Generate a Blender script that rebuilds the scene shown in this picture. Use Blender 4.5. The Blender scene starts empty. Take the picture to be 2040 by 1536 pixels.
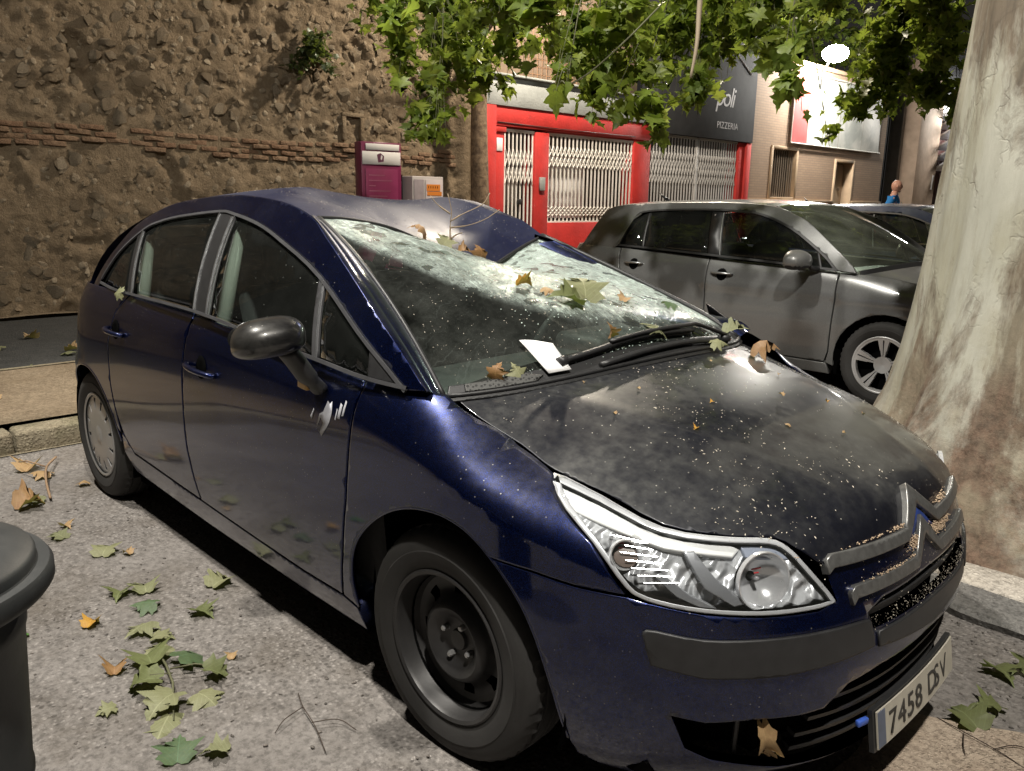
import bpy, bmesh, math, random
import numpy as np
from mathutils import Vector, Matrix
from mathutils.geometry import delaunay_2d_cdt
rad = math.radians
SC = bpy.context.scene
COL = SC.collection
rng = np.random.default_rng(7)
random.seed(7)
# ------------------------------------------------------------------ camera
cd = bpy.data.cameras.new('camera'); cam = bpy.data.objects.new('camera', cd); COL.objects.link(cam)
cd.sensor_width = 36.0; cd.lens = 36.0 * 1611.79 / 2040.0; cd.clip_end = 300; cd.clip_start = .02
_yaw, _pit, _rol = 2.3668, .2256, -.0151
_f = Vector((math.cos(_yaw) * math.cos(_pit), math.sin(_yaw) * math.cos(_pit), -math.sin(_pit)))
_r = _f.cross(Vector((0, 0, 1))).normalized(); _d = _f.cross(_r)
_r2 = math.cos(_rol) * _r + math.sin(_rol) * _d; _d2 = -math.sin(_rol) * _r + math.cos(_rol) * _d
cam.matrix_world = Matrix(((_r2.x, -_d2.x, -_f.x, 1.4775), (_r2.y, -_d2.y, -_f.y, -2.0586), (_r2.z, -_d2.z, -_f.z, 1.4439), (0, 0, 0, 1)))
SC.camera = cam
# ------------------------------------------------------------------ night sky
wd = bpy.data.worlds.new('World'); SC.world = wd; wd.use_nodes = True
wn = wd.node_tree; wn.nodes.clear()
_o = wn.nodes.new('ShaderNodeOutputWorld'); _a = wn.nodes.new('ShaderNodeAddShader')
_b1 = wn.nodes.new('ShaderNodeBackground'); _b2 = wn.nodes.new('ShaderNodeBackground')
_s = wn.nodes.new('ShaderNodeTexSky'); _s.sky_type = 'NISHITA'; _s.sun_disc = False
_s.sun_elevation = rad(-6); _s.sun_rotation = rad(200)
wn.links.new(_s.outputs[0], _b1.inputs[0]); _b1.inputs[1].default_value = .05
_b2.inputs[0].default_value = (1.0, .93, .84, 1); _b2.inputs[1].default_value = .022      # town glow on the night sky
wn.links.new(_b1.outputs[0], _a.inputs[0]); wn.links.new(_b2.outputs[0], _a.inputs[1]); wn.links.new(_a.outputs[0], _o.inputs[0])
SC.view_settings.view_transform = 'Standard'; SC.view_settings.look = 'None'
SC.view_settings.exposure = 0.0; SC.view_settings.gamma = 1; SC.view_settings.use_curve_mapping = False
SC.render.engine = 'CYCLES'
SC.cycles.max_bounces = 8; SC.cycles.transparent_max_bounces = 12; SC.cycles.use_denoising = True
SC.cycles.sample_clamp_indirect = 6.0; SC.cycles.caustics_reflective = False; SC.cycles.caustics_refractive = False
# lamp powers used by the lamp builders further down
P_POLE, P_WALL, P_SHOP, P_KEY = 3200.0, 1500.0, 2900.0, 3200.0
# ------------------------------------------------------------------ helpers
def link(o, parent=None):
    COL.objects.link(o)
    if parent is not None: o.parent = parent
    return o
def tag(o, label=None, cat=None, group=None, kind=None):
    for k, v in (('label', label), ('category', cat), ('group', group), ('kind', kind)):
        if v: o[k] = v
    return o
def thing(name, label, cat, loc=(0, 0, 0), rz=0.0, group=None):
    o = bpy.data.objects.new(name, None); o.empty_display_size = .1
    o.location = loc; o.rotation_euler = (0, 0, rz); link(o)
    return tag(o, label, cat, group)
def mesh_obj(name, V, F, mats=None, parent=None, smooth=False, mi=None, loc=None, rot=None, sharp=None):
    me = bpy.data.meshes.new(name)
    me.from_pydata([tuple(map(float, v)) for v in V], [], [tuple(map(int, f)) for f in F])
    if mats is not None:
        for m in (mats if isinstance(mats, (list, tuple)) else [mats]): me.materials.append(m)
    if mi is not None: me.polygons.foreach_set('material_index', np.array(mi, dtype=np.int32))
    if smooth: me.polygons.foreach_set('use_smooth', np.ones(len(me.polygons), dtype=bool))
    me.update()
    if sharp: me.set_sharp_from_angle(angle=rad(sharp))
    o = bpy.data.objects.new(name, me); link(o, parent)
    if loc is not None: o.location = loc
    if rot is not None: o.rotation_euler = rot
    return o
class MB:
    """collects shapes for ONE mesh"""
    def __init__(s): s.V = []; s.F = []; s.mi = []; s.n = 0
    def add(s, V, F, mi=0, M=None):
        V = np.asarray(V, float).reshape(-1, 3)
        if M is not None:
            A = np.array(M); V = V @ A[:3, :3].T + A[:3, 3]
        s.V.append(V)
        for f in F: s.F.append([i + s.n for i in f]); s.mi.append(mi)
        s.n += len(V); return s
    def box(s, x0, x1, y0, y1, z0, z1, mi=0, M=None):
        V = [(x0, y0, z0), (x1, y0, z0), (x1, y1, z0), (x0, y1, z0), (x0, y0, z1), (x1, y0, z1), (x1, y1, z1), (x0, y1, z1)]
        return s.add(V, [(0, 3, 2, 1), (4, 5, 6, 7), (0, 1, 5, 4), (1, 2, 6, 5), (2, 3, 7, 6), (3, 0, 4, 7)], mi, M)
    def bbox(s, x0, x1, y0, y1, z0, z1, b=.005, mi=0, M=None):
        V, F = rbox_data((x1 - x0, y1 - y0, z1 - z0), b, 2)
        return s.add(V + np.array([(x0 + x1) / 2, (y0 + y1) / 2, (z0 + z1) / 2]), F, mi, M)
    def tube(s, P, r, n=8, mi=0, cap=True, M=None, flat=None):
        P = np.asarray(P, float); r = np.broadcast_to(np.asarray(r, float), (len(P),))
        T = np.gradient(P, axis=0); T /= np.linalg.norm(T, axis=1)[:, None] + 1e-12
        up = np.array([0, 0, 1.0]) if abs(T[0][2]) < .9 else np.array([1.0, 0, 0])
        a = np.cross(T[0], up); a /= np.linalg.norm(a); V = []
        for i in range(len(P)):
            a = a - T[i] * (a @ T[i]); a /= np.linalg.norm(a) + 1e-12; b = np.cross(T[i], a)
            th = np.linspace(0, 2 * np.pi, n, endpoint=False)
            V.append(P[i] + r[i] * (np.cos(th)[:, None] * a + np.sin(th)[:, None] * b * (flat or 1)))
        V = np.concatenate(V); F = []
        for i in range(len(P) - 1):
            for j in range(n): F.append((i * n + j, i * n + (j + 1) % n, (i + 1) * n + (j + 1) % n, (i + 1) * n + j))
        if cap: F.append(tuple(range(n - 1, -1, -1))); F.append(tuple((len(P) - 1) * n + j for j in range(n)))
        return s.add(V, F, mi, M)
    def lathe(s, prof, n=48, axis='z', mi=0, M=None, close=False):
        """prof: (radius, height) pairs turned about the axis"""
        pr = np.asarray(prof, float); th = np.linspace(0, 2 * np.pi, n, endpoint=False)
        V = []
        for (r, h) in pr:
            c = np.c_[r * np.cos(th), r * np.sin(th), np.full(n, h)]
            if axis == 'y': c = np.c_[c[:, 0], c[:, 2], c[:, 1]]
            if axis == 'x': c = np.c_[c[:, 2], c[:, 0], c[:, 1]]
            V.append(c)
        V = np.concatenate(V); F = []
        for i in range(len(pr) - 1):
            for j in range(n): F.append((i * n + j, i * n + (j + 1) % n, (i + 1) * n + (j + 1) % n, (i + 1) * n + j))
        return s.add(V, F, mi, M)
    def obj(s, name, mats, parent=None, smooth=False, sharp=None, **k):
        V = np.concatenate(s.V) if s.V else np.zeros((0, 3))
        return mesh_obj(name, V, s.F, mats, parent, smooth, s.mi if any(s.mi) else None, sharp=sharp, **k)
_rb = {}
def rbox_data(size, r, n=3):
    """rounded box centred on the origin"""
    h = np.array(size, float) / 2; r = min(r, h.min() * .98)
    if n not in _rb:
        bm = bmesh.new(); bmesh.ops.create_cube(bm, size=2)
        bmesh.ops.subdivide_edges(bm, edges=bm.edges[:], cuts=2 * n - 1, use_grid_fill=True)
        _rb[n] = (np.array([v.co[:] for v in bm.verts]), [tuple(v.index for v in f.verts) for f in bm.faces]); bm.free()
    U, F = _rb[n]
    core = np.sign(np.round(U, 4)) * 1.0
    k = n                                     # inner lines sit at the core corners
    t = np.abs(U); dirv = np.sign(U) * np.clip((t - (1 - 1.0 / 1)) , 0, 1)
    # map: |u|<=~0.0 centre line -> stretch, rest -> corner arc
    nrm = np.tan(np.clip(t, 0, 1) * np.pi / 4) * np.sign(U)
    L = np.linalg.norm(nrm, axis=1)[:, None]
    V = np.sign(np.round(U, 4)) * (h - r) + r * nrm / L
    z = np.abs(U) < 1e-4
    V = np.where(z, r * nrm / L, V)
    return V, F
def rbox(name, size, r, mat, parent=None, n=3, **k):
    V, F = rbox_data(size, r, n); return mesh_obj(name, V, F, mat, parent, True, **k)
def blob(center, radii, seed=0, sub=2, amp=.15, fr=2.0):
    bm = bmesh.new(); bmesh.ops.create_icosphere(bm, subdivisions=sub, radius=1)
    V = np.array([v.co[:] for v in bm.verts]); F = [tuple(v.index for v in f.verts) for f in bm.faces]; bm.free()
    if amp: V = V * (1 + amp * vnoise(V * fr + seed * 7.13)[:, None])
    return V * np.array(radii) + np.array(center), F
def vnoise(P, seed=0):
    """smooth value noise in -1..1, P (n,3)"""
    P = np.asarray(P, float) + seed * 17.17 + 100.0; I = np.floor(P).astype(np.int64); f = P - I; f = f * f * (3 - 2 * f); out = 0
    for dx in (0, 1):
        for dy in (0, 1):
            for dz in (0, 1):
                h = (I[:, 0] + dx) * 374761393 + (I[:, 1] + dy) * 668265263 + (I[:, 2] + dz) * 2147483647
                h = (h ^ (h >> 13)) * 1274126177; h = (h ^ (h >> 16)) & 0xffff
                w = (f[:, 0] if dx else 1 - f[:, 0]) * (f[:, 1] if dy else 1 - f[:, 1]) * (f[:, 2] if dz else 1 - f[:, 2])
                out = out + w * (h / 32767.5 - 1)
    return out
def fbm(P, oct=4, seed=0):
    P = np.asarray(P, float); a = 1; s = 0; t = 0
    for i in range(oct): s = s + a * vnoise(P * 2 ** i, seed + i); t += a; a *= .5
    return s / t
def pip(P, poly):
    x, y = P[:, 0], P[:, 1]; ins = np.zeros(len(P), bool); q = np.asarray(poly)
    for i in range(len(q)):
        x1, y1 = q[i]; x2, y2 = q[(i + 1) % len(q)]
        c = (y1 > y) != (y2 > y)
        with np.errstate(divide='ignore', invalid='ignore'): xi = (x2 - x1) * (y - y1) / (y2 - y1) + x1
        ins ^= c & (x < xi)
    return ins
def area2(q): q = np.asarray(q); return float(np.sum(q[:, 0] * np.roll(q[:, 1], -1) - np.roll(q[:, 0], -1) * q[:, 1]))
def densify(q, h):
    out = []
    for i in range(len(q)):
        a = np.array(q[i], float); b = np.array(q[(i + 1) % len(q)], float); m = max(1, int(np.linalg.norm(b - a) / h + .5))
        for k in range(m): out.append(a + (b - a) * k / m)
    return np.array(out)
def inset(q, d):
    q = np.asarray(q); s = 1 if area2(q) > 0 else -1
    e1 = q - np.roll(q, 1, 0); e2 = np.roll(q, -1, 0) - q
    n1 = np.c_[-e1[:, 1], e1[:, 0]] * s; n2 = np.c_[-e2[:, 1], e2[:, 0]] * s
    n1 /= np.linalg.norm(n1, axis=1)[:, None] + 1e-9; n2 /= np.linalg.norm(n2, axis=1)[:, None] + 1e-9
    n = n1 + n2; n /= np.linalg.norm(n, axis=1)[:, None] + 1e-9
    return q + n * (d / np.clip((n * n1).sum(1), .5, 1))[:, None]
def smooth_poly(q, closed=False, sub=6):
    """Catmull-Rom through the points"""
    q = np.asarray(q, float); n = len(q); out = []
    rngi = range(n if closed else n - 1)
    for i in rngi:
        p0 = q[(i - 1) % n] if closed or i > 0 else 2 * q[0] - q[1]; p1 = q[i]; p2 = q[(i + 1) % n]
        p3 = q[(i + 2) % n] if closed or i + 2 < n else 2 * q[-1] - q[-2]
        for k in range(sub):
            t = k / sub; out.append(.5 * ((2 * p1) + (-p0 + p2) * t + (2 * p0 - 5 * p1 + 4 * p2 - p3) * t * t + (-p0 + 3 * p1 - 3 * p2 + p3) * t ** 3))
    if not closed: out.append(q[-1])
    return np.array(out)
CARC = np.array([-1.2, 0, .45])
def snormal(S, u, v, up=None, e=.004):
    n = np.cross(S(u + e, v) - S(u - e, v), S(u, v + e) - S(u, v - e)); n /= np.linalg.norm(n, axis=-1)[..., None] + 1e-12
    P = S(u, v); ref = np.array(up, float) if up is not None else (P - CARC) * np.array([.35, 1, 1])
    return n * np.sign((n * ref).sum(-1))[..., None]
def panel(name, S, poly, mat, parent, h=.035, gap=.002, off=0.0, skirt=.018, up=None, holes=(), bev=.004, label=None, attr=None, disp=None):
    """a sheet cut from the surface S(u,v) by an outline: rolled edge, return flange, analytic normals"""
    poly = np.asarray(poly, float)
    if gap: poly = inset(poly, gap)
    loops = [densify(poly, h)] + [densify(np.asarray(q, float), h)[::1] for q in holes]
    pts = []; lidx = []; n0 = 0
    for q in loops: pts.append(q); lidx.append(list(range(n0, n0 + len(q)))); n0 += len(q)
    if bev:
        for k, q in enumerate(loops): pts.append(inset(q, bev if k == 0 else -bev))
    lo, hi = poly.min(0), poly.max(0); nx = max(2, int((hi[0] - lo[0]) / h) + 1); ny = max(2, int((hi[1] - lo[1]) / (h * .87)) + 1)
    gx, gy = np.meshgrid(np.arange(nx) * h + lo[0] + h * .3, np.arange(ny) * h * .87 + lo[1] + h * .3, indexing='ij'); gx = gx + (np.arange(ny) % 2)[None, :] * h * .5
    g = np.c_[gx.ravel(), gy.ravel()]; g = g[pip(g, loops[0])]
    for q in loops[1:]: g = g[~pip(g, q)]
    allb = np.concatenate(loops)
    if len(g):
        dm = np.min(np.linalg.norm(g[:, None] - allb[None], axis=2), axis=1); g = g[dm > max(h * .45, bev * 2.2)]
    pts.append(g); pts = np.concatenate(pts)
    edges = [(l[i], l[(i + 1) % len(l)]) for l in lidx for i in range(len(l))]
    vs, es, fs, ov, oe, of = delaunay_2d_cdt([Vector(q) for q in pts], edges, [], 0, 1e-6)
    vs = np.array([v[:] for v in vs]); cen = np.array([vs[list(f)].mean(0) for f in fs])
    ok = pip(cen, loops[0])
    for q in loops[1:]: ok &= ~pip(cen, q)
    fs = [list(f) for f, k in zip(fs, ok) if k]
    o2n = {}
    for i, lst in enumerate(ov):
        for k in lst: o2n[k] = i
    u, v = vs[:, 0], vs[:, 1]; N = snormal(S, u, v, up); P = S(u, v) + N * off
    if disp is not None: P = P + N * disp(u, v)[:, None]
    V = [P]; NN = [N.copy()]; F = []
    # winding
    ft = np.array(fs); flip = (np.cross(P[ft[:, 1]] - P[ft[:, 0]], P[ft[:, 2]] - P[ft[:, 0]]) * N[ft[:, 0]]).sum() < 0
    for f in fs: F.append(f[::-1] if flip else f)
    n = len(P)
    for li, l in enumerate(lidx):
        ring = [o2n[k] for k in l]; ring = [r for i, r in enumerate(ring) if r != ring[i - 1]]
        Pr = P[ring]; T = np.roll(Pr, -1, 0) - np.roll(Pr, 1, 0); T /= np.linalg.norm(T, axis=1)[:, None] + 1e-9
        out = np.cross(T, N[ring]); cc = Pr.mean(0)
        s = 1 if (area2(vs[ring]) > 0) != flip else -1
        if li > 0: pass
        out = out * s * (1 if li == 0 else -1)
        NB = N[ring] * .75 + out * .66; NN[0][ring] = NB / np.linalg.norm(NB, axis=1)[:, None]
        if skirt:
            m = len(ring); base = sum(len(x) for x in V)
            V.append(Pr.copy()); NN.append(NN[0][ring].copy()); V.append(Pr + out * .0012 - N[ring] * .003); NN.append(out); V.append(Pr - N[ring] * skirt + out * .0012); NN.append(out)
            for i in range(m):
                j = (i + 1) % m
                for k in (0, 1):
                    q = [base + k * m + i, base + k * m + j, base + (k + 1) * m + j, base + (k + 1) * m + i]
                    F.append(q)
    V = np.concatenate(V); NN = np.concatenate(NN)
    o = mesh_obj(name, V, F, mat, parent, True)
    o.data.normals_split_custom_set_from_vertices([tuple(x) for x in NN])
    if label: o['label'] = label
    if attr is not None:
        at = o.data.attributes.new('dmg', 'FLOAT', 'POINT'); val = np.zeros(len(V)); val[:len(vs)] = attr(u, v)
        at.data.foreach_set('value', val.astype(np.float32))
    return o
def copy_obj(o, parent=None, label=None):
    c = o.copy(); COL.objects.link(c)
    if parent is not None: c.parent = parent
    if label: c['label'] = label
    return c
def copy_tree(o, parent=None):
    c = copy_obj(o, parent)
    for ch in list(o.children): copy_tree(ch, c)
    return c
def mirror_y(o):
    """the same pressing on the other flank"""
    c = copy_tree(o, o.parent); c.scale.y = -c.scale.y; c.location.y = -c.location.y; return c
def text_obj(name, body, size, mat, parent=None, M=None, ext=.002, align='LEFT', shear=0, space=1.0):
    cu = bpy.data.curves.new(name, 'FONT'); cu.body = body; cu.size = size; cu.extrude = ext; cu.align_x = align; cu.shear = shear; cu.space_character = space; cu.resolution_u = 3
    t = bpy.data.objects.new(name, cu); COL.objects.link(t)
    me = bpy.data.meshes.new_from_object(t.evaluated_get(bpy.context.evaluated_depsgraph_get()))
    bpy.data.objects.remove(t); me.name = name; me.materials.clear(); me.materials.append(mat)
    o = bpy.data.objects.new(name, me); link(o, parent)
    if M is not None: o.matrix_local = M
    return o
def frame_mat(o, x, y, z):
    """matrix with columns x,y,z at o"""
    return Matrix(((x[0], y[0], z[0], o[0]), (x[1], y[1], z[1], o[1]), (x[2], y[2], z[2], o[2]), (0, 0, 0, 1)))
# ------------------------------------------------------------------ materials
class NT:
    def __init__(s, name):
        s.m = bpy.data.materials.new(name); s.m.use_nodes = True; s.t = s.m.node_tree; s.t.nodes.clear()
        s.out = s.t.nodes.new('ShaderNodeOutputMaterial'); s._c = None
    def n(s, typ, inp=None, **attr):
        nd = s.t.nodes.new(typ)
        for k, v in attr.items(): setattr(nd, k, v)
        for k, v in (inp or {}).items(): s.set(nd.inputs[k], v)
        return nd
    def set(s, sock, v):
        if isinstance(v, bpy.types.NodeSocket): s.t.links.new(v, sock)
        elif isinstance(v, bpy.types.Node): s.t.links.new(v.outputs[0], sock)
        else:
            if sock.type == 'RGBA' and len(v) == 3: v = (*v, 1)
            sock.default_value = v
    def co(s, kind='Object'):
        if s._c is None: s._c = s.n('ShaderNodeTexCoord')
        return s._c.outputs[kind]
    def noise(s, scale, detail=4, rough=.55, dist=0, co=None, d4=None):
        return s.n('ShaderNodeTexNoise', {'Vector': co or s.co(), 'Scale': scale, 'Detail': detail, 'Roughness': rough, 'Distortion': dist}).outputs['Fac']
    def vor(s, scale, feature='F1', co=None, out='Distance', rand=1.0):
        return s.n('ShaderNodeTexVoronoi', {'Vector': co or s.co(), 'Scale': scale, 'Randomness': rand}, feature=feature).outputs[out]
    def ramp(s, fac, stops, interp='LINEAR'):
        r = s.n('ShaderNodeValToRGB', {'Fac': fac}); e = r.color_ramp; e.interpolation = interp
        while len(e.elements) < len(stops): e.elements.new(.5)
        for el, (p, c) in zip(e.elements, stops):
            el.position = p; el.color = (c, c, c, 1) if not hasattr(c, '__len__') else (*c, 1)
        return r.outputs[0]
    def mix(s, fac, a, b, blend='MIX'):
        m = s.n('ShaderNodeMix', data_type='RGBA', blend_type=blend); s.set(m.inputs[0], fac); s.set(m.inputs[6], a); s.set(m.inputs[7], b); return m.outputs[2]
    def math(s, op, a, b=0.0, c=None, clamp=False):
        m = s.n('ShaderNodeMath', operation=op, use_clamp=clamp); s.set(m.inputs[0], a); s.set(m.inputs[1], b)
        if c is not None: s.set(m.inputs[2], c)
        return m.outputs[0]
    def bump(s, h, strength=.3, dist=.01, normal=None):
        d = {'Height': h, 'Strength': strength, 'Distance': dist}
        if normal is not None: d['Normal'] = normal
        return s.n('ShaderNodeBump', d).outputs[0]
    def up(s):
        g = s.n('ShaderNodeNewGeometry'); x = s.n('ShaderNodeSeparateXYZ', {0: g.outputs['Normal']}); return x.outputs[2]
    def schlick(s, normal=None):
        d = {'Blend': .5}
        if normal is not None: d['Normal'] = normal
        f = s.n('ShaderNodeLayerWeight', d).outputs['Facing']
        return s.math('ADD', s.math('MULTIPLY', s.math('POWER', f, 5.0), .94), .045, clamp=True)
    def scaled(s, v):
        return s.n('ShaderNodeMapping', {'Vector': s.co(), 'Scale': v}).outputs[0]
    def bsdf(s, **k):
        inp = {k2.replace('_', ' '): v for k2, v in k.items()}
        b = s.n('ShaderNodeBsdfPrincipled', inp); return b
    def done(s, sh): s.t.links.new(sh.outputs[0] if isinstance(sh, bpy.types.Node) else sh, s.out.inputs[0]); return s.m
def simple(name, col, rough=.6, metal=0.0, bump=None, var=None, spec=.5, coat=0.0):
    """plain stuff with a little grain: var=(scale, amount), bump=(scale, strength, dist)"""
    t = NT(name); c = (*col, 1)
    if var:
        f = t.noise(var[0], 5); c = t.mix(f, tuple(x * (1 - var[1]) for x in col), tuple(min(1, x * (1 + var[1])) for x in col))
    k = dict(Base_Color=c, Roughness=rough, Metallic=metal, Specular_IOR_Level=spec, Coat_Weight=coat)
    if bump: k['Normal'] = t.bump(t.noise(bump[0], 6), bump[1], bump[2])
    return t.done(t.bsdf(**k))
def paint(name, col, fleck, metal=.55, dust=.5, specks=.5, dustcol=(.26, .25, .22), coat=1.0):
    """dusty metallic car paint under clear coat; dust lies on what faces up"""
    t = NT(name)
    up = t.ramp(t.up(), [(.25, 0), (.95, 1)])
    n1 = t.noise(3.2, 6, .65); n2 = t.noise(38, 5, .6)
    patch = t.math('MULTIPLY', t.ramp(n1, [(.36, .25), (.68, 1)]), t.ramp(n2, [(.3, .45), (.7, 1)]))
    d = t.math('MULTIPLY', t.math('ADD', t.math('MULTIPLY', up, dust), .012), patch, clamp=True)
    lowz = t.ramp(t.n('ShaderNodeSeparateXYZ', {0: t.co()}).outputs[2], [(.18, 1), (.55, 0)]); d = t.math('ADD', d, t.math('MULTIPLY', t.math('MULTIPLY', lowz, t.ramp(t.noise(9, 6, .72, .6), [(.35, 0), (.7, 1)])), .16), clamp=True)      # road dirt thrown up from the wheels
    vr = t.n('ShaderNodeTexVoronoi', {'Vector': t.scaled((1, 1, 1)), 'Scale': 75.0, 'Randomness': 1.0}); sp = t.ramp(vr.outputs['Distance'], [(.10, 1), (.17, 0)])
    keep = t.math('GREATER_THAN', t.n('ShaderNodeSeparateColor', {0: vr.outputs['Color']}).outputs[0], 1.0 - .22 * specks)
    dens = t.ramp(t.noise(2.3, 3), [(.4, .15), (.6, 1)])
    sp = t.math('MULTIPLY', t.math('MULTIPLY', sp, keep), t.math('MULTIPLY', dens, t.math('ADD', t.math('MULTIPLY', up, .6), .4)))
    vf = t.vor(900, out='Color'); fl = t.math('POWER', t.n('ShaderNodeSeparateColor', {0: vf}).outputs[0], 3.0)
    base = t.mix(fl, col, fleck)
    base = t.mix(d, base, dustcol); base = t.mix(sp, base, (.45, .43, .38))
    inv = t.math('SUBTRACT', 1.0, t.math('MAXIMUM', d, sp), clamp=True)
    nb = t.bump(t.noise(60, 3), .02, .002)
    return t.done(t.bsdf(Base_Color=base, Metallic=t.math('MULTIPLY', inv, metal), Roughness=t.math('ADD', t.math('MULTIPLY', d, .5), .3 + .3 * (1 - coat), clamp=True),
                         Coat_Weight=t.math('MULTIPLY', t.math('MULTIPLY', inv, inv), coat), Coat_Roughness=t.math('ADD', t.math('MULTIPLY', n2, .10), .02 + .35 * (1 - coat)), Coat_Normal=nb, Specular_IOR_Level=.4))
def glass(name, tint=(.72, .80, .76), dust=.10, dustcol=(.34, .36, .33)):
    t = NT(name)
    tr = t.n('ShaderNodeBsdfTransparent', {0: tint}); gl = t.n('ShaderNodeBsdfGlossy', {0: (1, 1, 1), 1: .015})
    lw = t.schlick(); s1 = t.n('ShaderNodeMixShader', {0: lw, 1: tr, 2: gl})
    f = t.math('MULTIPLY', t.ramp(t.noise(5, 6, .7), [(.3, .35), (.75, 1)]), dust)
    vr = t.n('ShaderNodeTexVoronoi', {'Vector': t.co(), 'Scale': 70.0}); sp = t.math('MULTIPLY', t.ramp(vr.outputs['Distance'], [(.08, 1), (.15, 0)]), t.math('GREATER_THAN', t.n('ShaderNodeSeparateColor', {0: vr.outputs['Color']}).outputs[0], .86))
    f = t.math('ADD', f, t.math('MULTIPLY', sp, .5), clamp=True)
    df = t.n('ShaderNodeBsdfDiffuse', {0: dustcol})
    return t.done(t.n('ShaderNodeMixShader', {0: f, 1: s1, 2: df}))
def screen_glass(name):
    """laminated windscreen, crazed where the attribute dmg is high"""
    t = NT(name)
    at = t.n('ShaderNodeAttribute', attribute_name='dmg').outputs['Fac']
    nz = t.n('ShaderNodeTexNoise', {'Vector': t.co(), 'Scale': 9.0, 'Detail': 4.0})
    w = t.n('ShaderNodeVectorMath', {0: nz.outputs['Color'], 1: (.12, .12, .12), 2: t.co()}, operation='MULTIPLY_ADD')
    wv = w.outputs[0]
    e1 = t.ramp(t.vor(16, 'DISTANCE_TO_EDGE', wv), [(.0, 1), (.05, 0)]); e2 = t.ramp(t.vor(48, 'DISTANCE_TO_EDGE', wv), [(.0, 1), (.11, 0)]); e3 = t.ramp(t.vor(130, 'DISTANCE_TO_EDGE', wv), [(.0, 1), (.25, 0)])
    sx = t.n('ShaderNodeSeparateXYZ', {0: wv}); ang = t.math('ARCTAN2', t.math('SUBTRACT', sx.outputs[1], .03), t.math('ADD', sx.outputs[0], .22)); rd = t.math('FRACT', t.math('MULTIPLY', ang, 9.5)); rr1 = t.math('LESS_THAN', rd, .05); rd2 = t.math('FRACT', t.math('ADD', t.math('MULTIPLY', ang, 23.3), t.math('MULTIPLY', t.noise(3, 2), .8))); rr2 = t.math('LESS_THAN', rd2, .06)
    rad_ = t.math('MULTIPLY', t.math('MAXIMUM', rr1, t.math('MULTIPLY', rr2, .7)), t.ramp(t.noise(4, 3), [(.42, 0), (.56, 1)]))
    fog = t.ramp(t.noise(7, 6, .7, 1.2), [(.32, 0), (.62, 1)]); fine = t.ramp(t.noise(40, 5, .7), [(.35, .3), (.7, 1)])
    cr = t.math('MAXIMUM', t.math('MULTIPLY', e1, t.math('POWER', at, 1.3)), t.math('MULTIPLY', e2, at)); cr = t.math('MAXIMUM', cr, t.math('MULTIPLY', e3, t.math('POWER', at, 1.6)))
    cr = t.math('MAXIMUM', cr, t.math('MULTIPLY', rad_, t.math('ADD', t.math('MULTIPLY', at, .8), .03)))
    hz = t.math('MULTIPLY', t.math('MULTIPLY', t.math('POWER', at, 1.15), t.math('ADD', t.math('MULTIPLY', fog, .75), .25)), fine)
    chip = t.n('ShaderNodeTexVoronoi', {'Vector': wv, 'Scale': 26.0}); hole = t.math('LESS_THAN', t.n('ShaderNodeSeparateColor', {0: chip.outputs['Color']}).outputs[1], .09); str1 = t.ramp(t.noise(9, 6, .75, 2.5, t.n('ShaderNodeMapping', {'Vector': t.co(), 'Rotation': (0, 0, .7), 'Scale': (1.0, 4.0, 1.0)}).outputs[0]), [(.36, .25), (.62, 1)])
    hz = t.math('MULTIPLY', hz, str1)
    crk = t.math('MAXIMUM', t.math('MULTIPLY', cr, .85), t.math('MULTIPLY', hz, 2.5), clamp=True)
    crk = t.math('MULTIPLY', crk, t.math('SUBTRACT', 1.0, t.math('MULTIPLY', hole, .75)))
    dust = t.math('MULTIPLY', t.ramp(t.noise(6, 7, .72), [(.36, .1), (.72, 1)]), .11)
    nb = t.bump(t.math('ADD', cr, t.math('MULTIPLY', fine, .5)), t.math('MULTIPLY', at, .7), .004)
    tr = t.n('ShaderNodeBsdfTransparent', {0: (.74, .83, .78)}); gl = t.n('ShaderNodeBsdfGlossy', {0: (1, 1, 1), 1: t.math('ADD', t.math('MULTIPLY', at, .22), .02), 'Normal': nb})
    lw = t.schlick(nb); s1 = t.n('ShaderNodeMixShader', {0: lw, 1: tr, 2: gl})
    df = t.n('ShaderNodeBsdfDiffuse', {0: (.30, .32, .29)}); s2 = t.n('ShaderNodeMixShader', {0: dust, 1: s1, 2: df})
    wc = t.mix(t.noise(11, 4), (.60, .73, .66), (.84, .94, .89))
    d2 = t.n('ShaderNodeBsdfDiffuse', {0: wc, 'Normal': nb}); g2 = t.n('ShaderNodeBsdfGlossy', {0: (.8, .92, .87), 1: .3, 'Normal': nb}); tl = t.n('ShaderNodeBsdfTranslucent', {0: wc})
    w1 = t.n('ShaderNodeMixShader', {0: .3, 1: d2, 2: tl}); w2 = t.n('ShaderNodeMixShader', {0: .22, 1: w1, 2: g2})
    return t.done(t.n('ShaderNodeMixShader', {0: crk, 1: s2, 2: w2}))
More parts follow.
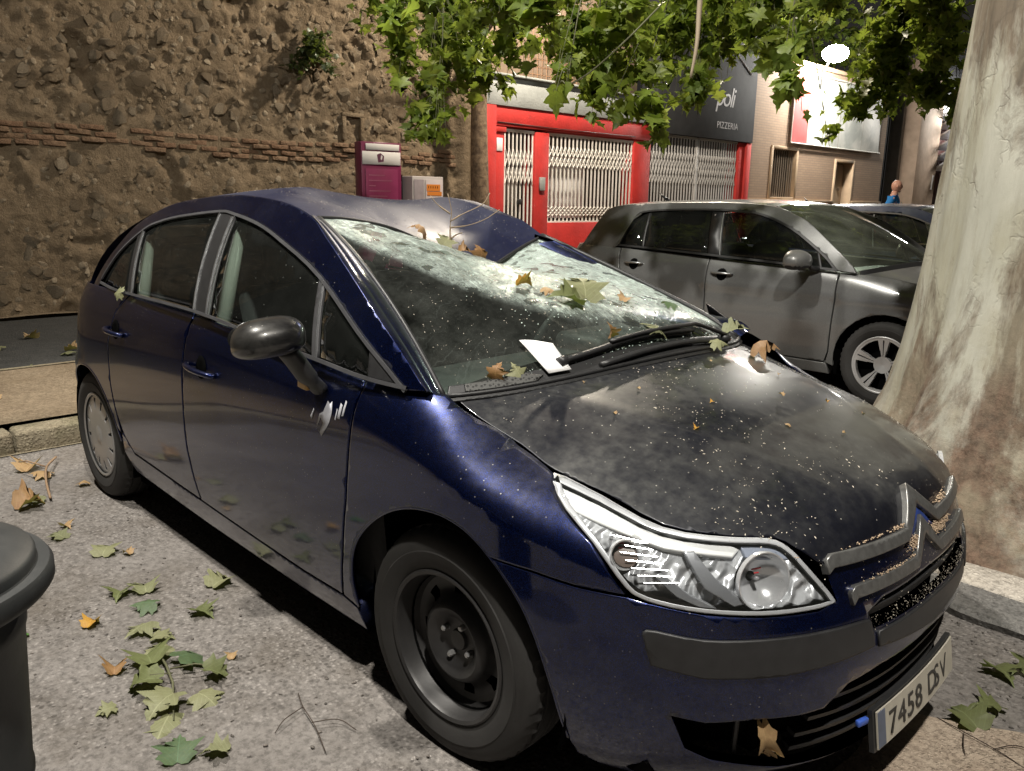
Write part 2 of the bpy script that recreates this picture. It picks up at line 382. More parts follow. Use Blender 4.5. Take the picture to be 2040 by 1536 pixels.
def leaf_mat(name, cols, trans=.45, rough=.45, veins=False):
    t = NT(name)
    g = t.n('ShaderNodeNewGeometry').outputs['Random Per Island']; o = t.n('ShaderNodeObjectInfo').outputs['Random']
    r = t.math('FRACT', t.math('ADD', g, o)); k = len(cols)
    c = t.ramp(r, [(i / (k - 1), cc) for i, cc in enumerate(cols)])
    c = t.mix(t.ramp(t.noise(34, 4), [(.3, 0), (.8, 1)]), c, t.mix(.5, c, (.16, .15, .05)))
    if veins:                       # leaf space: x across, y along the midrib
        sp = t.n('ShaderNodeSeparateXYZ', {0: t.co()}); ax = t.math('ABSOLUTE', sp.outputs[0]); mid = t.math('LESS_THAN', ax, .014)
        fr = t.math('FRACT', t.math('MULTIPLY', t.math('SUBTRACT', sp.outputs[1], t.math('MULTIPLY', ax, .9)), 6.5)); side = t.math('LESS_THAN', fr, .10)
        c = t.mix(t.math('MULTIPLY', t.math('MAXIMUM', mid, t.math('MULTIPLY', side, .6)), .4), c, tuple(min(.6, x * 1.7 + .03) for x in cols[1]))
        c = t.mix(t.ramp(t.noise(5, 5, .7), [(.5, 0), (.72, .55)]), c, tuple(x * .45 for x in (cols[0][0] * 1.3, cols[0][1], cols[0][2])))
    b = t.bsdf(Base_Color=c, Roughness=rough, Specular_IOR_Level=.45)
    tl = t.n('ShaderNodeBsdfTranslucent', {0: t.mix(.4, c, (.45, .6, .07))})
    return t.done(t.n('ShaderNodeMixShader', {0: trans, 1: b, 2: tl}))
def emit(name, col, s):
    t = NT(name); return t.done(t.n('ShaderNodeEmission', {0: col, 1: s}))
M_navy = paint('navy_paint', (.0006, .002, .016), (.0005, .021, .17), .85, .20, .9)
M_hood = paint('navy_bonnet_paint', (.002, .003, .010), (.005, .007, .022), .5, .46, .9, (.19, .19, .17))
M_roof = paint('navy_roof_paint', (.002, .003, .02), (.006, .012, .075), .3, .30, .9, (.10, .105, .125), .25)
M_grey = paint('grey_metallic_paint', (.135, .138, .138), (.25, .255, .255), .35, .35, .3)
M_navy2 = paint('dusty_blue_paint', (.02, .03, .075), (.05, .07, .14), .5, .42, .3)
M_trim = simple('black_trim', (.022, .022, .023), .45, 0, (300, .15, .001), (30, .4))
M_trimgrey = simple('grey_seal', (.06, .06, .064), .5, 0, (200, .2, .001), (14, .5))
M_rubber = simple('tyre_rubber', (.022, .021, .020), .78, 0, (90, .25, .002), (9, .5))
M_steel = simple('black_steel_wheel', (.035, .034, .034), .42, .3, (70, .12, .001), (12, .5))
M_cap = simple('silver_plastic', (.42, .42, .42), .36, .7, (160, .05, .001), (10, .15))
M_alloy = simple('alloy', (.5, .5, .5), .35, .35, None, (10, .15))
M_chrome = simple('chrome', (.75, .76, .77), .12, 1.0)
M_satin = simple('satin_chrome', (.45, .46, .47), .3, .9, None, (40, .3))
M_emblem = simple('dull_emblem', (.19, .19, .185), .32, .6, (120, .2, .001), (60, .5))
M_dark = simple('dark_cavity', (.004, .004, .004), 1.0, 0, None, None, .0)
M_int = simple('interior_cloth', (.025, .025, .026), .85, 0, (220, .3, .001), (40, .3))
M_dash = simple('dash_plastic', (.035, .037, .037), .55, 0, (400, .2, .0005))
M_cream = simple('pale_headlining', (.42, .42, .38), .85)
M_pillar = simple('pale_pillar_trim', (.34, .36, .32), .8)
M_glass = glass('side_glass', (.72, .80, .76), .03)
M_glassd = glass('privacy_glass', (.05, .055, .055), .05)
M_glassg = glass('dusty_screen', (.62, .70, .62), .26, (.30, .33, .26))
M_lens = glass('lamp_lens', (.95, .96, .97), .035)
M_ws = screen_glass('crazed_screen')
M_paper = simple('paper', (.82, .82, .82), .8, 0, (60, .15, .002))
M_white = simple('plate_white', (.46, .43, .36), .5, 0, None, (25, .18))
M_black = simple('plate_ink', (.03, .028, .025), .5)
M_blue = simple('badge_blue', (.02, .045, .20), .5)
M_band = simple('plate_band', (.10, .12, .17), .5, 0, None, (30, .3))
M_scrape = simple('scraped_primer', (.52, .53, .58), .55, 0, (90, .3, .001), (40, .2))
M_red = simple('bulb_red', (.55, .02, .03), .3)
M_amber = simple('amber_plastic', (.55, .33, .10), .35)
# ------------------------------------------------------------------ setting: ground, pavement, road
def ground_mat(name, c1, c2, agg=.5, scale=1.0, stain=.4, moss=0.0):
    t = NT(name)
    big = t.noise(.9 * scale, 6, .6); mid = t.noise(6 * scale, 6, .65); fine = t.noise(120 * scale, 4, .6); spk = t.noise(38 * scale, 5, .75)
    wob = t.n('ShaderNodeVectorMath', {0: t.n('ShaderNodeTexNoise', {'Vector': t.co(), 'Scale': 60.0 * scale, 'Detail': 2.0}).outputs['Color'], 1: (.012, .012, .012), 2: t.co()}, operation='MULTIPLY_ADD').outputs[0]
    vr = t.n('ShaderNodeTexVoronoi', {'Vector': wob, 'Scale': 62.0 * scale}); peb = t.ramp(vr.outputs['Distance'], [(.18, 1), (.55, 0)])
    pc = t.n('ShaderNodeSeparateColor', {0: vr.outputs['Color']}).outputs[0]
    base = t.mix(t.ramp(mid, [(.3, 0), (.7, 1)]), c1, c2)
    worn = t.ramp(big, [(.40, .15), (.56, 1)])
    base = t.mix(t.math('MULTIPLY', t.math('MULTIPLY', peb, worn), agg), base, t.mix(t.ramp(pc, [(.25, 0), (.6, 1)]), tuple(x * .33 for x in c1), tuple(min(1, x * 1.75) for x in c2)))
    base = t.mix(t.ramp(spk, [(.40, .55), (.54, 0)]), base, tuple(x * .42 for x in c1)); base = t.mix(t.ramp(spk, [(.60, 0), (.72, .35)]), base, tuple(min(1, x * 1.5) for x in c2))
    base = t.mix(t.math('MULTIPLY', t.ramp(t.noise(1.7 * scale, 6, .72), [(.46, 0), (.70, 1)]), stain), base, tuple(x * f for x, f in zip(c1, (.48, .42, .33))))
    if moss: base = t.mix(t.math('MULTIPLY', t.ramp(t.noise(2.5, 6, .7), [(.5, 0), (.7, 1)]), moss), base, (.07, .085, .03))
    h = t.math('ADD', t.math('MULTIPLY', t.math('MULTIPLY', peb, worn), .8), t.math('ADD', t.math('MULTIPLY', fine, .4), t.math('ADD', t.math('MULTIPLY', spk, .8), t.math('MULTIPLY', mid, .6))))
    return t.done(t.bsdf(Base_Color=base, Roughness=.88, Specular_IOR_Level=.25, Normal=t.bump(h, .9, .007)))
M_ground = ground_mat('worn_concrete', (.165, .15, .138), (.235, .217, .203), .8, 1, .55)
M_pave = ground_mat('sandy_pavement', (.19, .145, .098), (.26, .205, .14), .4, 1, .5)
M_road = ground_mat('asphalt', (.045, .047, .047), (.07, .07, .068), .4, 1, .3)
M_kerb = ground_mat('kerb_stone', (.24, .20, .14), (.32, .28, .20), .3, 1, .6, .5)
M_kerbw = ground_mat('pale_kerb', (.42, .38, .33), (.52, .48, .42), .3, 1, .25)
M_slab = ground_mat('old_asphalt', (.12, .115, .11), (.17, .165, .155), .5, 1, .3)
M_soil = ground_mat('pit_soil', (.13, .085, .06), (.20, .14, .10), .6, .8, .4)
def sheet(name, x0, x1, y0, y1, z, mat, step=None, amp=0, kind='structure'):
    if step:
        gx = np.arange(x0, x1 + 1e-6, step); gy = np.arange(y0, y1 + 1e-6, step); X, Y = np.meshgrid(gx, gy, indexing='ij')
        Z = z + amp * fbm(np.c_[X.ravel() * 1.5, Y.ravel() * 1.5, 0 * X.ravel()], 4).reshape(X.shape)
        V = np.c_[X.ravel(), Y.ravel(), Z.ravel()]; m = len(gy)
        F = [(i * m + j, (i + 1) * m + j, (i + 1) * m + j + 1, i * m + j + 1) for i in range(len(gx) - 1) for j in range(m - 1)]
        o = mesh_obj(name, V, F, mat, None, True)
    else: o = mesh_obj(name, [(x0, y0, z), (x1, y0, z), (x1, y1, z), (x0, y1, z)], [(0, 1, 2, 3)], mat)
    return tag(o, kind=kind)
sheet('ground', -60, 60, -60, 80, -.03, M_road)
sheet('parking_surface', -3.6, 8, -6, 14, 0, M_ground, .1, .006)
def kerb_run(name, x0, x1, y0, y1, z1, mat, n, parent, axis='y', seed=0):
    r = np.random.default_rng(seed); L0, L1 = (y0, y1) if axis == 'y' else (x0, x1); st = (L1 - L0) / n
    for i in range(n):
        a, b = L0 + i * st + .006, L0 + (i + 1) * st - .006; dz = r.uniform(-.006, .006); m = MB()
        bx = (x0, x1, a, b) if axis == 'y' else (a, b, y0, y1)
        V, F = rbox_data((bx[1] - bx[0], bx[3] - bx[2], z1 + .1 + dz), .025, 3)
        V = V + .006 * fbm(V * 9 + i * 3.1, 3)[:, None]
        mesh_obj('kerb_stone', V + np.array([(bx[0] + bx[1]) / 2, (bx[2] + bx[3]) / 2, (z1 + dz - .1) / 2]), F, mat, parent, True)
kb = tag(sheet('kerb', -3.62, -3.58, -6, 14, .004, M_kerb), kind='structure')
kerb_run('kerb', -3.78, -3.60, -6, 14, .12, M_kerb, 20, kb)
pv = sheet('pavement', -5.56, -3.785, -6, 32, .115, M_pave, .12, .006)
kb2 = sheet('kerb', -5.62, -5.565, -6, 32, .05, M_kerb)
mesh_obj('kerb_face', [(-5.62, -6, .118), (-5.56, -6, .118), (-5.56, 32, .118), (-5.62, 32, .118), (-5.62, -6, -.02), (-5.62, 32, -.02)], [(0, 1, 2, 3), (0, 3, 5, 4)], M_kerb, kb2)
sheet('road', -9.2, -5.62, -6, 32, -.004, M_road, .15, .004)
sheet('wall_footing', -9.7, -9.2, -6, 7.6, .03, M_pave, .08, .02)
sheet('pavement', -9.5, -7.9, 7.65, 32, .10, M_pave)
# planting strip with the tree pit right of the blue car
sheet('soil', -3.5, 3.6, 1.38, 3.2, .012, M_soil, .05, .02)
pk = sheet('kerb', -3.5, 3.6, 1.16, 1.18, .004, M_kerbw)
kerb_run('kerb', -3.5, 3.6, 1.17, 1.385, .055, M_kerbw, 7, pk, 'x', 4)
# old asphalt lip in front of it, broken edge
xs = np.arange(-1.2, 3.6, .03); ed = .95 + .05 * fbm(np.c_[xs * 3, xs * 0, xs * 0], 4) + .02 * vnoise(np.c_[xs * 14, xs * 0, xs * 0])
V = []; F = []
for i, (x, e) in enumerate(zip(xs, ed)):
    hh = .05 + .008 * math.sin(x * 5)
    V += [(x, 1.165, hh), (x, e + .03, hh - .004), (x, e, hh - .018), (x, e + .012, -.01)]
    if i:
        a = 4 * (i - 1); b = 4 * i
        F += [(a, a + 1, b + 1, b), (a + 1, a + 2, b + 2, b + 1), (a + 2, a + 3, b + 3, b + 2)]
tag(mesh_obj('broken_asphalt', V, F, M_slab, None, True, sharp=50), kind='structure')
# ------------------------------------------------------------------ rubble wall
def stone_mat(name, c):
    t = NT(name); r = t.n('ShaderNodeObjectInfo').outputs['Random']; g = t.n('ShaderNodeNewGeometry').outputs['Random Per Island']
    k = t.math('FRACT', t.math('ADD', r, g))
    b = t.ramp(k, [(0, c[0]), (.35, c[1]), (.7, c[2]), (1, c[3])])
    b = t.mix(t.ramp(t.noise(7, 7, .7), [(.25, 0), (.8, 1)]), b, tuple(x * .55 for x in c[0])); b = t.mix(t.math('MULTIPLY', t.ramp(t.noise(40, 4, .7), [(.4, 0), (.7, 1)]), .35), b, c[2])
    h = t.math('ADD', t.noise(16, 8, .68), t.math('MULTIPLY', t.noise(70, 4, .6), .35))
    return t.done(t.bsdf(Base_Color=b, Roughness=.92, Specular_IOR_Level=.2, Normal=t.bump(h, 1.0, .03)))
M_stone = stone_mat('rubble_stone', [(.19, .14, .088), (.27, .21, .14), (.40, .335, .245), (.22, .155, .095)])
M_mortar = stone_mat('old_mortar', [(.18, .13, .08), (.22, .165, .105), (.28, .22, .15), (.20, .145, .09)])
M_brick = stone_mat('old_brick', [(.22, .13, .08), (.25, .155, .098), (.29, .20, .13), (.22, .145, .09)])
def build_wall():
    w = thing('rubble_wall', 'tall old rubble stone wall with a band of thin red bricks', 'wall', (-9.4, 0, 0))
    y0, y1, z1, st = -4.5, 7.72, 6.6, .035
    gy = np.arange(y0, y1 + 1e-6, st); gz = np.arange(-.05, z1, st); Y, Z = np.meshgrid(gy, gz, indexing='ij'); P = np.c_[Y.ravel(), Z.ravel(), 0 * Y.ravel()]
    Q = P + .08 * np.c_[fbm(P * 4, 3, 3), fbm(P * 4, 3, 5), 0 * P[:, 0]]
    d = .058 * fbm(Q * np.array([3.2, 3.9, 1]), 5, 1) + .04 * fbm(Q * 11, 3, 31) + .04 * np.abs(fbm(Q * 7, 4, 8)) + .05 * fbm(P * .5, 2, 4)
    hol = fbm(Q * 2.3, 3, 11); d -= .10 * np.clip(hol - .30, 0, .3) / .3
    low = np.clip((1.9 - P[:, 1]) / .3, 0, 1); d = d * (1 - .35 * low) + .03 * low + .05 * np.clip((.35 - P[:, 1]) / .35, 0, 1)
    band = np.exp(-((P[:, 1] - 2.11) / .16) ** 4); d = d * (1 - .8 * band) + .0 * band
    but = np.clip((P[:, 0] - 7.15) / .12, 0, 1); d = d * (1 - .6 * but) + .12 * but
    V = np.c_[d, P[:, :2]]; m = len(gz)
    F = [(i * m + j, (i + 1) * m + j, (i + 1) * m + j + 1, i * m + j + 1) for i in range(len(gy) - 1) for j in range(m - 1)]
    mesh_obj('mortar_core', V, F, M_mortar, w, True)
    mesh_obj('wall_back', [(-.6, y0, -.05), (-.6, y1, -.05), (-.6, y1, z1), (-.6, y0, z1), (.02, y0, z1 - .03), (.02, y1, z1 - .03), (.05, y1, -.05)], [(0, 3, 2, 1), (3, 4, 5, 2), (1, 2, 5, 6)], M_mortar, w)
    def depth(y, z): i = int((y - y0) / st); j = int((z + .05) / st); return d[min(max(i, 0), len(gy) - 1) * m + min(max(j, 0), m - 1)]
    # stones
    r = np.random.default_rng(3); vari = []
    for k in range(12):
        sv, sf = blob((0, 0, 0), (1, 1, 1), k, 2, .42, 1.9); sv = sv * (1 + .16 * vnoise(sv * 4.3 + k * 3.7))[:, None]
        me = bpy.data.meshes.new('stone'); me.from_pydata([tuple(q) for q in sv], [], sf); me.materials.append(M_stone); me.polygons.foreach_set('use_smooth', np.ones(len(sf), bool)); me.set_sharp_from_angle(angle=rad(28)); vari.append((me, sv, sf))
    spots = []; tries = 0; cell = {}
    while len(spots) < 2300 and tries < 45000:
        tries += 1; big = len(spots) < 420
        a = r.uniform(.06, .125) if big else r.uniform(.02, .06); b = a * r.uniform(.45, .95)
        y = r.uniform(-2.2, 7.1); z = r.uniform(.1, 4.9)
        if abs(z - 2.11) < .17 + b * .8: continue
        if z < 1.9 and r.random() < .45: continue
        if z > 3.9 and r.random() < .3: continue
        ky, kz = int(y / .4), int(z / .4); bad = False
        for q in [s for u in (-1, 0, 1) for v in (-1, 0, 1) for s in cell.get((ky + u, kz + v), [])]:
            if ((q[0] - y) / (q[2] + a)) ** 2 + ((q[1] - z) / (q[3] + b)) ** 2 < .62: bad = True; break
        if bad: continue
        cell.setdefault((ky, kz), []).append((y, z, a, b)); spots.append((y, z, a, b))
    spots.sort(key=lambda s: -s[2] * s[3] / ((s[0] + 2) ** 2 + 100)); mb = MB()
    for i, (y, z, a, b) in enumerate(spots):
        me, sv, sf = vari[r.integers(12)]; low = z < 1.9
        dp = a * r.uniform(.18, .45) * (.6 if low else 1)
        Mx = Matrix.Translation((depth(y, z) + dp * r.uniform(-.45, .2), y, z)) @ Matrix.Rotation(r.normal(.3, .8), 4, 'X') @ Matrix.Rotation(r.normal(0, .22), 4, 'Z') @ Matrix.Diagonal((dp, a, b, 1))
        if i < 300:
            o = bpy.data.objects.new('stone', me); link(o, w); o.matrix_local = Mx
        else: mb.add(sv, sf, 0, Mx)
    tag(mb.obj('stone_rubble', M_stone, w, True, 45), kind='stuff')
    # brick band
    bv = []
    for k in range(9):
        V, F = rbox_data((.07, .27, .060), .014, 3); V = V + .016 * fbm(V * 14 + k * 5, 3)[:, None]; me = bpy.data.meshes.new('brick'); me.from_pydata([tuple(q) for q in V], [], F); me.materials.append(M_brick); me.polygons.foreach_set('use_smooth', np.ones(len(F), bool)); bv.append(me)
    for c in range(4):
        y = -2.2 + .14 * (c % 2)
        while y < 7.1:
            if r.random() > .14:
                o = bpy.data.objects.new('brick', bv[r.integers(9)]); link(o, w); o.location = (-.008 + r.normal(0, .014), y, 1.99 + c * .070 + .02 * math.sin(y * 1.3) + r.normal(0, .004)); o.rotation_euler = (r.normal(0, .02), 0, r.normal(0, .03)); o.scale = (1, r.uniform(.85, 1.02), 1)
            y += .29
    # walled-up niche
    for (a, b, c, d2) in ((4.92, 4.99, 2.28, 2.62), (5.24, 5.31, 2.28, 2.62), (4.92, 5.31, 2.62, 2.68)):
        m = MB(); m.bbox(-.04, .06, a, b, c, d2, .012); m.obj('niche_edge', M_mortar, w, True)
    # plaster corner strip by the shop
    n = 40; V = []; F = []
    for i in range(n):
        z = i * 5.0 / (n - 1); e = .03 * fbm(np.array([[z * 2, 1, 1]]), 3)[0]
        V += [(.0, 7.42 + e, z), (.19 + e * .4, 7.46 + e, z), (.19, 7.71, z)]
        if i: a = 3 * (i - 1); F += [(a, a + 1, a + 4, a + 3), (a + 1, a + 2, a + 5, a + 4)]
    mesh_obj('plaster_strip', V, F, simple('pale_plaster', (.42, .36, .27), .9, 0, (18, .8, .02), (4, .4)), w, True, sharp=40)
    return w
build_wall()
# caper bush on the wall is built with the plants
# ------------------------------------------------------------------ the red shop
def plaster(name, col, b=.5): return simple(name, col, .75, 0, (26, b, .012), (3.2, .42))
M_shopred = plaster('red_plaster', (.48, .026, .022)); M_fasc = plaster('pale_fascia', (.36, .38, .37)); M_grille = simple('white_grille', (.80, .77, .72), .5, 0, None, (30, .2)); M_grille_dim = simple('dim_grey_grille', (.52, .51, .50), .5, 0, None, (30, .2))  # the pizzeria grilles get a greyer copy, dull light put into the colour
M_shopin = simple('shop_inside', (.10, .085, .07), .8); M_sign = simple('charcoal_fascia', (.05, .052, .056), .9, 0, (40, .3, .005), (4, .3), .12)
M_ghost = simple('ghost_letters', (.34, .34, .36), .6); M_tan = simple('tan_wall', (.30, .22, .16), .85, 0, (20, .4, .01), (3, .3))
FX = -9.32
def grille(y0, y1, z0, z1, nb, mat, parent, x=FX - .02, label=None):
    g = bpy.data.objects.new('folding_grille', None); g.empty_display_size = .1; link(g, parent)
    if label: g['label'] = label
    P = (y1 - y0) / nb; m = MB(); m.box(-.008, .008, -.016, .016, z0, z1); me = None
    for i in range(nb + 1):
        y = y0 + i * P
        if me is None: o = m.obj('bar', mat, g); me = o.data
        else: o = bpy.data.objects.new('bar', me); link(o, g)
        o.location = (x, y, 0)
    lt = MB(); H = z1 - z0
    for (f0, f1) in ((.06, .17), (.64, .88)):
        nz = 2
        for i in range(nb):
            ya = y0 + i * P; zz = np.linspace(z0 + f0 * H, z0 + f1 * H, nz + 1)
            for k in range(nz):
                lt.tube([(x + .014, ya, zz[k]), (x + .014, ya + P, zz[k + 1])], .011, 4); lt.tube([(x + .022, ya + P, zz[k]), (x + .022, ya, zz[k + 1])], .011, 4)
    lt.box(x - .02, x + .02, y0 - .03, y1 + .03, z1, z1 + .05); lt.box(x - .02, x + .02, y0 - .03, y1 + .03, z0 - .03, z0)
    tag(lt.obj('lattice', mat, g), kind='stuff')
    return g
def build_shop():
    s = thing('shop', 'red painted shop with white folding grilles and pale grey fascia', 'shop', (0, 0, 0))
    def part(name, x0, x1, y0, y1, z0, z1, mat, label=None, b=.012):
        m = MB(); m.bbox(x0, x1, y0, y1, z0, z1, b); o = m.obj(name, mat, s, True)
        if label: o['label'] = label
        return o
    X = FX
    part('pillar', X - .3, X + .10, 7.72, 7.95, .1, 3.03, M_shopred); part('pillar', X - .3, X + .02, 7.955, 8.22, .1, 2.62, M_shopred)
    part('pillar', X - .3, X + .03, 8.99, 9.36, .1, 2.66, M_shopred); part('pillar', X - .3, X + .03, 11.93, 12.5, .1, 2.95, M_shopred)
    part('lintel', X - .3, X + .06, 7.955, 12.52, 2.70, 3.03, M_shopred); part('plinth', X - .3, X + .02, 9.365, 11.925, .1, 1.03, M_shopred)
    part('fascia', X - .3, X + .09, 7.72, 12.52, 3.035, 3.52, M_fasc); part('ledge', X - .32, X + .16, 7.7, 12.5, 3.52, 3.56, M_fasc)
    part('notice_plate', X + .022, X + .035, 8.02, 8.16, 2.28, 2.5, M_paper, b=.004)
    part('shutter_box', X - .06, X + .05, 7.98, 8.24, 2.6, 2.69, M_shopred)
    part('back_wall', X - .6, X - .5, 7.75, 12.5, .1, 3.0, M_shopin)
    part('interior_panel', X - .46, X - .44, 9.7, 10.9, 1.1, 2.3, M_paper, b=.004)
    part('upper_wall', X - .7, X - .4, 7.72, 12.5, 3.5, 6.4, M_tan)
    grille(8.26, 8.96, .14, 2.62, 7, M_grille, s, label='narrow door grille'); grille(9.40, 11.90, 1.06, 2.62, 22, M_grille, s, label='wide window grille')
    m = MB(); m.tube([(X + .07, 8.0, 2.76), (X + .075, 9.6, 2.745), (X + .075, 11.9, 2.75)], .008, 5); m.obj('cable', M_trim, s, True)
    m = MB(); m.bbox(X + .03, X + .07, 9.10, 9.24, 1.62, 1.86, .006); m.obj('switch_box', M_fasc, s, True); m = MB(); m.bbox(X + .0, X + .05, 8.56, 8.64, 1.36, 1.46, .01); m.obj('padlock', M_steel, s, True)
    # open mesh fence on the shop roof
    f = thing('mesh_fence', 'small wire mesh fence above the pale fascia', 'fence', (X - .2, 9.0, 3.56)); m = MB()
    for i in range(14): m.tube([(0, i * .12, 0), (0, i * .12, .95)], .006, 4)
    for i in range(8): m.tube([(0, 0, i * .13), (0, 1.56, i * .13)], .006, 4)
    m.obj('mesh', simple('rusty_mesh', (.36, .20, .11), .7), f)
    p = thing('pizzeria', 'charcoal fronted pizzeria with folding grilles toned grey for the dull light between red pillars', 'restaurant', (0, 0, 0))
    s = p
    part('signboard', X - .3, X + .12, 12.53, 16.5, 2.88, 5.9, M_sign)
    part('pillar', X - .3, X + .05, 16.02, 16.28, .1, 2.875, M_shopred); part('pillar', X - .3, X + .10, 16.285, 16.5, .1, 2.875, M_shopred); part('back_wall', X - .6, X - .5, 12.5, 16.1, .1, 2.9, M_shopin)
    part('mullion', X - .05, X + .0, 14.28, 14.36, .1, 2.87, M_grille_dim)
    grille(12.55, 14.24, .14, 2.83, 15, M_grille_dim, p); grille(14.40, 15.98, .14, 2.83, 15, M_grille_dim, p)
    T = lambda y, z: frame_mat((X + .1215, y, z), (0, 1, 0), (0, 0, 1), (1, 0, 0))
    text_obj('lettering', 'poli', .62, M_ghost, p, T(14.75, 3.62), .003, shear=.25, space=.85); text_obj('lettering', 'PIZZERIA', .21, M_ghost, p, T(14.85, 3.13), .003, space=1.08)
    m = MB(); m.tube([(X + .125, 14.5, 5.0), (X + .125, 15.05, 5.05), (X + .125, 16.2, 4.42)], .018, 5); m.obj('roof_line_logo', M_ghost, p)
build_shop()
def build_brick():
    t = NT('buff_brick')
    co = t.n('ShaderNodeMapping', {'Vector': t.co(), 'Rotation': (0, math.pi / 2, math.pi / 2)})
    sep = t.n('ShaderNodeSeparateXYZ', {0: t.co()}); cmb = t.n('ShaderNodeCombineXYZ', {0: sep.outputs[1], 1: sep.outputs[2]})
    bt = t.n('ShaderNodeTexBrick', {'Vector': cmb.outputs[0], 'Color1': (.36, .25, .17, 1), 'Color2': (.30, .205, .14, 1), 'Mortar': (.22, .17, .13, 1), 'Scale': 1.0, 'Mortar Size': .007, 'Brick Width': .25, 'Row Height': .062})
    c = t.mix(t.math('MULTIPLY', t.noise(2.2, 5), .35), bt.outputs[0], (.27, .19, .13))
    mb_ = t.done(t.bsdf(Base_Color=c, Roughness=.85, Normal=t.bump(bt.outputs[1], -.5, .01)))
    M_stonef = plaster('window_surround', (.40, .29, .19), .2); M_pane = simple('brown_pane', (.05, .035, .025), .25); M_bar = simple('window_bar', (.22, .18, .14), .5)
    b = thing('brick_building', 'buff brick building with barred window and recessed door under a banner', 'building', (0, 0, 0)); X = FX + .04
    def part(name, x0, x1, y0, y1, z0, z1, mat, parent=b, bv=.006):
        m = MB(); m.bbox(x0, x1, y0, y1, z0, z1, bv); return m.obj(name, mat, parent, True)
    for (a, c2, d, e) in ((16.505, 17.62, 1.5, 4.95), (17.62, 18.95, 2.85, 4.95), (18.95, 21.25, 1.5, 4.95), (21.25, 22.48, 2.68, 4.95), (22.48, 24.6, 1.5, 4.95)):
        m = MB(); m.box(X - .3, X, a, c2, d, e); m.obj('wall', mb_, b)
    for (a, c2) in ((16.505, 21.25), (22.48, 24.6)):
        m = MB(); m.box(X - .3, X + .03, a, c2, .1, 1.497); m.obj('wall_base', simple('tan_render', (.33, .22, .15), .85, 0, (30, .4, .01), (4, .2)), b)
        part('ledge', X - .05, X + .08, a, c2, 1.50, 1.56, M_stonef)
    w = part('window', X - .26, X - .24, 17.66, 18.92, 1.6, 2.82, M_pane)
    for (a, c2, d, e) in ((17.56, 17.66, 1.56, 2.9), (18.91, 19.01, 1.56, 2.9)): part('frame', X - .24, X + .03, a, c2, d, e, M_stonef, w)
    part('frame', X - .24, X + .03, 17.66, 18.91, 2.82, 2.9, M_stonef, w); part('frame', X - .2, X + .03, 17.66, 18.91, 1.56, 1.62, M_stonef, w)
    me = None
    for i in range(11):
        if me is None:
            m = MB(); m.tube([(0, 0, 1.62), (0, 0, 2.82)], .013, 6); o = m.obj('bar', M_bar, w); me = o.data
        else: o = bpy.data.objects.new('bar', me); link(o, w)
        o.location = (X - .08, 17.72 + i * .115, 0)
    d = part('door', X - .28, X - .24, 21.75, 22.40, .1, 2.6, simple('door_tan', (.33, .24, .16), .6)); part('door_panel', X - .25, X - .1, 21.3, 21.36, .1, 2.6, M_grille_dim, d)
    for i in range(4): part('slat', X - .21, X - .19, 21.37 + i * .09, 21.42 + i * .09, .15, 2.5, M_grille_dim, d, .004)
    part('knob', X - .235, X - .18, 22.05, 22.12, 1.85, 1.93, simple('door_knob', (.08, .05, .03), .4), d)
    part('frame', X - .3, X + .04, 21.22, 21.3, .1, 2.72, M_stonef, d); part('frame', X - .3, X + .04, 22.42, 22.5, .1, 2.72, M_stonef, d); part('frame', X - .3, X + .04, 21.3, 22.42, 2.64, 2.72, M_stonef, d)
    part('back_wall', X - .6, X - .5, 16.6, 24.5, .1, 4.8, M_shopin); part('parapet', X - .32, X + .05, 16.505, 24.6, 4.955, 5.06, M_stonef)
    # banner
    bn = thing('banner', 'large faded printed banner with a red end strip hung on the brick building', 'banner', (X + .03, 18.42, 3.02))
    tb = NT('banner_print'); f1 = tb.noise(1.3, 7, .6, .8); f2 = tb.n('ShaderNodeTexWave', {'Vector': tb.co(), 'Scale': .8, 'Distortion': 9.0, 'Detail': 3.0}).outputs['Fac']
    cc = tb.mix(tb.ramp(f1, [(.4, 0), (.6, 1)]), (.50, .50, .46), (.27, .29, .27)); cc = tb.mix(tb.math('MULTIPLY', f2, .35), cc, (.56, .55, .50)); mp = tb.done(tb.bsdf(Base_Color=cc, Roughness=.5))
    def cloth(name, y0, y1, z0, z1, mat, sag=0):
        ny, nz = 24, 12; V = []; F = []
        for i in range(ny + 1):
            for j in range(nz + 1):
                y = y0 + (y1 - y0) * i / ny; z = z0 + (z1 - z0) * j / nz - sag * y; V.append((.018 * math.sin(y * 3 + z) * math.sin(z * 2.2) + .03, y, z))
        for i in range(ny):
            for j in range(nz): a = i * (nz + 1) + j; F.append((a, a + nz + 1, a + nz + 2, a + 1))
        return mesh_obj(name, V, F, mat, bn, True)
    cloth('red_strip', 0, .88, 0, 1.75, simple('banner_red', (.50, .09, .09), .55, 0, None, (6, .25)))
    for (a, c2) in ((.885, 2.75), (2.77, 4.3), (4.31, 5.6)): cloth('printed_panel', a, c2, 0, 1.75, mp)
    m = MB(); m.tube([(.05, 0, -.02), (.05, 5.62, -.02)], .022, 6); m.tube([(.05, 0, 1.77), (.05, 5.62, 1.77)], .022, 6); m.tube([(.05, -.02, 1.8), (.05, -.02, -.02)], .015, 6); m.obj('frame', simple('banner_rail', (.5, .48, .44), .5), bn)
    # dark recess and column beyond
    c = thing('dark_recess', 'dark grey recessed entrance bay beside the brick building', 'building', (0, 0, 0))
    part('wall', X - 1.2, X - 1.0, 24.6, 27.3, .1, 6.2, M_sign, c); part('side_wall', X - 1.0, X - .02, 24.61, 24.75, .1, 6.2, M_sign, c); part('inner_panel', X - .98, X - .94, 25.6, 26.6, .1, 3.4, simple('grey_panel', (.12, .12, .125), .6), c)
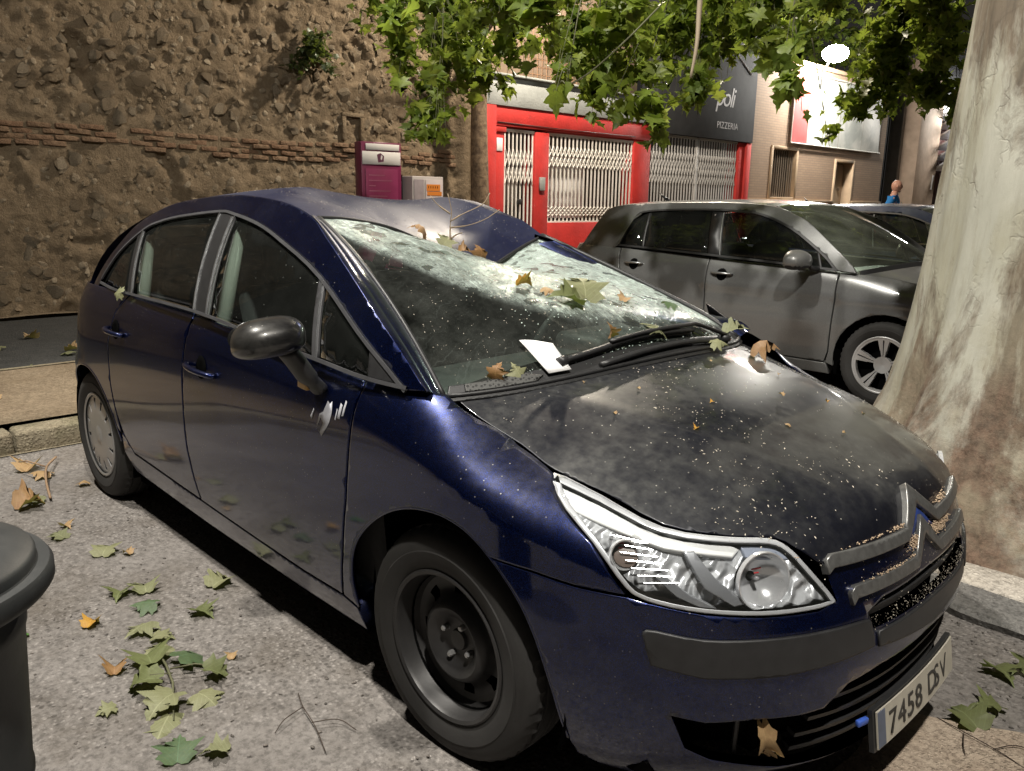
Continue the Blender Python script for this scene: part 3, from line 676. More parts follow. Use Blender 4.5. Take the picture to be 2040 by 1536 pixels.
    c = thing('beige_column', 'broad beige rendered column beyond the dark entrance bay', 'column', (0, 0, 0)); part('shaft', X - .5, X + .02, 27.3, 29.2, .1, 6.2, plaster('beige_render', (.42, .31, .23), .3), c); part('side_pier', X - .9, X - .5, 27.1, 27.32, .1, 6.2, plaster('grey_render', (.25, .23, .21), .3), c); part('mail_slot', X + .02, X + .05, 28.9, 29.0, 2.0, 2.5, M_grille_dim, c)
    c = thing('canopy_building', 'far building with a white slatted canopy over a maroon doorway', 'building', (0, 0, 0)); part('wall', X - .6, X - .5, 29.2, 44, .1, 7, simple('maroon', (.07, .03, .028), .6, 0, None, (2, .4)), c); part('wall_top', X - .5, X - .3, 29.3, 44, 4.55, 7, M_sign, c)
    for i in range(5):
        m = MB(); m.bbox(-.55, .55, 0, 9, -.03, .03, .01); o = m.obj('canopy_slat', simple('canopy_white', (.62, .63, .66), .5), c, True); o.location = (X + .2, 29.6, 3.0 + i * .36); o.rotation_euler = (.0, -.55, 0)
    part('canopy_fascia', X - .2, X - .1, 29.4, 40, 4.4, 5.0, simple('canopy_board', (.7, .7, .72), .5), c); part('step', X - .3, X + .1, 29.3, 40, .1, 1.5, simple('pale_step', (.5, .42, .36), .7), c)
build_brick()
# far dark terrace that closes the street
tb = thing('terrace_building', 'dark terrace closing the far end of the street', 'building', (0, 0, 0)); m = MB(); m.box(-9, 30, 45, 46, 0, 9); m.obj('wall', M_tan, tb)
# ------------------------------------------------------------------ lamps
def lamp_light(name, loc, power, col, size=.12, parent=None, spot=None):
    l = bpy.data.lights.new(name, 'SPOT' if spot else 'POINT'); l.energy = power; l.color = col; l.shadow_soft_size = size
    if spot: l.spot_size = rad(spot); l.spot_blend = .35
    o = bpy.data.objects.new(name, l); link(o, parent); o.location = loc; return o
WARM = (1.0, .87, .70); COOL = (1.0, .95, .86)
M_glow = emit('lamp_glow', (1, .97, .88, 1), 60.0); M_lampmetal = simple('lamp_metal', (.16, .16, .16), .5, .5)
def pole_lamp(x, y, h, dx, dy, power, col, label, size=.14, aim=None, cone=168):
    t = thing('street_lamp', label, 'street lamp', (x, y, 0), 0, None); m = MB()
    m.tube([(0, 0, 0), (0, 0, h - .6), (dx * .15, dy * .15, h - .1), (dx, dy, h)], [.075, .055, .045, .035], 10); m.obj('pole', M_lampmetal, t, True)
    m = MB(); m.bbox(dx - .28, dx + .28, dy - .12, dy + .12, h - .02, h + .10, .04); m.obj('lamp_head', M_lampmetal, t, True)
    m = MB(); m.box(dx - .2, dx + .2, dy - .09, dy + .09, h - .045, h - .03); m.obj('diffuser', M_glow, t)
    l = lamp_light('bulb_light', (dx, dy, h - .12), power, col, size, t, cone)
    if aim: l.rotation_euler = Vector(aim).to_track_quat('-Z', 'Y').to_euler(); l.data.spot_blend = .6
    return t
pole_lamp(3.9, -3.4, 8.2, -.9, .8, P_POLE, COOL, 'tall street lamp behind the photographer lighting the parked cars')
sl = thing('wall_lamp', 'street lamp on a long bracket high over the red shop', 'street lamp', (-6.7, 7.9, 7.2)); m = MB(); m.tube([(-2.7, .2, -.9), (-2.5, .2, -.3), (-.2, 0, .1)], [.05, .045, .035], 8); m.obj('bracket', M_lampmetal, sl, True)
m = MB(); m.bbox(-.28, .28, -.12, .12, 0, .12, .04); m.obj('lamp_head', M_lampmetal, sl, True); m = MB(); m.box(-.2, .2, -.09, .09, -.025, -.01); m.obj('diffuser', M_glow, sl); lamp_light('bulb_light', (0, 0, -.12), P_SHOP, WARM, .14, sl, 172)
pole_lamp(-4.9, -3.7, 8.4, 1.7, 1.5, P_KEY, COOL, 'tall street lamp on the pavement behind the blue car', aim=(2.4, 1.9, -8.4), cone=88)
wl = thing('wall_lamp', 'glaring white street lamp on a bracket above the banner', 'street lamp', (-8.70, 19.40, 5.19)); m = MB()
m.tube([(-.46, .3, -.75), (-.40, .2, -.35), (-.1, 0, -.05)], [.03, .03, .025], 8); m.obj('bracket', M_lampmetal, wl, True)
m = MB(); V, F = blob((0, 0, .05), (.34, .30, .22), 2, 2, .03); m.add(V, F); m.obj('lamp_globe', emit('lamp_globe_glow', (1, .96, .86, 1), 160.0), wl, True)
lamp_light('bulb_light', (.35, -.1, -.05), P_WALL, COOL, .2, wl)
fl = thing('wall_lamp', 'small bright lamp on the far canopy building', 'street lamp', (-8.3, 31.0, 5.25)); m = MB(); V, F = blob((0, 0, 0), (.35, .5, .2), 4, 2, .05); m.add(V, F); m.obj('lamp_globe', emit('far_lamp_glow', (1, .97, .9, 1), 30.0), fl, True); lamp_light('bulb_light', (.3, -.2, -.5), P_WALL * .5, COOL, .2, fl)
m = MB(); m.tube([(-1.0, 0, .1), (0, 0, .1)], .03, 6); m.obj('bracket', M_lampmetal, fl, True)
# ------------------------------------------------------------------ shapes of the blue car
def pchip(xs,ys):
    xs=np.array(xs,float);ys=np.array(ys,float)
    h=np.diff(xs);dl=np.diff(ys)/h
    m=np.zeros(len(xs))
    for i in range(1,len(xs)-1):
        if dl[i-1]*dl[i]>0:
            w1=2*h[i]+h[i-1];w2=h[i]+2*h[i-1]
            m[i]=(w1+w2)/(w1/dl[i-1]+w2/dl[i])
    m[0]=dl[0];m[-1]=dl[-1]
    def f(x):
        x=np.clip(np.asarray(x,float),xs[0],xs[-1])
        i=np.clip(np.searchsorted(xs,x)-1,0,len(xs)-2)
        t=(x-xs[i])/h[i]
        return (ys[i]*(1+2*t)*(1-t)**2+m[i]*h[i]*t*(1-t)**2+ys[i+1]*t*t*(3-2*t)+m[i+1]*h[i]*t*t*(t-1))
    return f
def sstep(a,b,x):
    t=np.clip((np.asarray(x,float)-a)/(b-a),0,1);return t*t*(3-2*t)
# ---------- blue hatchback: side/front shell  L(t,z) ; near side is y<0
X0=-.05; TC=1.15; PX=2.5
XR=-2.45; TR=-3.75; PR=3.0
_w=pchip([.12,.2,.3,.45,.6,.75,.88,1.0,1.1],[.79,.825,.855,.878,.887,.884,.872,.852,.83])
_N=pchip([.12,.18,.24,.33,.43,.52,.58,.64,.8],[.80,.862,.882,.894,.897,.888,.868,.85,.83])
_Rr=pchip([.15,.3,.5,.62,.7,.9,1.1],[3.2,3.31,3.34,3.33,3.22,3.15,3.02])
_zs=pchip([-4,-2.4,-1.4,-.6,-.25,.0,.25,.5,.8,1.15],[.9,.9,.9,.86,.82,.78,.70,.62,.60,.60])
_zt=pchip([-4,-2.75,-2.0,-1.4,-.57,-.16,-.05,.12,.25,.40,.54,.66,.8,1.15],[1.05,1.045,1.036,1.026,.977,.962,.945,.868,.83,.812,.79,.78,.785,.80])
_d=pchip([-4,-1.4,-.6,-.3,-.12,0,.15,.35,.6,.85,1.15],[.03,.03,.035,.05,.085,.14,.19,.19,.14,.11,.10])
def L(t,z):
    t=np.asarray(t,float);z=np.asarray(z,float);t,z=np.broadcast_arrays(t,z)
    mir=t>TC
    t=np.where(mir,2*TC-t,t)
    zs=_zs(t);zt=_zt(t)
    a=np.clip((z-zs)/(zt-zs),0,1.15)
    ins=_d(t)*(1-np.sqrt(np.clip(1-(.90*np.minimum(a,1.05))**2,0.02,1)))/(1-np.sqrt(1-.81))
    w=_w(z)-ins
    N=_N(z)-ins
    # front corner
    ph=np.clip((t-X0)/(TC-X0),0,1)*np.pi/2
    c,s=np.cos(ph),np.sin(ph)
    r=(np.abs(c)**PX+np.abs(s)**PX)**(-1/PX)
    xf=X0+(N-X0)*s*r; yf=w*c*r
    # rear corner
    pr=np.clip((XR-t)/(XR-TR),0,1)*np.pi/2
    cr,sr=np.cos(pr),np.sin(pr)
    rr=(np.abs(cr)**PR+np.abs(sr)**PR)**(-1/PR)
    xr=XR-(_Rr(z)+XR)*sr*rr; yr=w*cr*rr
    x=np.where(t>X0,xf,np.where(t<XR,xr,t)); y=np.where(t>X0,yf,np.where(t<XR,yr,w))
    return np.stack([x,np.where(mir,y,-y),z],-1)
# ---------- greenhouse side G(x,z)
_yb=pchip([-3.3,-2.9,-2.5,-2.0,-1.4,-.8,-.4,-.2,0,.1],[.62,.745,.82,.847,.857,.857,.845,.815,.755,.72])
def G(x,z):
    x=np.asarray(x,float);z=np.asarray(z,float);x,z=np.broadcast_arrays(x,z)
    h=z-1.0
    y=_yb(x)-(.30*h+.55*np.maximum(h,0)**2)
    return np.stack([x,-y,z],-1)
# ---------- bonnet H(x,y)
_zc=pchip([-.35,-.1,.1,.25,.4,.6,.7,.75,.785,.822,.84,.9],[1.02,.992,.972,.95,.918,.843,.796,.772,.748,.699,.668,.56])
_cc=pchip([-.3,-.15,.12,.24,.4,.52,.63,.70,.75,.79,.9],[.10,.13,.245,.287,.295,.313,.336,.355,.42,.56,.62])
def H(x,y):
    x=np.asarray(x,float);y=np.asarray(y,float);x,y=np.broadcast_arrays(x,y)
    return np.stack([x,y,_zc(x)-_cc(x)*np.abs(y)**2.2],-1)
# ---------- roof
_rl=pchip([-3.0,-2.93,-2.8,-2.6,-2.4,-2.0,-1.5,-1.19,-1.0,-.9,-.65,-.4,-.12],[.75,.84,1.07,1.215,1.304,1.41,1.447,1.43,1.385,1.345,1.235,1.105,.953])
def railY(x): return -G(x,_rl(x))[...,1]
VA=np.array([-.93,.12]);VB=np.array([-1.50,-.40])
def roofdent(x,y):
    d=VA-VB;ln=np.hypot(*d);d=d/ln
    rx=x-VB[0];ry=y-VB[1]
    s=(rx*d[0]+ry*d[1])/ln
    n=-rx*d[1]+ry*d[0]
    dep=.275*np.clip(s,0,1.15)
    wn=np.where(n<0,.52,1.35-.85*np.clip(s,0,1))
    k=np.sqrt(n*n+.004**2)/wn
    return dep*np.clip(1-k,0,1)
def RF(x,y):
    x=np.asarray(x,float);y=np.asarray(y,float);x,y=np.broadcast_arrays(x,y)
    yr=railY(x)
    q=np.clip(np.abs(y)/yr,0,1)
    z=_rl(x)+.045*(1-q**2.4)*(1-.9*sstep(-.05,.35,y)*sstep(-1.9,-1.2,x))-roofdent(x,y)-.085*sstep(.15,.6,y)*sstep(-1.7,-1.0,x)
    return np.stack([x,y,z],-1)
# ---------- windscreen WS(a,b)
def wsbase(a):
    y=.735*a; x=.06-.19*np.abs(a)**2.2; z=_zc(x)-_cc(x)*np.abs(y)**2.2+.006
    return np.stack([x,y,z],-1)
def wtx(a): return -.945-.02*sstep(-1,0,a)-.10*sstep(.1,1,a)
def wstop(a):
    y=.6*a
    x=wtx(a)
    p=RF(x,y); return p
_kn=pchip([-1,-.96,-.83,-.71,-.56,-.4,-.24,0,.3,.63,.85,1],[.95,.78,.6,.44,.325,.234,.18,.15,.14,.12,.10,.08])
def WS(a,b):
    a=np.asarray(a,float);b=np.asarray(b,float);a,b=np.broadcast_arrays(a,b)
    B=wsbase(a)
    y=.6*a;x=wtx(a)
    flat=np.stack([x,y,_rl(x)+.045*(1-np.clip(np.abs(y)/railY(x),0,1)**2.4)],-1)
    T=RF(x,y)
    P=B+(flat-B)*b[...,None]
    bul=4*b*(1-b)*(.045+.02*(1-a*a))
    bul=bul*(1-.75*sstep(.2,1,a)); P=P+bul[...,None]*np.array([.55,0,.83])
    kn=_kn(a)
    k=np.clip((b-kn)/np.maximum(1-kn,.05),0,1)
    k=np.where(k<.12,k*k/.24,k-.06)/.94
    return P+(T-flat)*k[...,None]+0*bul[...,None]
# ------------------------------------------------------------------ blue hatchback
def arc(cx, cz, r, a0, a1, n=14): return [(cx + r * math.cos(rad(a)), cz + r * math.sin(rad(a))) for a in np.linspace(a0, a1, n)]
def sub_poly(*chunks):
    out = []
    for c in chunks: out += [tuple(q) for q in c]
    return out
def wheel(name, parent, loc, steer, R, W, rr, face, label=None):
    """tyre + rim; axis y, outer face towards -y"""
    w = bpy.data.objects.new(name, None); w.empty_display_size = .1; link(w, parent); w.location = loc; w.rotation_euler = (0, 0, steer)
    if label: w['label'] = label
    h = W / 2; m = MB()
    prof = [(rr - .012, -h + .03), (rr, -h + .010), (rr + .012, -h + .004), (rr + .03, -h - .003), (rr + .055, -h - .006), (rr + .058, -h - .0035), (R - .035, -h - .002), (R - .018, -h + .008), (R - .007, -h + .022), (R - .001, -h + .036)]
    prof += [(R, -h + .045), (R, -.046), (R - .008, -.044), (R - .008, -.036), (R, -.034), (R + .001, -.006), (R - .008, -.004), (R - .008, .004), (R + .001, .006), (R, .034), (R - .008, .036), (R - .008, .044), (R, .046), (R, h - .045), (R - .007, h - .02), (R - .04, h), (rr, h - .01), (rr - .02, h - .03)]
    n = 96; th = np.linspace(0, 2 * np.pi, n, endpoint=False); V = []
    for k, (r, y) in enumerate(prof):
        rv = np.full(n, r)
        if 8 <= k <= 10 or 23 <= k <= 24: rv = rv - .007 * (np.arange(n) % 2)          # tread blocks on the shoulder
        V.append(np.c_[rv * np.cos(th), np.full(n, y), rv * np.sin(th)])
    V = np.concatenate(V); F = [(i * n + j, (i + 1) * n + j, (i + 1) * n + (j + 1) % n, i * n + (j + 1) % n) for i in range(len(prof) - 1) for j in range(n)]
    z = V[:, 2]; V[:, 2] = np.where(z < -R + .012, -R + .012 + (z + R - .012) * .4, z)           # flat where it stands
    mesh_obj('tyre', V, F, M_rubber, w, True, sharp=35)
    face(w, -h, rr); return w
def steel_face(w, y, rr):
    m = MB()
    m.lathe([(rr + .004, y + .012), (rr + .006, y + .004), (rr + .001, y + .000), (rr - .008, y + .004), (rr - .012, y + .014), (rr - .016, y + .05), (rr - .03, y + .075)], 72, 'y')
    # disc: hollow ring, raised dome, sunk hub
    n = 72; rs = [rr - .028, rr - .045, rr - .062, rr - .078, rr - .088, rr - .098, rr - .108, rr - .12, rr - .135, rr - .15, .028, .0]
    ys = [.072, .078, .080, .072, .052, .036, .031, .036, .052, .060, .062, .062]; th = np.linspace(0, 2 * np.pi, n, endpoint=False)
    V = np.concatenate([np.c_[r * np.cos(th), np.full(n, y + q), r * np.sin(th)] for r, q in zip(rs, ys)])
    F = []
    for i in range(len(rs) - 1):
        for j in range(n):
            if i in (1, 2) and (j % 9) in (0, 1, 2): continue          # vent slots
            F.append((i * n + j, i * n + (j + 1) % n, (i + 1) * n + (j + 1) % n, (i + 1) * n + j))
    m.add(V, F); o = m.obj('rim', M_steel, w, True, 40)
    m = MB(); m.lathe([(0, y + .11), (rr - .02, y + .11)], 48, 'y'); m.lathe([(rr - .02, y + .05), (rr - .02, y + .12)], 48, 'y'); m.obj('brake_drum', M_dark, w)
    for k in range(4):
        a = rad(45 + 90 * k + 20); b = MB(); b.lathe([(0, y + .040), (.006, y + .040), (.0085, y + .043), (.0085, y + .065)], 6, 'y', M=Matrix.Translation((.05 * math.cos(a), 0, .05 * math.sin(a)))); b.obj('wheel_bolt', M_cap, w)
    b = MB(); b.lathe([(0, y + .052), (.026, y + .053), (.03, y + .062)], 24, 'y'); b.obj('hub_cap', M_steel, w, True, 40)
def plate_face(hole, mats, depth, prof, nr=26, na=180, name='hubcap'):
    def face(w, y, rr):
        rs = np.linspace(.0, rr + .002, nr); th = np.linspace(0, 2 * np.pi, na, endpoint=False); P = []
        for r in rs: P.append(np.c_[r * np.cos(th), np.full(na, y + prof(r / rr)), r * np.sin(th)])
        V = np.concatenate(P); F = []; keep = np.zeros((nr - 1, na), bool)
        for i in range(nr - 1):
            for j in range(na):
                keep[i, j] = not hole((rs[i] + rs[i + 1]) / 2 / rr, (th[j] + np.pi / na))
        N = len(V); V = np.concatenate([V, V + np.array([0, depth, 0])])
        for i in range(nr - 1):
            for j in range(na):
                a, b, c, d = i * na + j, i * na + (j + 1) % na, (i + 1) * na + (j + 1) % na, (i + 1) * na + j
                if keep[i, j]:
                    F.append((a, b, c, d))
                    if not keep[i, (j + 1) % na]: F.append((b, b + N, c + N, c))
                    if not keep[i, (j - 1) % na]: F.append((d, d + N, a + N, a))
                    if i < nr - 2 and not keep[i + 1, j]: F.append((c, c + N, d + N, d))
                    if i > 0 and not keep[i - 1, j]: F.append((a, a + N, b + N, b))
        mesh_obj(name, V, F, mats, w, True, sharp=35)
        m = MB(); m.lathe([(0, y + depth + .03), (rr - .02, y + depth + .03), (rr - .005, y + .01)], 48, 'y'); m.obj('rim_well', M_dark, w)
        m = MB(); m.lathe([(rr + .006, y + .01), (rr + .007, y + .002), (rr + .0, y - .001), (rr - .008, y + .004)], 72, 'y'); m.obj('rim_edge', mats, w, True)
    return face
def cap_hole(f, a):
    k = (a / (2 * math.pi) * 12) % 1.0
    return .66 < f < .90 and .30 < k < .30 + .38 * (f - .3)
cap_face = plate_face(cap_hole, M_cap, .018, lambda f: .004 + .018 * max(0, f - .55) if f > .2 else -.004 + .02 * f)
def alloy_hole(f, a):
    k = abs(((a / (2 * math.pi) * 5 + .25) % 1.0) - .5) * 2          # 0 at spoke centre
    wdt = .30 + .12 * (f - .3)
    return .30 < f < .90 and (k > wdt or k < .05)
alloy_face = plate_face(alloy_hole, M_alloy, .035, lambda f: .004 + .035 * max(0, (1 - f)) ** 1.2, 28, 200, 'rim')

car = thing('hatchback', 'dusty navy blue hatchback with a caved in roof and crazed windscreen', 'car', (0, 0, 0))
ZB = .17
FARCH = [(-.402, .26), (-.400, .364), (-.357, .484), (-.262, .585), (-.142, .657), (-.005, .691), (.09, .68), (.160, .632)]
fender = panel('fender', L, sub_poly([(-.19, .962), (-.345, .957), (-.349, .901), (-.363, .758), (-.379, .608), (-.42, .437), (-.47, .275)], smooth_poly(FARCH, sub=4),
    [(.256, .632), (.343, .622), (.431, .620), (.369, .719), (.282, .788), (.253, .817)], [(.135, .857), (.014, .912), (-.083, .954)]), M_navy, car, h=.03)
mirror_y(fender)
def lip(pts, name='arch_lip', S=L, mat=None, r=.006, off=.0):
    q = smooth_poly(pts, sub=5); P = S(q[:, 0], q[:, 1]); N = snormal(S, q[:, 0], q[:, 1]); m = MB(); m.tube(P + N * off, r, 6); return m.obj(name, mat or M_navy, car, True)
mirror_y(lip(FARCH + [(.215, .56), (.25, .465), (.275, .35), (.290, .25), (.298, .20)], r=.006, off=-.005))
# front bumper with slot and mouth openings
def mir(q): return [(2 * TC - a, b) for a, b in q][::-1]
def symm(q): return list(q) + mir(q)
bl = [(.318, .150), (.365, .13), (.467, .118), (.70, .118), (TC, .122)]
bu = [(.165, .630), (.256, .630), (.343, .620), (.431, .617), (.464, .609), (.555, .592), (.658, .583), (.768, .580), (.812, .592), (.80, .655), (.86, .664), (1.0, .668), (TC, .668)]
ba = smooth_poly([(.160, .632), (.215, .56), (.25, .465), (.275, .35), (.292, .25), (.302, .18)], sub=4)
out = list(map(tuple, ba[:-1])) + bl; outer = out + mir(out)[1:]
top = mir(bu) ; top = top[1:] + []
bump_poly = outer + [(2 * TC - a, b) for a, b in bu][0:] [::1]
bump_poly = outer + [(2 * TC - a, b) for a, b in bu[:-1]] + bu[::-1][:-1]
slot = symm([(.895, .508), (.885, .545), (.93, .568), (TC, .572)][::-1][::-1]); slot = [(.895, .508), (.885, .548), (.94, .566), (TC, .570)]; slot = slot + [(2 * TC - a, b) for a, b in slot[::-1]][1:]
mouth = [(.515, .255), (.490, .345), (.547, .333), (.635, .342), (.72, .340), (.775, .345), (.83, .394), (.92, .410), (TC, .415)]; mouth = mouth + [(2 * TC - a, b) for a, b in mouth[::-1]][1:] + [(2 * TC - a, b) for a, b in [(.56, .225), (.70, .185), (.9, .17)]] + [(TC, .168), (.9, .17), (.70, .185), (.56, .225)]
bumper = panel('bumper', L, bump_poly, M_navy, car, h=.03, holes=[slot, mouth], label='front bumper with a dusty slatted mouth', skirt=.022)
inner = panel('grille_backing', L, [(.46, .16), (.46, .555), (.82, .562), (.85, .64), (2 * TC - .85, .64), (2 * TC - .82, .562), (2 * TC - .46, .555), (2 * TC - .46, .16)], M_dark, bumper, h=.06, off=-.075, skirt=0, bev=0)
def lslat(name, t0, t1, z0, z1=None, off=-.02, hgt=.012, dep=.03, mat=M_trim, parent=None, n=40):
    t = np.linspace(t0, t1, n); z = np.full(n, z0) if z1 is None else z0 + (z1 - z0) * np.abs(t - TC) / (TC - t0)
    P = L(t, z); N = snormal(L, t, z); N[:, 2] = 0; N /= np.linalg.norm(N, axis=1)[:, None]; up = np.array([0, 0, 1.0]); V = []; F = []
    for p_, n_ in zip(P, N):
        V += [p_ + n_ * off + up * hgt / 2, p_ + n_ * (off - .004) - up * hgt / 2, p_ + n_ * (off - dep) - up * hgt / 2, p_ + n_ * (off - dep) + up * hgt / 2]
    for i in range(n - 1):
        for k in range(4): F.append((4 * i + k, 4 * i + (k + 1) % 4, 4 * i + 4 + (k + 1) % 4, 4 * i + 4 + k))
    F += [(0, 3, 2, 1), (4 * n - 4, 4 * n - 3, 4 * n - 2, 4 * n - 1)]
    return mesh_obj(name, V, F, mat, parent or bumper)
lslat('grille_slat', .90, 2 * TC - .90, .538, off=-.012, hgt=.02)
for k, z in enumerate((.385, .345, .302, .26, .218)):
    t0 = (.86, .80, .76, .735, .73)[k]; lslat('grille_slat', t0, 2 * TC - t0, z, off=-.022, hgt=.013)
for t0 in (.615, 2 * TC - .615):
    P0, P1 = L(t0, .20), L(t0, .345); m = MB(); m.tube([P0 * .965 + np.array([0, 0, .007]), P1 * .965 + np.array([0, 0, .01])], .006, 6); m.obj('pocket_divider', M_trim, bumper)
strip = smooth_poly([(.449, .512), (.455, .552), (.547, .540), (.687, .539), (.86, .537), (.885, .530)], sub=4)
sp = [tuple(q) for q in strip] + [(.893, .468), (.683, .450), (.542, .449), (.456, .470)]
mirror_y(panel('rub_strip', L, sp, M_trim, bumper, h=.03, off=.007, skirt=.012, bev=.004))
band = [(.905, .46), (.905, .500), (TC, .503)]; band = band + [(2 * TC - a, b) for a, b in band[::-1]][1:] + [(TC, .43)]
panel('rub_strip', L, band, M_trim, bumper, h=.035, off=.006, skirt=.012, label='black centre strip under the grille slot')
# number plate
pl = bpy.data.objects.new('number_plate', None); link(pl, car); pl.location = (.898, 0, .232); pl.rotation_euler = (0, rad(-9), 0); pl.scale = (1, .97, .86)
def plate_sheet(name, y0, y1, mat, off=0, hh=.055, th=.004):
    n = 12; V = []; F = []
    for i in range(n + 1):
        y = y0 + (y1 - y0) * i / n; x = -.16 * y * y + off; V += [(x, y, -hh), (x, y, hh), (x - th, y, hh), (x - th, y, -hh)]
    for i in range(n):
        for k in range(4): F.append((4 * i + k, 4 * i + 4 + k, 4 * i + 4 + (k + 1) % 4, 4 * i + (k + 1) % 4))
    F += [(0, 1, 2, 3), (4 * n, 4 * n + 3, 4 * n + 2, 4 * n + 1)]
    return mesh_obj(name, V, F, mat, pl)
plate_sheet('plate', -.26, .26, M_white); plate_sheet('plate_holder', -.27, .27, M_trim, -.006, .062, .012); plate_sheet('country_band', -.258, -.222, M_band, .001, .052, .002)
xx = -.208
for ch in '7458 DSV':
    if ch != ' ':
        xm = xx + .022; text_obj('character', ch, .098, M_black, pl, frame_mat((-.16 * xm * xm + .0012, xx, -.036), (-.32 * xm, 1, 0), (0, 0, 1), (1, 0, 0)), .0012)
    xx += .052 if ch != ' ' else .034
m = MB(); m.bbox(-.006, .006, -.018, .018, -.008, .008, .003); o = m.obj('blue_tag', simple('blue_tag', (.05, .12, .5), .4), bumper, True); o.location = (.862, -.29, .262); o.rotation_euler = (0, 0, -.25)
m = MB(); m.box(.40, .70, -.50, .50, .2, .55); m.box(.40, .74, -.30, .30, .5, .64); m.obj('nose_block', M_dark, car)  # black block added behind the bumper so its openings look dark
# emblem: two stacked chevrons lying on nose and bonnet edge
em = bpy.data.objects.new('emblem', None); link(em, car); em['label'] = 'double chevron badge full of seed dust'
def chevron(pts, w, mat, off, name='chevron'):
    a = [(x, z) for x, z in pts]; a = a + [(2 * TC - x, z) for x, z in a[::-1]][1:]
    lo = [(x, z - w * (1.55 if abs(x - TC) < .001 else 1.0)) for x, z in a]
    return panel(name, L, a + lo[::-1], mat, em, h=.02, gap=0, off=off, skirt=.022, bev=.003)
chevron([(.80, .676), (.815, .686), (1.065, .680), (TC, .757)], .026, M_emblem, .014)
chevron([(.845, .601), (.858, .613), (1.085, .613), (TC, .690)], .026, M_emblem, .012)
panel('badge_inset', L, [(1.06, .640), (1.085, .650), (TC, .722), (2 * TC - 1.085, .650), (2 * TC - 1.06, .640), (TC, .672)], M_blue, em, h=.03, gap=0, off=.003, skirt=.004, bev=0)
# bonnet
HE = [(-.143, -.707), (-.022, -.715), (.123, -.703), (.243, -.704), (.376, -.686), (.523, -.654), (.633, -.562), (.702, -.478), (.745, -.452), (.786, -.408)]
HF = [(.806, -.32), (.822, -.232), (.833, -.12), (.836, 0)]
CW = [(-.143, -.707), (-.056, -.538), (.032, -.281), (.058, 0)]
hs = [tuple(q) for q in smooth_poly(HE + HF, sub=3)] + [(x, -y) for x, y in [tuple(q) for q in smooth_poly(HE + HF, sub=3)][::-1]][1:]
cw = [(x, -y) for x, y in [tuple(q) for q in smooth_poly(CW, sub=4)]][1:] ; cw2 = [tuple(q) for q in smooth_poly(CW, sub=4)][::-1][1:-1]
def hdisp(x, y):
    # two long creases and a shallow sag
    c = np.abs(np.abs(y) - (.50 - .28 * sstep(-.1, .9, x)))
    return .0035 * np.exp(-(c / .04) ** 2) * sstep(-.1, .1, x) - .006 * np.exp(-((x - .25) ** 2 + (y - .05) ** 2) / .05)
def Hd(x, y): P = H(x, y); return P + np.array([0, 0, 1.0]) * hdisp(P[..., 0], P[..., 1])[..., None]
bonnet = panel('bonnet', Hd, hs + cw + cw2, M_hood, car, h=.022, up=(0, 0, 1), skirt=.02)
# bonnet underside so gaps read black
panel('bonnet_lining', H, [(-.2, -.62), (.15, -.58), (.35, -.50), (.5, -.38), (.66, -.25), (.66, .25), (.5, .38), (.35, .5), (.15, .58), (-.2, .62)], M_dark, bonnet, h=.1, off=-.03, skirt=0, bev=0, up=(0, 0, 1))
# headlamp
HLo = [(.253, .817), (.375, .791), (.499, .750), (.621, .735), (.70, .729), (.735, .712), (.765, .672), (.812, .594), (.790, .584), (.735, .583), (.658, .585), (.555, .594), (.485, .606), (.450, .618), (.428, .637), (.369, .719), (.282, .788)]
hl = bpy.data.objects.new('headlight', None); link(hl, car)
panel('lens', L, smooth_poly(HLo, True, 3), M_lens, hl, h=.025, gap=.003, off=.002, skirt=.012, bev=.005)
M_refl = NT('lamp_reflector'); M_refl = M_refl.done(M_refl.bsdf(Base_Color=(.74, .76, .79, 1), Metallic=.35, Roughness=.24, Coat_Weight=.5, Coat_Roughness=.04, Normal=M_refl.bump(M_refl.math('ADD', M_refl.vor(17, 'F1'), M_refl.math('MULTIPLY', M_refl.n('ShaderNodeTexWave', {'Vector': M_refl.co(), 'Scale': 14.0, 'Distortion': 6.0}).outputs['Fac'], .5)), .8, .03)))
def bucket(t, z): return -.012 - .016 * np.clip((np.minimum(t - .30, .80 - t)) / .25, 0, 1) + .0 * z
panel('reflector', L, inset(smooth_poly(HLo, True, 3), .006), M_refl, hl, h=.022, gap=0, off=0, skirt=0, bev=0, disp=bucket, holes=[arc(a_, z_, r_, 0, 360, 20)[:-1] for a_, z_, r_ in ((.675, .652, .052), (.43, .70, .024))])
panel('lamp_surround', L, smooth_poly(HLo, True, 3), simple('lamp_surround', (.62, .63, .65), .3, .3), hl, h=.03, gap=.001, off=-.001, skirt=.05, bev=.003, holes=[inset(smooth_poly(HLo, True, 3), .010)])
M_ind = simple('pale_indicator', (.80, .81, .80), .25, .0)
panel('indicator_strip', L, [(.262, .806), (.375, .783), (.499, .742), (.612, .729), (.640, .716), (.625, .703), (.50, .718), (.40, .748), (.31, .775)], M_ind, hl, h=.02, gap=0, off=-.012, skirt=.02, bev=.003)
panel('indicator_strip', L, [(.645, .727), (.70, .722), (.728, .706), (.735, .690), (.65, .703)], simple('blue_white', (.45, .50, .62), .25, .3), hl, h=.02, gap=0, off=-.014, skirt=.02, bev=.003)
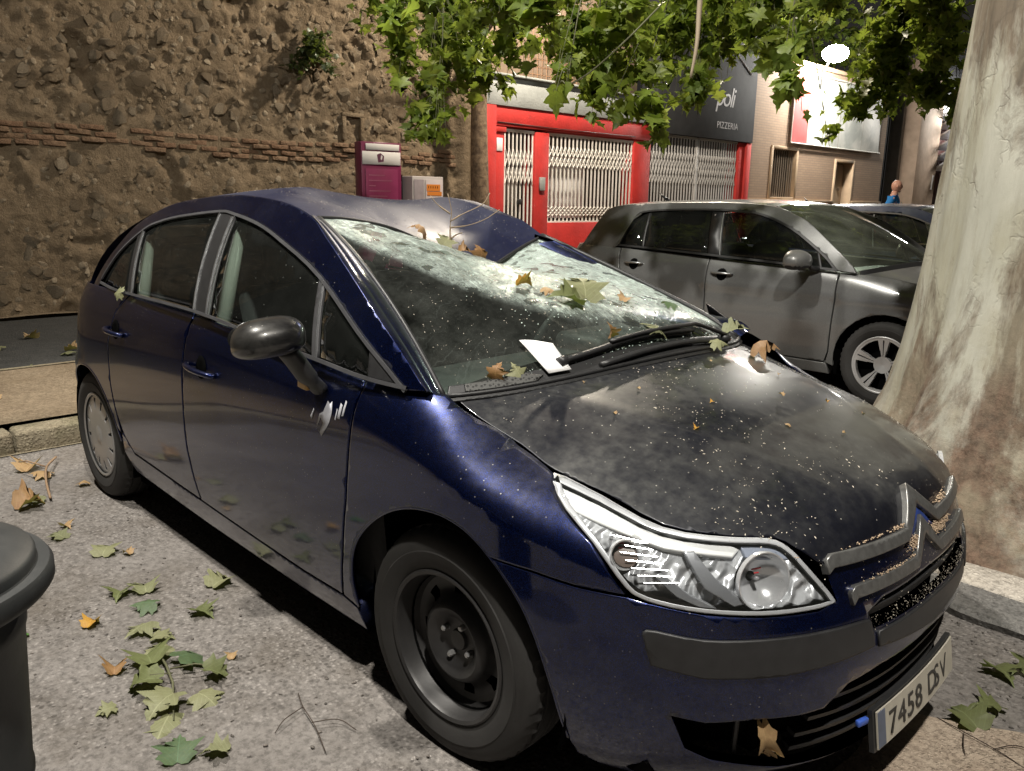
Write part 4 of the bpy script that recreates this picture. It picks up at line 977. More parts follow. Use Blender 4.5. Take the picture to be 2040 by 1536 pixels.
def bowl(t, z, r, d, sq=1.0, tilt=0):
    P = L(t, z); N = snormal(L, np.array(t), np.array(z)); N = N / np.linalg.norm(N)
    zx = Vector(N * .6 + np.array([.8, -.25, .0])).normalized(); xx_ = Vector((0, 0, 1)).cross(zx).normalized(); yy = zx.cross(xx_)
    Mx = frame_mat(Vector(P) - zx * (d + .006), xx_, yy, zx) @ Matrix.Diagonal((1, sq, 1, 1)); m = MB()
    m.lathe([(.012, 0), (r * .5, d * .18), (r * .8, d * .5), (r * .96, d * .85), (r, d), (r + .003, d + .001), (r + .004, d - .01)], 32, 'z', 0, Mx); o = m.obj('lamp_bowl', M_refl2, hl, True, 50)
    m = MB(); m.tube([Mx @ Vector((0, 0, 0)), Mx @ Vector((0, 0, d * .55))], [.006, .005], 8); m.obj('bulb', M_lens2, hl, True)
    m = MB(); m.tube([Mx @ Vector((-.014, .024, d * .5)), Mx @ Vector((.010, .024, d * .5))], .0018, 6); m.tube([Mx @ Vector((-.008, .014, d * .5)), Mx @ Vector((.004, .014, d * .5))], .0016, 6); m.obj('red_tip', M_red, hl)
M_refl2 = simple('mirror_bowl', (.74, .75, .77), .16, .55); M_lens2 = simple('bulb_glass', (.5, .5, .52), .1, .4)
bowl(.675, .652, .064, .05, .95); bowl(.43, .70, .03, .03)
panel('reflector_fin', L, [(.535, .712), (.553, .714), (.585, .665), (.635, .612), (.612, .606), (.565, .645)], simple('fin_grey', (.30, .31, .33), .25, .4), hl, h=.02, gap=0, off=-.006, skirt=.014, bev=.002)
panel('reflector_fin', L, [(.478, .668), (.492, .672), (.54, .628), (.585, .600), (.565, .597), (.515, .625)], bpy.data.materials['fin_grey'], hl, h=.02, gap=0, off=-.007, skirt=.014, bev=.002)
for k in range(7):
    a = k / 6; q = np.array([[.40 + .06 * a, .735 - .085 * a], [.47 + .05 * a, .725 - .07 * a]]); P = L(q[:, 0], q[:, 1]); N = snormal(L, q[:, 0], q[:, 1]); m = MB(); m.tube(P - N * .006, .0014, 4); m.obj('lens_rib', M_chrome, hl)
panel('marker_tint', L, arc(.43, .700, .022, 0, 360, 16)[:-1], simple('marker_brown', (.17, .13, .11), .3), hl, h=.02, gap=0, off=-.013, skirt=.01, bev=.002)
mirror_y(hl)
# doors
def bl_(x): return float(_zt(x))
fd = [(-.352, .955), (-.356, .901), (-.369, .758), (-.386, .608), (-.427, .437), (-.478, .275), (-.70, .270), (-1.06, .283), (-1.45, .300), (-1.475, .5), (-1.472, .84), (-1.448, 1.018), (-1.2, 1.006), (-.9, .99), (-.57, .972)]
rdp = [(-1.458, 1.020), (-1.482, .84), (-1.485, .5), (-1.46, .302), (-1.7, .312), (-2.12, .330), (-2.19, .395), (-2.235, .49), (-2.262, .63), (-2.262, .80), (-2.20, .94), (-2.10, 1.028), (-1.9, 1.03)]
door = panel('door', L, fd, M_navy, car, h=.04, label='scraped front passenger door'); rdoor = panel('door', L, rdp, M_navy, car, h=.04, label='rear passenger door')
RA = arc(-2.605, .305, .352, 172, 8, 16)
quarter = panel('quarter_panel', L, sub_poly([(-2.108, 1.03), (-2.208, .935), (-2.270, .80), (-2.270, .63), (-2.245, .49), (-2.235, .40)], RA[::-1][1:-1], [(-2.96, .34), (-2.99, .25), (-3.3, .22), (TR, .22), (TR, 1.0), (-3.2, 1.0), (-2.9, 1.03), (-2.6, 1.035)]), M_navy, car, h=.04)
for o in (door, rdoor, quarter): pass
def handle(par, t0, t1, z):
    tm = np.linspace(t0, t1, 9); P = L(tm, np.full(9, z)); N = snormal(L, tm, np.full(9, z)); e = np.sin(np.linspace(0, np.pi, 9)) ** .6
    m = MB(); m.tube(P + N * (.004 + .030 * e)[:, None] + np.array([0, 0, -.012]) * np.linspace(0, 1, 9)[:, None], .013, 10, flat=.75); m.obj('handle', M_navy, par, True)
    tc = (t0 + t1) / 2; panel('handle_cup_shade', L, arc(tc, z + .004, .042, 0, 360, 18)[:-1], M_dark, par, h=.03, gap=0, off=.0015, skirt=.0, bev=0)  # flat black disc on the skin, painting the shade of the grip hollow
handle(door, -1.43, -1.20, .842); handle(rdoor, -2.27, -2.08, .872)
for q in ([(-.56, .81), (-.548, .84), (-.552, .846), (-.567, .82)], [(-.530, .795), (-.520, .835), (-.500, .845), (-.482, .880), (-.470, .872), (-.460, .882), (-.456, .850), (-.466, .820), (-.480, .800), (-.505, .772), (-.515, .782), (-.498, .812), (-.512, .826)], [(-.428, .84), (-.418, .885), (-.408, .880), (-.416, .84)], [(-.407, .85), (-.398, .895), (-.391, .892), (-.398, .852)], [(-.44, .835), (-.432, .868), (-.428, .862), (-.435, .832)]):
    panel('scrape', L, q, M_scrape, door, h=.03, gap=0, off=.0012, skirt=.0, bev=0)
mirror_y(door); mirror_y(rdoor); mirror_y(quarter)
sill = panel('sill', L, [(-.474, .270), (-.405, .255), (-.40, .172), (-.8, .166), (-1.5, .178), (-2.2, .215), (-2.26, .30), (-2.225, .40), (-2.185, .388), (-2.12, .325), (-1.45, .295), (-1.06, .278), (-.70, .265)], M_navy, car, h=.04, skirt=.1); mirror_y(sill)
lip(arc(-2.605, .305, .350, 172, 8, 14), r=.006, off=-.003)
# underside and wheel wells
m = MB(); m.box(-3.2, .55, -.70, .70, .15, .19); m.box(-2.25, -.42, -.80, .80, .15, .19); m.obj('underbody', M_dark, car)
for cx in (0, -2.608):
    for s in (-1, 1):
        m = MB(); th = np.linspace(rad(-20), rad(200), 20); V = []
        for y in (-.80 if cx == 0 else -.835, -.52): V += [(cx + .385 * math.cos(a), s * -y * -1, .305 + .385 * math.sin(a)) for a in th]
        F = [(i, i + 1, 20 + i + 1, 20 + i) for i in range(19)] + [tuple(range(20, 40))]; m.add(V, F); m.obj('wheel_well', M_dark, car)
wheel('wheel', car, (0.0, -.765, .3066), .045, .317, .178, .203, steel_face, 'black steel front wheel without its hubcap')
wheel('wheel', car, (-2.608, -.765, .3066), 0, .317, .185, .200, cap_face, 'rear wheel with a silver slotted hubcap')
w2 = wheel('wheel', car, (0.0, .765, .3066), math.pi + .045, .317, .185, .200, cap_face); w2 = wheel('wheel', car, (-2.608, .765, .3066), math.pi, .317, .185, .200, cap_face)
# greenhouse
RAIL = [(-.116, .962), (-.222, 1.051), (-.381, 1.153), (-.564, 1.248), (-.74, 1.327), (-.89, 1.384), (-1.142, 1.429), (-1.47, 1.447), (-1.75, 1.437), (-2.031, 1.409), (-2.2, 1.367), (-2.355, 1.305), (-2.464, 1.215), (-2.607, 1.089), (-2.68, 1.02)]
DTOP = [(-.175, .957), (-.333, 1.051), (-.666, 1.213), (-.999, 1.308), (-1.2, 1.352), (-1.415, 1.38), (-1.55, 1.387), (-1.895, 1.36), (-2.08, 1.333), (-2.205, 1.299), (-2.393, 1.193), (-2.52, 1.065)]
DBOT = [(-.175, .957), (-.322, .963), (-.561, .981), (-.893, 1.000), (-1.406, 1.029), (-2.006, 1.030), (-2.30, 1.030), (-2.52, 1.040)]
rs_, dt_, db_ = (smooth_poly(q, sub=4) for q in (RAIL, DTOP, DBOT))
pil = panel('roof_pillar', G, [tuple(q) for q in rs_] + [(-2.56, 1.02), (-2.54, 1.045)] + [tuple(q) for q in dt_[::-1]], M_navy, car, h=.03, gap=.001); mirror_y(pil)
def strip_on(name, path, w, off, mat, parent=None, S=G, side=1, th=.008):
    """flat moulding following a path on the flank"""
    q = np.asarray(path); d = np.gradient(q, axis=0); n2 = np.c_[-d[:, 1], d[:, 0]]; n2 /= np.linalg.norm(n2, axis=1)[:, None]; q2 = q + n2 * w * side
    A = S(q[:, 0], q[:, 1]); B = S(q2[:, 0], q2[:, 1]); N = snormal(S, q[:, 0], q[:, 1]); V = []; F = []; n = len(q)
    for a, b, nn in zip(A, B, N): V += [a + nn * (off - th), a + nn * off, b + nn * off, b + nn * (off - th)]
    for i in range(n - 1):
        for k in range(4): F.append((4 * i + k, 4 * i + 4 + k, 4 * i + 4 + (k + 1) % 4, 4 * i + (k + 1) % 4))
    return mesh_obj(name, V, F, mat, parent or car, True, sharp=40)
mirror_y(strip_on('window_seal', dt_, .009, .006, M_trimgrey, side=1)); mirror_y(strip_on('window_seal', db_, .010, .007, M_trimgrey, side=-1))
def glass_panel(q, name='side_window', mat=M_glass): return panel(name, G, q, mat, car, h=.05, gap=.001, off=-.006, skirt=.004, bev=0)
gl1 = [(-.325, .975), (-.55, .993), (-.63, 1.195), (-.50, 1.132), (-.34, 1.04)]
gl2 = [(-.585, .994), (-.90, 1.008), (-1.275, 1.03), (-1.395, 1.36), (-1.2, 1.335), (-1.0, 1.294), (-.80, 1.240), (-.665, 1.195)]
gl3 = [(-1.42, 1.036), (-2.045, 1.036), (-2.20, 1.285), (-2.06, 1.325), (-1.89, 1.349), (-1.545, 1.375)]
gl4 = [(-2.115, 1.037), (-2.50, 1.045), (-2.39, 1.175), (-2.26, 1.262)]
for q in (gl1, gl2, gl3, gl4): mirror_y(glass_panel(q))
mirror_y(panel('pillar_cover', G, [(-1.281, 1.022), (-1.413, 1.027), (-1.540, 1.384), (-1.40, 1.372)], M_trim, car, h=.04, gap=0, off=.001, skirt=.006))
mirror_y(panel('pillar_cover', G, [(-2.05, 1.032), (-2.11, 1.032), (-2.255, 1.275), (-2.205, 1.294)], M_trim, car, h=.04, gap=0, off=.001, skirt=.006))
mirror_y(panel('pillar_cover', G, [(-.552, .984), (-.583, .986), (-.668, 1.208), (-.632, 1.198)], M_trimgrey, car, h=.03, gap=0, off=.003, skirt=.008))
mirror_y(panel('mirror_sail', G, [(-.19, .965), (-.318, .972), (-.334, 1.042)], M_trim, car, h=.03, gap=0, off=.002, skirt=.006))
for x0, z0, x1, z1 in ((-1.283, 1.028, -1.400, 1.372), (-1.411, 1.032, -1.537, 1.383), (-2.053, 1.036, -2.208, 1.292), (-.558, .988, -.640, 1.2), (-1.305, 1.03, -1.42, 1.368)):
    mirror_y(strip_on('bright_moulding', np.array([(x0 + (x1 - x0) * k, z0 + (z1 - z0) * k) for k in np.linspace(0, 1, 7)]), .005, .006, M_satin, side=1))
# roof
NX, NY = 172, 130; xs = np.concatenate([np.linspace(-.945, -2.2, 140), np.linspace(-2.22, -2.97, 32)]); V = []
ys = np.linspace(-1, 1, NY)
for i, x in enumerate(xs):
    yr = float(railY(np.array(x)))
    y = ys * yr; sx = np.where(x > -1.2, (wtx(np.clip(y / .6, -1, 1)) + .945) * sstep(-1.3, -.945, x), 0)
    y = np.where(y > 0, y * (1 - .10 * sstep(-1.7, -1.0, x)), y); Pq = RF(x + sx, y); cr_ = sstep(-2.0, -1.0, x) * sstep(.55, .2, np.abs(y - .05)); Pq[:, 2] += cr_ * (.005 * fbm(np.c_[Pq[:, 0] * 4, Pq[:, 1] * 4, 0 * y], 3, 13) + .004 * np.abs(vnoise(np.c_[Pq[:, 0] * 5 + Pq[:, 1] * 3, Pq[:, 1] * 6, 0 * y], 5))); V.append(Pq)
V = np.concatenate(V); F = [(i * NY + j, i * NY + j + 1, (i + 1) * NY + j + 1, (i + 1) * NY + j) for i in range(NX - 1) for j in range(NY - 1)]
roof = mesh_obj('roof', V, F, M_roof, car, True, sharp=14); roof['label'] = 'caved in roof skin folded along a diagonal crease'
edge = V[:NY]; m = MB(); m.tube(edge[3:-3] + np.array([.003, 0, .001]), .007, 6); m.obj('roof_edge_seal', M_trim, roof, True)
# A pillar inner face beside the screen
def apillar():
    q = np.array(RAIL[:6]); q = smooth_poly(q, sub=5); A = G(q[:, 0], q[:, 1]); b = np.linspace(0, 1, len(q)); B = WS(np.full(len(q), -1.0), b); N = np.array([.55, -.35, .6]); V = []; F = []
    ks = [(0, 0), (.12, .005), (.30, .008), (.34, .004), (.40, .008), (.8, .006), (1, -.004)]
    for i in range(len(q)):
        for k, e in ks: V.append(A[i] + (B[i] - A[i]) * k + N * e)
    m_ = len(ks); mi = []
    for i in range(len(q) - 1):
        for k in range(m_ - 1): F.append((i * m_ + k, i * m_ + k + 1, (i + 1) * m_ + k + 1, (i + 1) * m_ + k))
    o = mesh_obj('screen_pillar', V, F, M_navy, car, True, sharp=60); mirror_y(o)
    m = MB(); m.tube(B + N * .003, .008, 6); o = m.obj('screen_seal', M_trim, car, True)
    bb = np.linspace(0, 1, 30); m = MB(); m.tube(WS(np.full(30, 1.0), bb) + np.array([.35, .02, .9]) * .004, .011, 6); m.obj('screen_seal', M_trim, car, True)
apillar()
# the far rail is pushed down and back by the blow
def press_far(names):
    for o in list(car.children):
        if o.name.split('.')[0] in names and o.scale.y < 0:
            o.data = o.data.copy(); nn = len(o.data.vertices); co = np.empty(nn * 3, np.float32); o.data.vertices.foreach_get('co', co); co = co.reshape(-1, 3)
            hz = sstep(.97, 1.15, co[:, 2]); fx = sstep(-1.75, -1.0, co[:, 0]); co[:, 2] -= .115 * hz * fx; co[:, 0] -= .075 * hz * sstep(-1.3, -.95, co[:, 0]); co[:, 1] += .06 * hz * fx; o.data.vertices.foreach_set('co', co.ravel()); o.data.update()
press_far({'roof_pillar', 'window_seal', 'side_window', 'pillar_cover', 'bright_moulding', 'screen_pillar', 'screen_seal'})
# windscreen
def dmg(a, b):
    kn = _kn(a); up_ = np.clip((b - kn + .015) / .07, 0, 1); far = sstep(-.25, .6, a); n = fbm(np.c_[a * 3.0, b * 3.0, 0 * a], 4, 5)
    d = up_ * (.55 + .42 * far + .30 * n) + .25 * np.exp(-((a - .05) ** 2 / .09 + (b - .15) ** 2 / .006))
    d = d + .05 * sstep(.5, .0, b) * np.clip(n + .2, 0, 1); d = d + .35 * sstep(.72, .98, b); d *= 1 - .55 * np.exp(-((a - .62) ** 2 / .06 + (b - .22) ** 2 / .02))
    return np.clip(d, 0, 1)
def wdisp(a, b):
    k = np.clip((b - _kn(a)) / .2, 0, 1); return (k.ravel() * (.013 * fbm(np.c_[a.ravel() * 5, b.ravel() * 5, 0 * a.ravel()], 4, 9) + .0035 * np.abs(vnoise(np.c_[a.ravel() * 15, b.ravel() * 13, 0 * a.ravel()], 2)))).reshape(a.shape)
wsp = [(-1, .0), (-.5, .0), (0, 0), (.5, .0), (1, .0), (1, .5), (1, 1), (.5, 1), (.2, 1), (-.2, 1), (-.6, 1), (-1, 1), (-1, .5)]
def WSd(a, b): a, b = np.broadcast_arrays(np.asarray(a, float), np.asarray(b, float)); return WS(a, b) + np.array([.33, 0, .94]) * wdisp(a, b)[..., None]
screen = panel('windscreen', WSd, wsp, M_ws, car, h=.017, gap=0, off=0, skirt=0, bev=0, up=(.5, 0, .85), attr=dmg); screen['label'] = 'crazed windscreen sagging under the crushed roof'
# cowl and vent
panel('cowl', WS, [(-1, -.02), (-.5, -.02), (0, -.02), (.5, -.02), (1, -.02), (.97, .035), (.5, .045), (0, .05), (-.5, .048), (-.97, .035)], M_trim, car, h=.03, gap=0, off=.005, skirt=.02, up=(.3, 0, 1))
tv = NT('vent_mesh'); vv = tv.ramp(tv.vor(95, 'F1', rand=.0), [(.30, 0), (.36, 1)]); M_vent = tv.done(tv.bsdf(Base_Color=tv.mix(vv, (.004, .004, .004), (.055, .055, .052)), Roughness=.6, Normal=tv.bump(vv, .8, .004)))
panel('vent_mesh', WS, [(-.93, .004), (-.68, .004), (-.64, .02), (-.70, .034), (-.92, .03)], M_vent, car, h=.03, gap=0, off=.012, skirt=.006, up=(.3, 0, 1))
m = MB(); aa = np.linspace(-1, 1, 40); m.tube(wsbase(aa) + np.array([.006, 0, .004]), .007, 6); m.obj('bonnet_seal', M_trim, car, True)
# wiper: arm pivots by the far pillar
wp = bpy.data.objects.new('wiper', None); link(wp, car)
def on_ws(ab, lift):
    ab = np.asarray(ab, float); P = WS(ab[:, 0], ab[:, 1]); return P + np.array([.35, 0, .93]) * np.asarray(lift)[:, None] if np.ndim(lift) else P + np.array([.35, 0, .93]) * lift
bladeq = smooth_poly([(-.555, .040), (-.37, .052), (-.18, .066), (.06, .068), (.304, .062)], sub=5)
m = MB(); m.tube(on_ws(bladeq, .020), .011, 6, flat=.8); m.tube(on_ws(bladeq, .006), .005, 5); m.obj('blade', M_trim, wp, True)
armq = smooth_poly([(-.30, .058), (-.05, .068), (.25, .070), (.36, .068), (.57, .012)], sub=5); m = MB(); m.tube(on_ws(armq, .034), [.008] * 5 + [.010] * (len(armq) - 5), 6, flat=.7); m.obj('arm', M_trim, wp, True)
m = MB(); m.tube(on_ws([(-.565, .036), (-.53, .042)], .02), .016, 8); m.obj('blade_tip', M_trim, wp, True); m = MB(); pz = on_ws([(.57, .012)], .02)[0]; m.add(*blob(pz, (.025, .025, .02), 0, 2, 0)); m.obj('pivot_cap', M_trim, wp, True)
# second wiper lower, lying along the cowl
wp2 = bpy.data.objects.new('wiper', None); link(wp2, car); q = smooth_poly([(-.40, .004), (-.15, .018), (.15, .022), (.45, .012)], sub=5); m = MB(); m.tube(on_ws(q, .016), .011, 6, flat=.8); m.obj('blade', M_trim, wp2, True)
# door mirror
mr = bpy.data.objects.new('mirror', None); link(mr, car)
V, F = blob((0, 0, 0), (1, 1, 1), 0, 4, 0); U = V.copy(); r_ = .075 + .012 * np.clip(U[:, 1], -1, 1)
V = np.c_[np.where(U[:, 0] > 0, U[:, 0] * .105, U[:, 0] * .03), np.sign(U[:, 1]) * np.abs(U[:, 1]) ** .68 * .106, np.where(U[:, 2] > 0, np.abs(U[:, 2]) ** .8 * .070, np.sign(U[:, 2]) * np.abs(U[:, 2]) ** .7 * .046)]
V *= .94; V[:, 2] += .012 * (V[:, 1] / .12); MC = np.array([-.535, -1.018, 1.060])
o = mesh_obj('mirror_shell', V, F, paint('mirror_black', (.004, .004, .005), (.008, .008, .010), .2, .06, .3), mr, True); o.location = MC; o.rotation_euler = (0, rad(-4), rad(-14))
o = mesh_obj('mirror_glass', [(-.031, .10 * math.cos(a), .052 * math.sin(a) + .008) for a in np.linspace(0, 2 * np.pi, 24, endpoint=False)], [tuple(range(24))], M_chrome, mr); o.location = MC; o.rotation_euler = (0, rad(-4), rad(-14))
m = MB(); m.tube(smooth_poly([(-.535, -.965, 1.03), (-.535, -.935, .99), (-.53, -.905, .945), (-.525, -.87, .905)], sub=4), [.046] * 5 + [.046] * 4 + [.038] * 4, 12, flat=.55); m.obj('mirror_arm', M_trim, mr, True)
m = MB(); m.bbox(-.022, .022, -.010, .010, -.028, .028, .006); o = m.obj('repeater', M_amber, mr, True); o.location = (-.548, -.905, .935); o.rotation_euler = (0, .15, .12)
# cabin
ci = bpy.data.objects.new('cabin', None); link(ci, car)
def seat(x, y, par, w=.50, wide=False):
    s = bpy.data.objects.new('seat', None); link(s, par); s.location = (x, y, 0)
    o = rbox('cushion', (.50, w, .16), .06, M_int, s); o.location = (0, 0, .50)
    o = rbox('seat_back', (.15, w, .62), .06, M_int, s); o.location = (-.30, 0, .80); o.rotation_euler = (0, rad(-16), 0)
    if not wide:
        o = rbox('headrest', (.10, .25, .19), .045, M_int, s); o.location = (-.41, 0, 1.19); o.rotation_euler = (0, rad(-10), 0)
    return s
seat(-1.15, -.36, car); seat(-1.15, .36, car); rs = seat(-2.05, 0, car, 1.25, True)
for y in (-.4, .4):
    o = rbox('headrest', (.10, .26, .15), .04, M_int, rs); o.location = (-.42, y, 1.14)
m = MB(); m.bbox(-.62, -.05, -.70, .70, .70, .905, .06); m.bbox(-.60, -.36, .18, .54, .88, .965, .045); m.obj('dashboard', M_dash, car, True)
m = MB(); q = np.linspace(0, 2 * np.pi, 32); m.tube(np.c_[-.70 + .05 * np.sin(q), .37 + .185 * np.cos(q), .86 + .18 * np.sin(q)], .014, 8, cap=False); m.tube([(-.62, .37, .84), (-.70, .37, .86)], .04, 8); m.obj('steering_wheel', M_dash, car, True)
liner = panel('door_lining', L, [(-.30, .30), (-.30, .93), (-1.2, .985), (-2.4, 1.0), (-2.9, .95), (-2.9, .3)], M_int, car, h=.12, gap=0, off=-.07, skirt=0, bev=0); mirror_y(liner)
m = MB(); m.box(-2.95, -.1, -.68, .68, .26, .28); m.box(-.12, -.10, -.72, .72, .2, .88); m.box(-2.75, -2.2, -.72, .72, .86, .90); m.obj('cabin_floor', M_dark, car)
for (x0, z0, x1, z1) in ((-1.30, 1.02, -1.42, 1.36), (-2.08, 1.03, -2.24, 1.27)):
    for s in (-1, 1):
        y0 = -float(G(np.array(x0), np.array(z0))[1]) - .05; y1 = -float(G(np.array(x1), np.array(z1))[1]) - .05; m = MB(); m.tube([(x0 - .02, s * y0, z0 - .1), (x1 - .03, s * y1, z1)], .028, 8); m.obj('pillar_trim', M_pillar, car, True)
nx = 24; xx2 = np.linspace(-1.0, -2.55, nx); V = []
for x in xx2:
    yr = float(railY(np.array(x))) - .03; y = np.linspace(-yr, yr, 20); p_ = RF(np.full(20, x), y); p_[:, 2] -= .03; V.append(p_)
mesh_obj('headlining', np.concatenate(V), [(i * 20 + j, (i + 1) * 20 + j, (i + 1) * 20 + j + 1, i * 20 + j + 1) for i in range(nx - 1) for j in range(19)], M_cream, car, True)
# ------------------------------------------------------------------ grey hatchback and the blue car behind it
def mk_flank(w, N, Rr, zs, zt, d, X0, TC, PX, XR, TR, PR):
    def L(t, z):
        t, z = np.broadcast_arrays(np.asarray(t, float), np.asarray(z, float)); mi = t > TC; t = np.where(mi, 2 * TC - t, t)
        a = np.clip((z - zs(t)) / (zt(t) - zs(t)), 0, 1.15)
        ins = d(t) * (1 - np.sqrt(np.clip(1 - (.90 * np.minimum(a, 1.05)) ** 2, .02, 1))) / (1 - np.sqrt(1 - .81))
        W = w(z) - ins; NN = N(z) - ins
        ph = np.clip((t - X0) / (TC - X0), 0, 1) * np.pi / 2; c, s = np.cos(ph), np.sin(ph); r = (np.abs(c) ** PX + np.abs(s) ** PX) ** (-1 / PX)
        pr = np.clip((XR - t) / (XR - TR), 0, 1) * np.pi / 2; cr, sr = np.cos(pr), np.sin(pr); rr = (np.abs(cr) ** PR + np.abs(sr) ** PR) ** (-1 / PR)
        x = np.where(t > X0, X0 + (NN - X0) * s * r, np.where(t < XR, XR - (Rr(z) + XR) * sr * rr, t)); y = np.where(t > X0, W * c * r, np.where(t < XR, W * cr * rr, W))
        return np.stack([x, np.where(mi, y, -y), z], -1)
    return L
GL = mk_flank(pchip([.15, .25, .4, .6, .74, .765, .86, .95, 1.05], [.82, .855, .885, .90, .897, .905, .888, .872, .85]),
    pchip([.15, .3, .5, .65, .8], [.78, .85, .88, .85, .80]), pchip([.2, .5, .8, 1.05], [3.30, 3.38, 3.36, 3.25]),
    pchip([-3.5, -.4, 0, .4, .9], [.90, .86, .80, .74, .62]), pchip([-3.5, -2.4, -1.4, -.35, -.1, .2, .5, .9], [1.06, 1.03, 1.0, .965, .955, .91, .84, .74]),
    pchip([-3.5, -.6, -.3, 0, .3, .9], [.03, .03, .05, .09, .11, .10]), .1, 1.15, 2.8, -2.5, -3.75, 3.2)
_gyb = pchip([-3.3, -2.9, -2.5, -2.0, -1.4, -.8, -.4, -.1, .1], [.74, .80, .845, .865, .873, .872, .86, .83, .80])
def GG(x, z):
    x, z = np.broadcast_arrays(np.asarray(x, float), np.asarray(z, float)); h = z - 1.0
    return np.stack([x, -(_gyb(x) - (.34 * h + .5 * np.maximum(h, 0) ** 2)), z], -1)
_grl = pchip([-3.02, -2.958, -2.889, -2.80, -2.65, -2.292, -1.517, -1.2, -1.041, -.687, -.34, -.265], [.95, 1.067, 1.211, 1.365, 1.41, 1.432, 1.452, 1.44, 1.418, 1.283, 1.041, .956])
def gH(x, y):
    x, y = np.broadcast_arrays(np.asarray(x, float), np.asarray(y, float)); zc = _ghc(x); return np.stack([x, y, zc - .075 * np.abs(y / .75) ** 2.3], -1)
_ghc = pchip([-.5, -.2, .1, .4, .65, .8], [1.04, 1.01, .975, .91, .83, .74])
def build_hatch(root, M_paint, gla, scr, small=False):
    p = root
    def P(name, S, q, mat, h=.06, **k): o = panel(name, S, q, mat, p, h=h, **k); return o
    GA = arc(0, .316, .365, 186, 8, 16)
    f = P('fender', GL, sub_poly([(-.31, .952), (-.388, .955), (-.384, .745), (-.405, .36), (-.43, .27), (-.37, .25)], GA[1:], [(.40, .33), (.46, .60), (.50, .80), (.45, .842), (.2, .905), (-.07, .945)]), M_paint); mirror_y(f)
    d1 = P('door', GL, [(-.396, .955), (-.392, .745), (-.412, .36), (-.44, .275), (-1.0, .275), (-1.49, .28), (-1.50, .64), (-1.505, 1.0), (-.84, .975)], M_paint); d2 = P('door', GL, [(-1.512, 1.0), (-1.507, .64), (-1.497, .28), (-2.15, .285), (-2.235, .45), (-2.30, .66), (-2.42, .85), (-2.46, 1.03), (-2.1, 1.022)], M_paint)
    q = P('quarter_panel', GL, sub_poly([(-2.468, 1.03), (-2.428, .85), (-2.31, .66)], arc(-2.637, .316, .365, 28, 176, 12), [(-3.05, .25), (-3.75, .25), (-3.75, 1.03), (-3.0, 1.04)]), M_paint)
    s = P('sill', GL, [(-.43, .265), (-.40, .18), (-2.2, .18), (-2.21, .28), (-1.49, .272), (-1.0, .268)], M_paint, skirt=.1)
    for o, (a, b, z) in ((d1, (-1.46, -1.26, .878)), (d2, (-2.37, -2.17, .906))):
        tm = np.linspace(a, b, 9); Pp = GL(tm, np.full(9, z)); N = snormal(GL, tm, np.full(9, z)); e = np.sin(np.linspace(0, np.pi, 9)) ** .6; m = MB(); m.tube(Pp + N * (.003 + .03 * e)[:, None], .012, 8, flat=.8); m.obj('handle', M_satin, o, True)
        panel('handle_cup_shade', GL, arc((a + b) / 2, z - .008, .05, 0, 360, 14)[:-1], M_dark, o, h=.04, gap=0, off=.0015, skirt=0, bev=0)  # black disc painted over the door as shade behind the handle
    for o in (d1, d2, q, s): mirror_y(o)
    bump = P('bumper', GL, [(.375, .33), (.36, .19), (.8, .16), (1.15, .16), (1.5, .16), (1.94, .19), (1.925, .33), (1.85, .58), (1.6, .60), (1.15, .62), (.7, .60), (.45, .58)], M_paint)
    P('grille', GL, [(.75, .61), (1.15, .63), (1.55, .61), (1.5, .70), (1.15, .72), (.8, .70)], M_trim)
    hlq = P('headlight', GL, [(.47, .60), (.74, .61), (.79, .70), (.52, .79)], M_lens); mirror_y(hlq)
    edge = [(-.31, -.78), (-.1, -.775), (.2, -.765), (.46, -.72), (.62, -.62), (.72, -.42), (.765, 0)]; base = [(-.31, -.78), (-.18, -.5), (-.10, 0)]
    e2 = [tuple(v) for v in smooth_poly(edge, sub=3)]; b2 = [tuple(v) for v in smooth_poly(base, sub=4)]
    P('bonnet', gH, e2 + [(x, -y) for x, y in e2[::-1]][1:] + [(x, -y) for x, y in b2][1:] + b2[::-1][1:-1], M_paint, h=.05, up=(0, 0, 1))
    RL = [(-.262, .956), (-.34, 1.041), (-.687, 1.283), (-.87, 1.365), (-1.041, 1.418), (-1.2, 1.44), (-1.517, 1.452), (-2.0, 1.445), (-2.292, 1.432), (-2.65, 1.41), (-2.80, 1.365), (-2.889, 1.211), (-2.958, 1.067), (-3.02, .99)]
    DT = [(-.40, .968), (-.54, 1.085), (-.841, 1.259), (-1.147, 1.362), (-1.4, 1.385), (-1.632, 1.392), (-2.0, 1.385), (-2.32, 1.362), (-2.42, 1.30), (-2.50, 1.05)]
    r2, d3 = smooth_poly(RL, sub=4), smooth_poly(DT, sub=4)
    mirror_y(P('roof_pillar', GG, [tuple(v) for v in r2] + [(-2.6, 1.02), (-2.53, 1.035)] + [tuple(v) for v in d3[::-1]], M_paint, gap=.001, h=.045))
    mirror_y(strip_on('window_seal', d3, .014, .006, M_trim, p, GG, 1)); bt = smooth_poly([(-.40, .962), (-.84, .985), (-1.5, 1.012), (-2.1, 1.034), (-2.50, 1.045)], sub=4); mirror_y(strip_on('window_seal', bt, .016, .006, M_trim, p, GG, -1))
    def GP(q, mat, name='side_window'): mirror_y(P(name, GG, q, mat, h=.08, gap=.001, off=-.006, skirt=.004, bev=0))
    GP([(-.41, .972), (-.52, .978), (-.57, 1.09), (-.53, 1.075)], gla); GP([(-.545, .98), (-1.385, 1.012), (-1.49, 1.37), (-1.38, 1.372), (-1.15, 1.35), (-.84, 1.25), (-.60, 1.11)], gla)
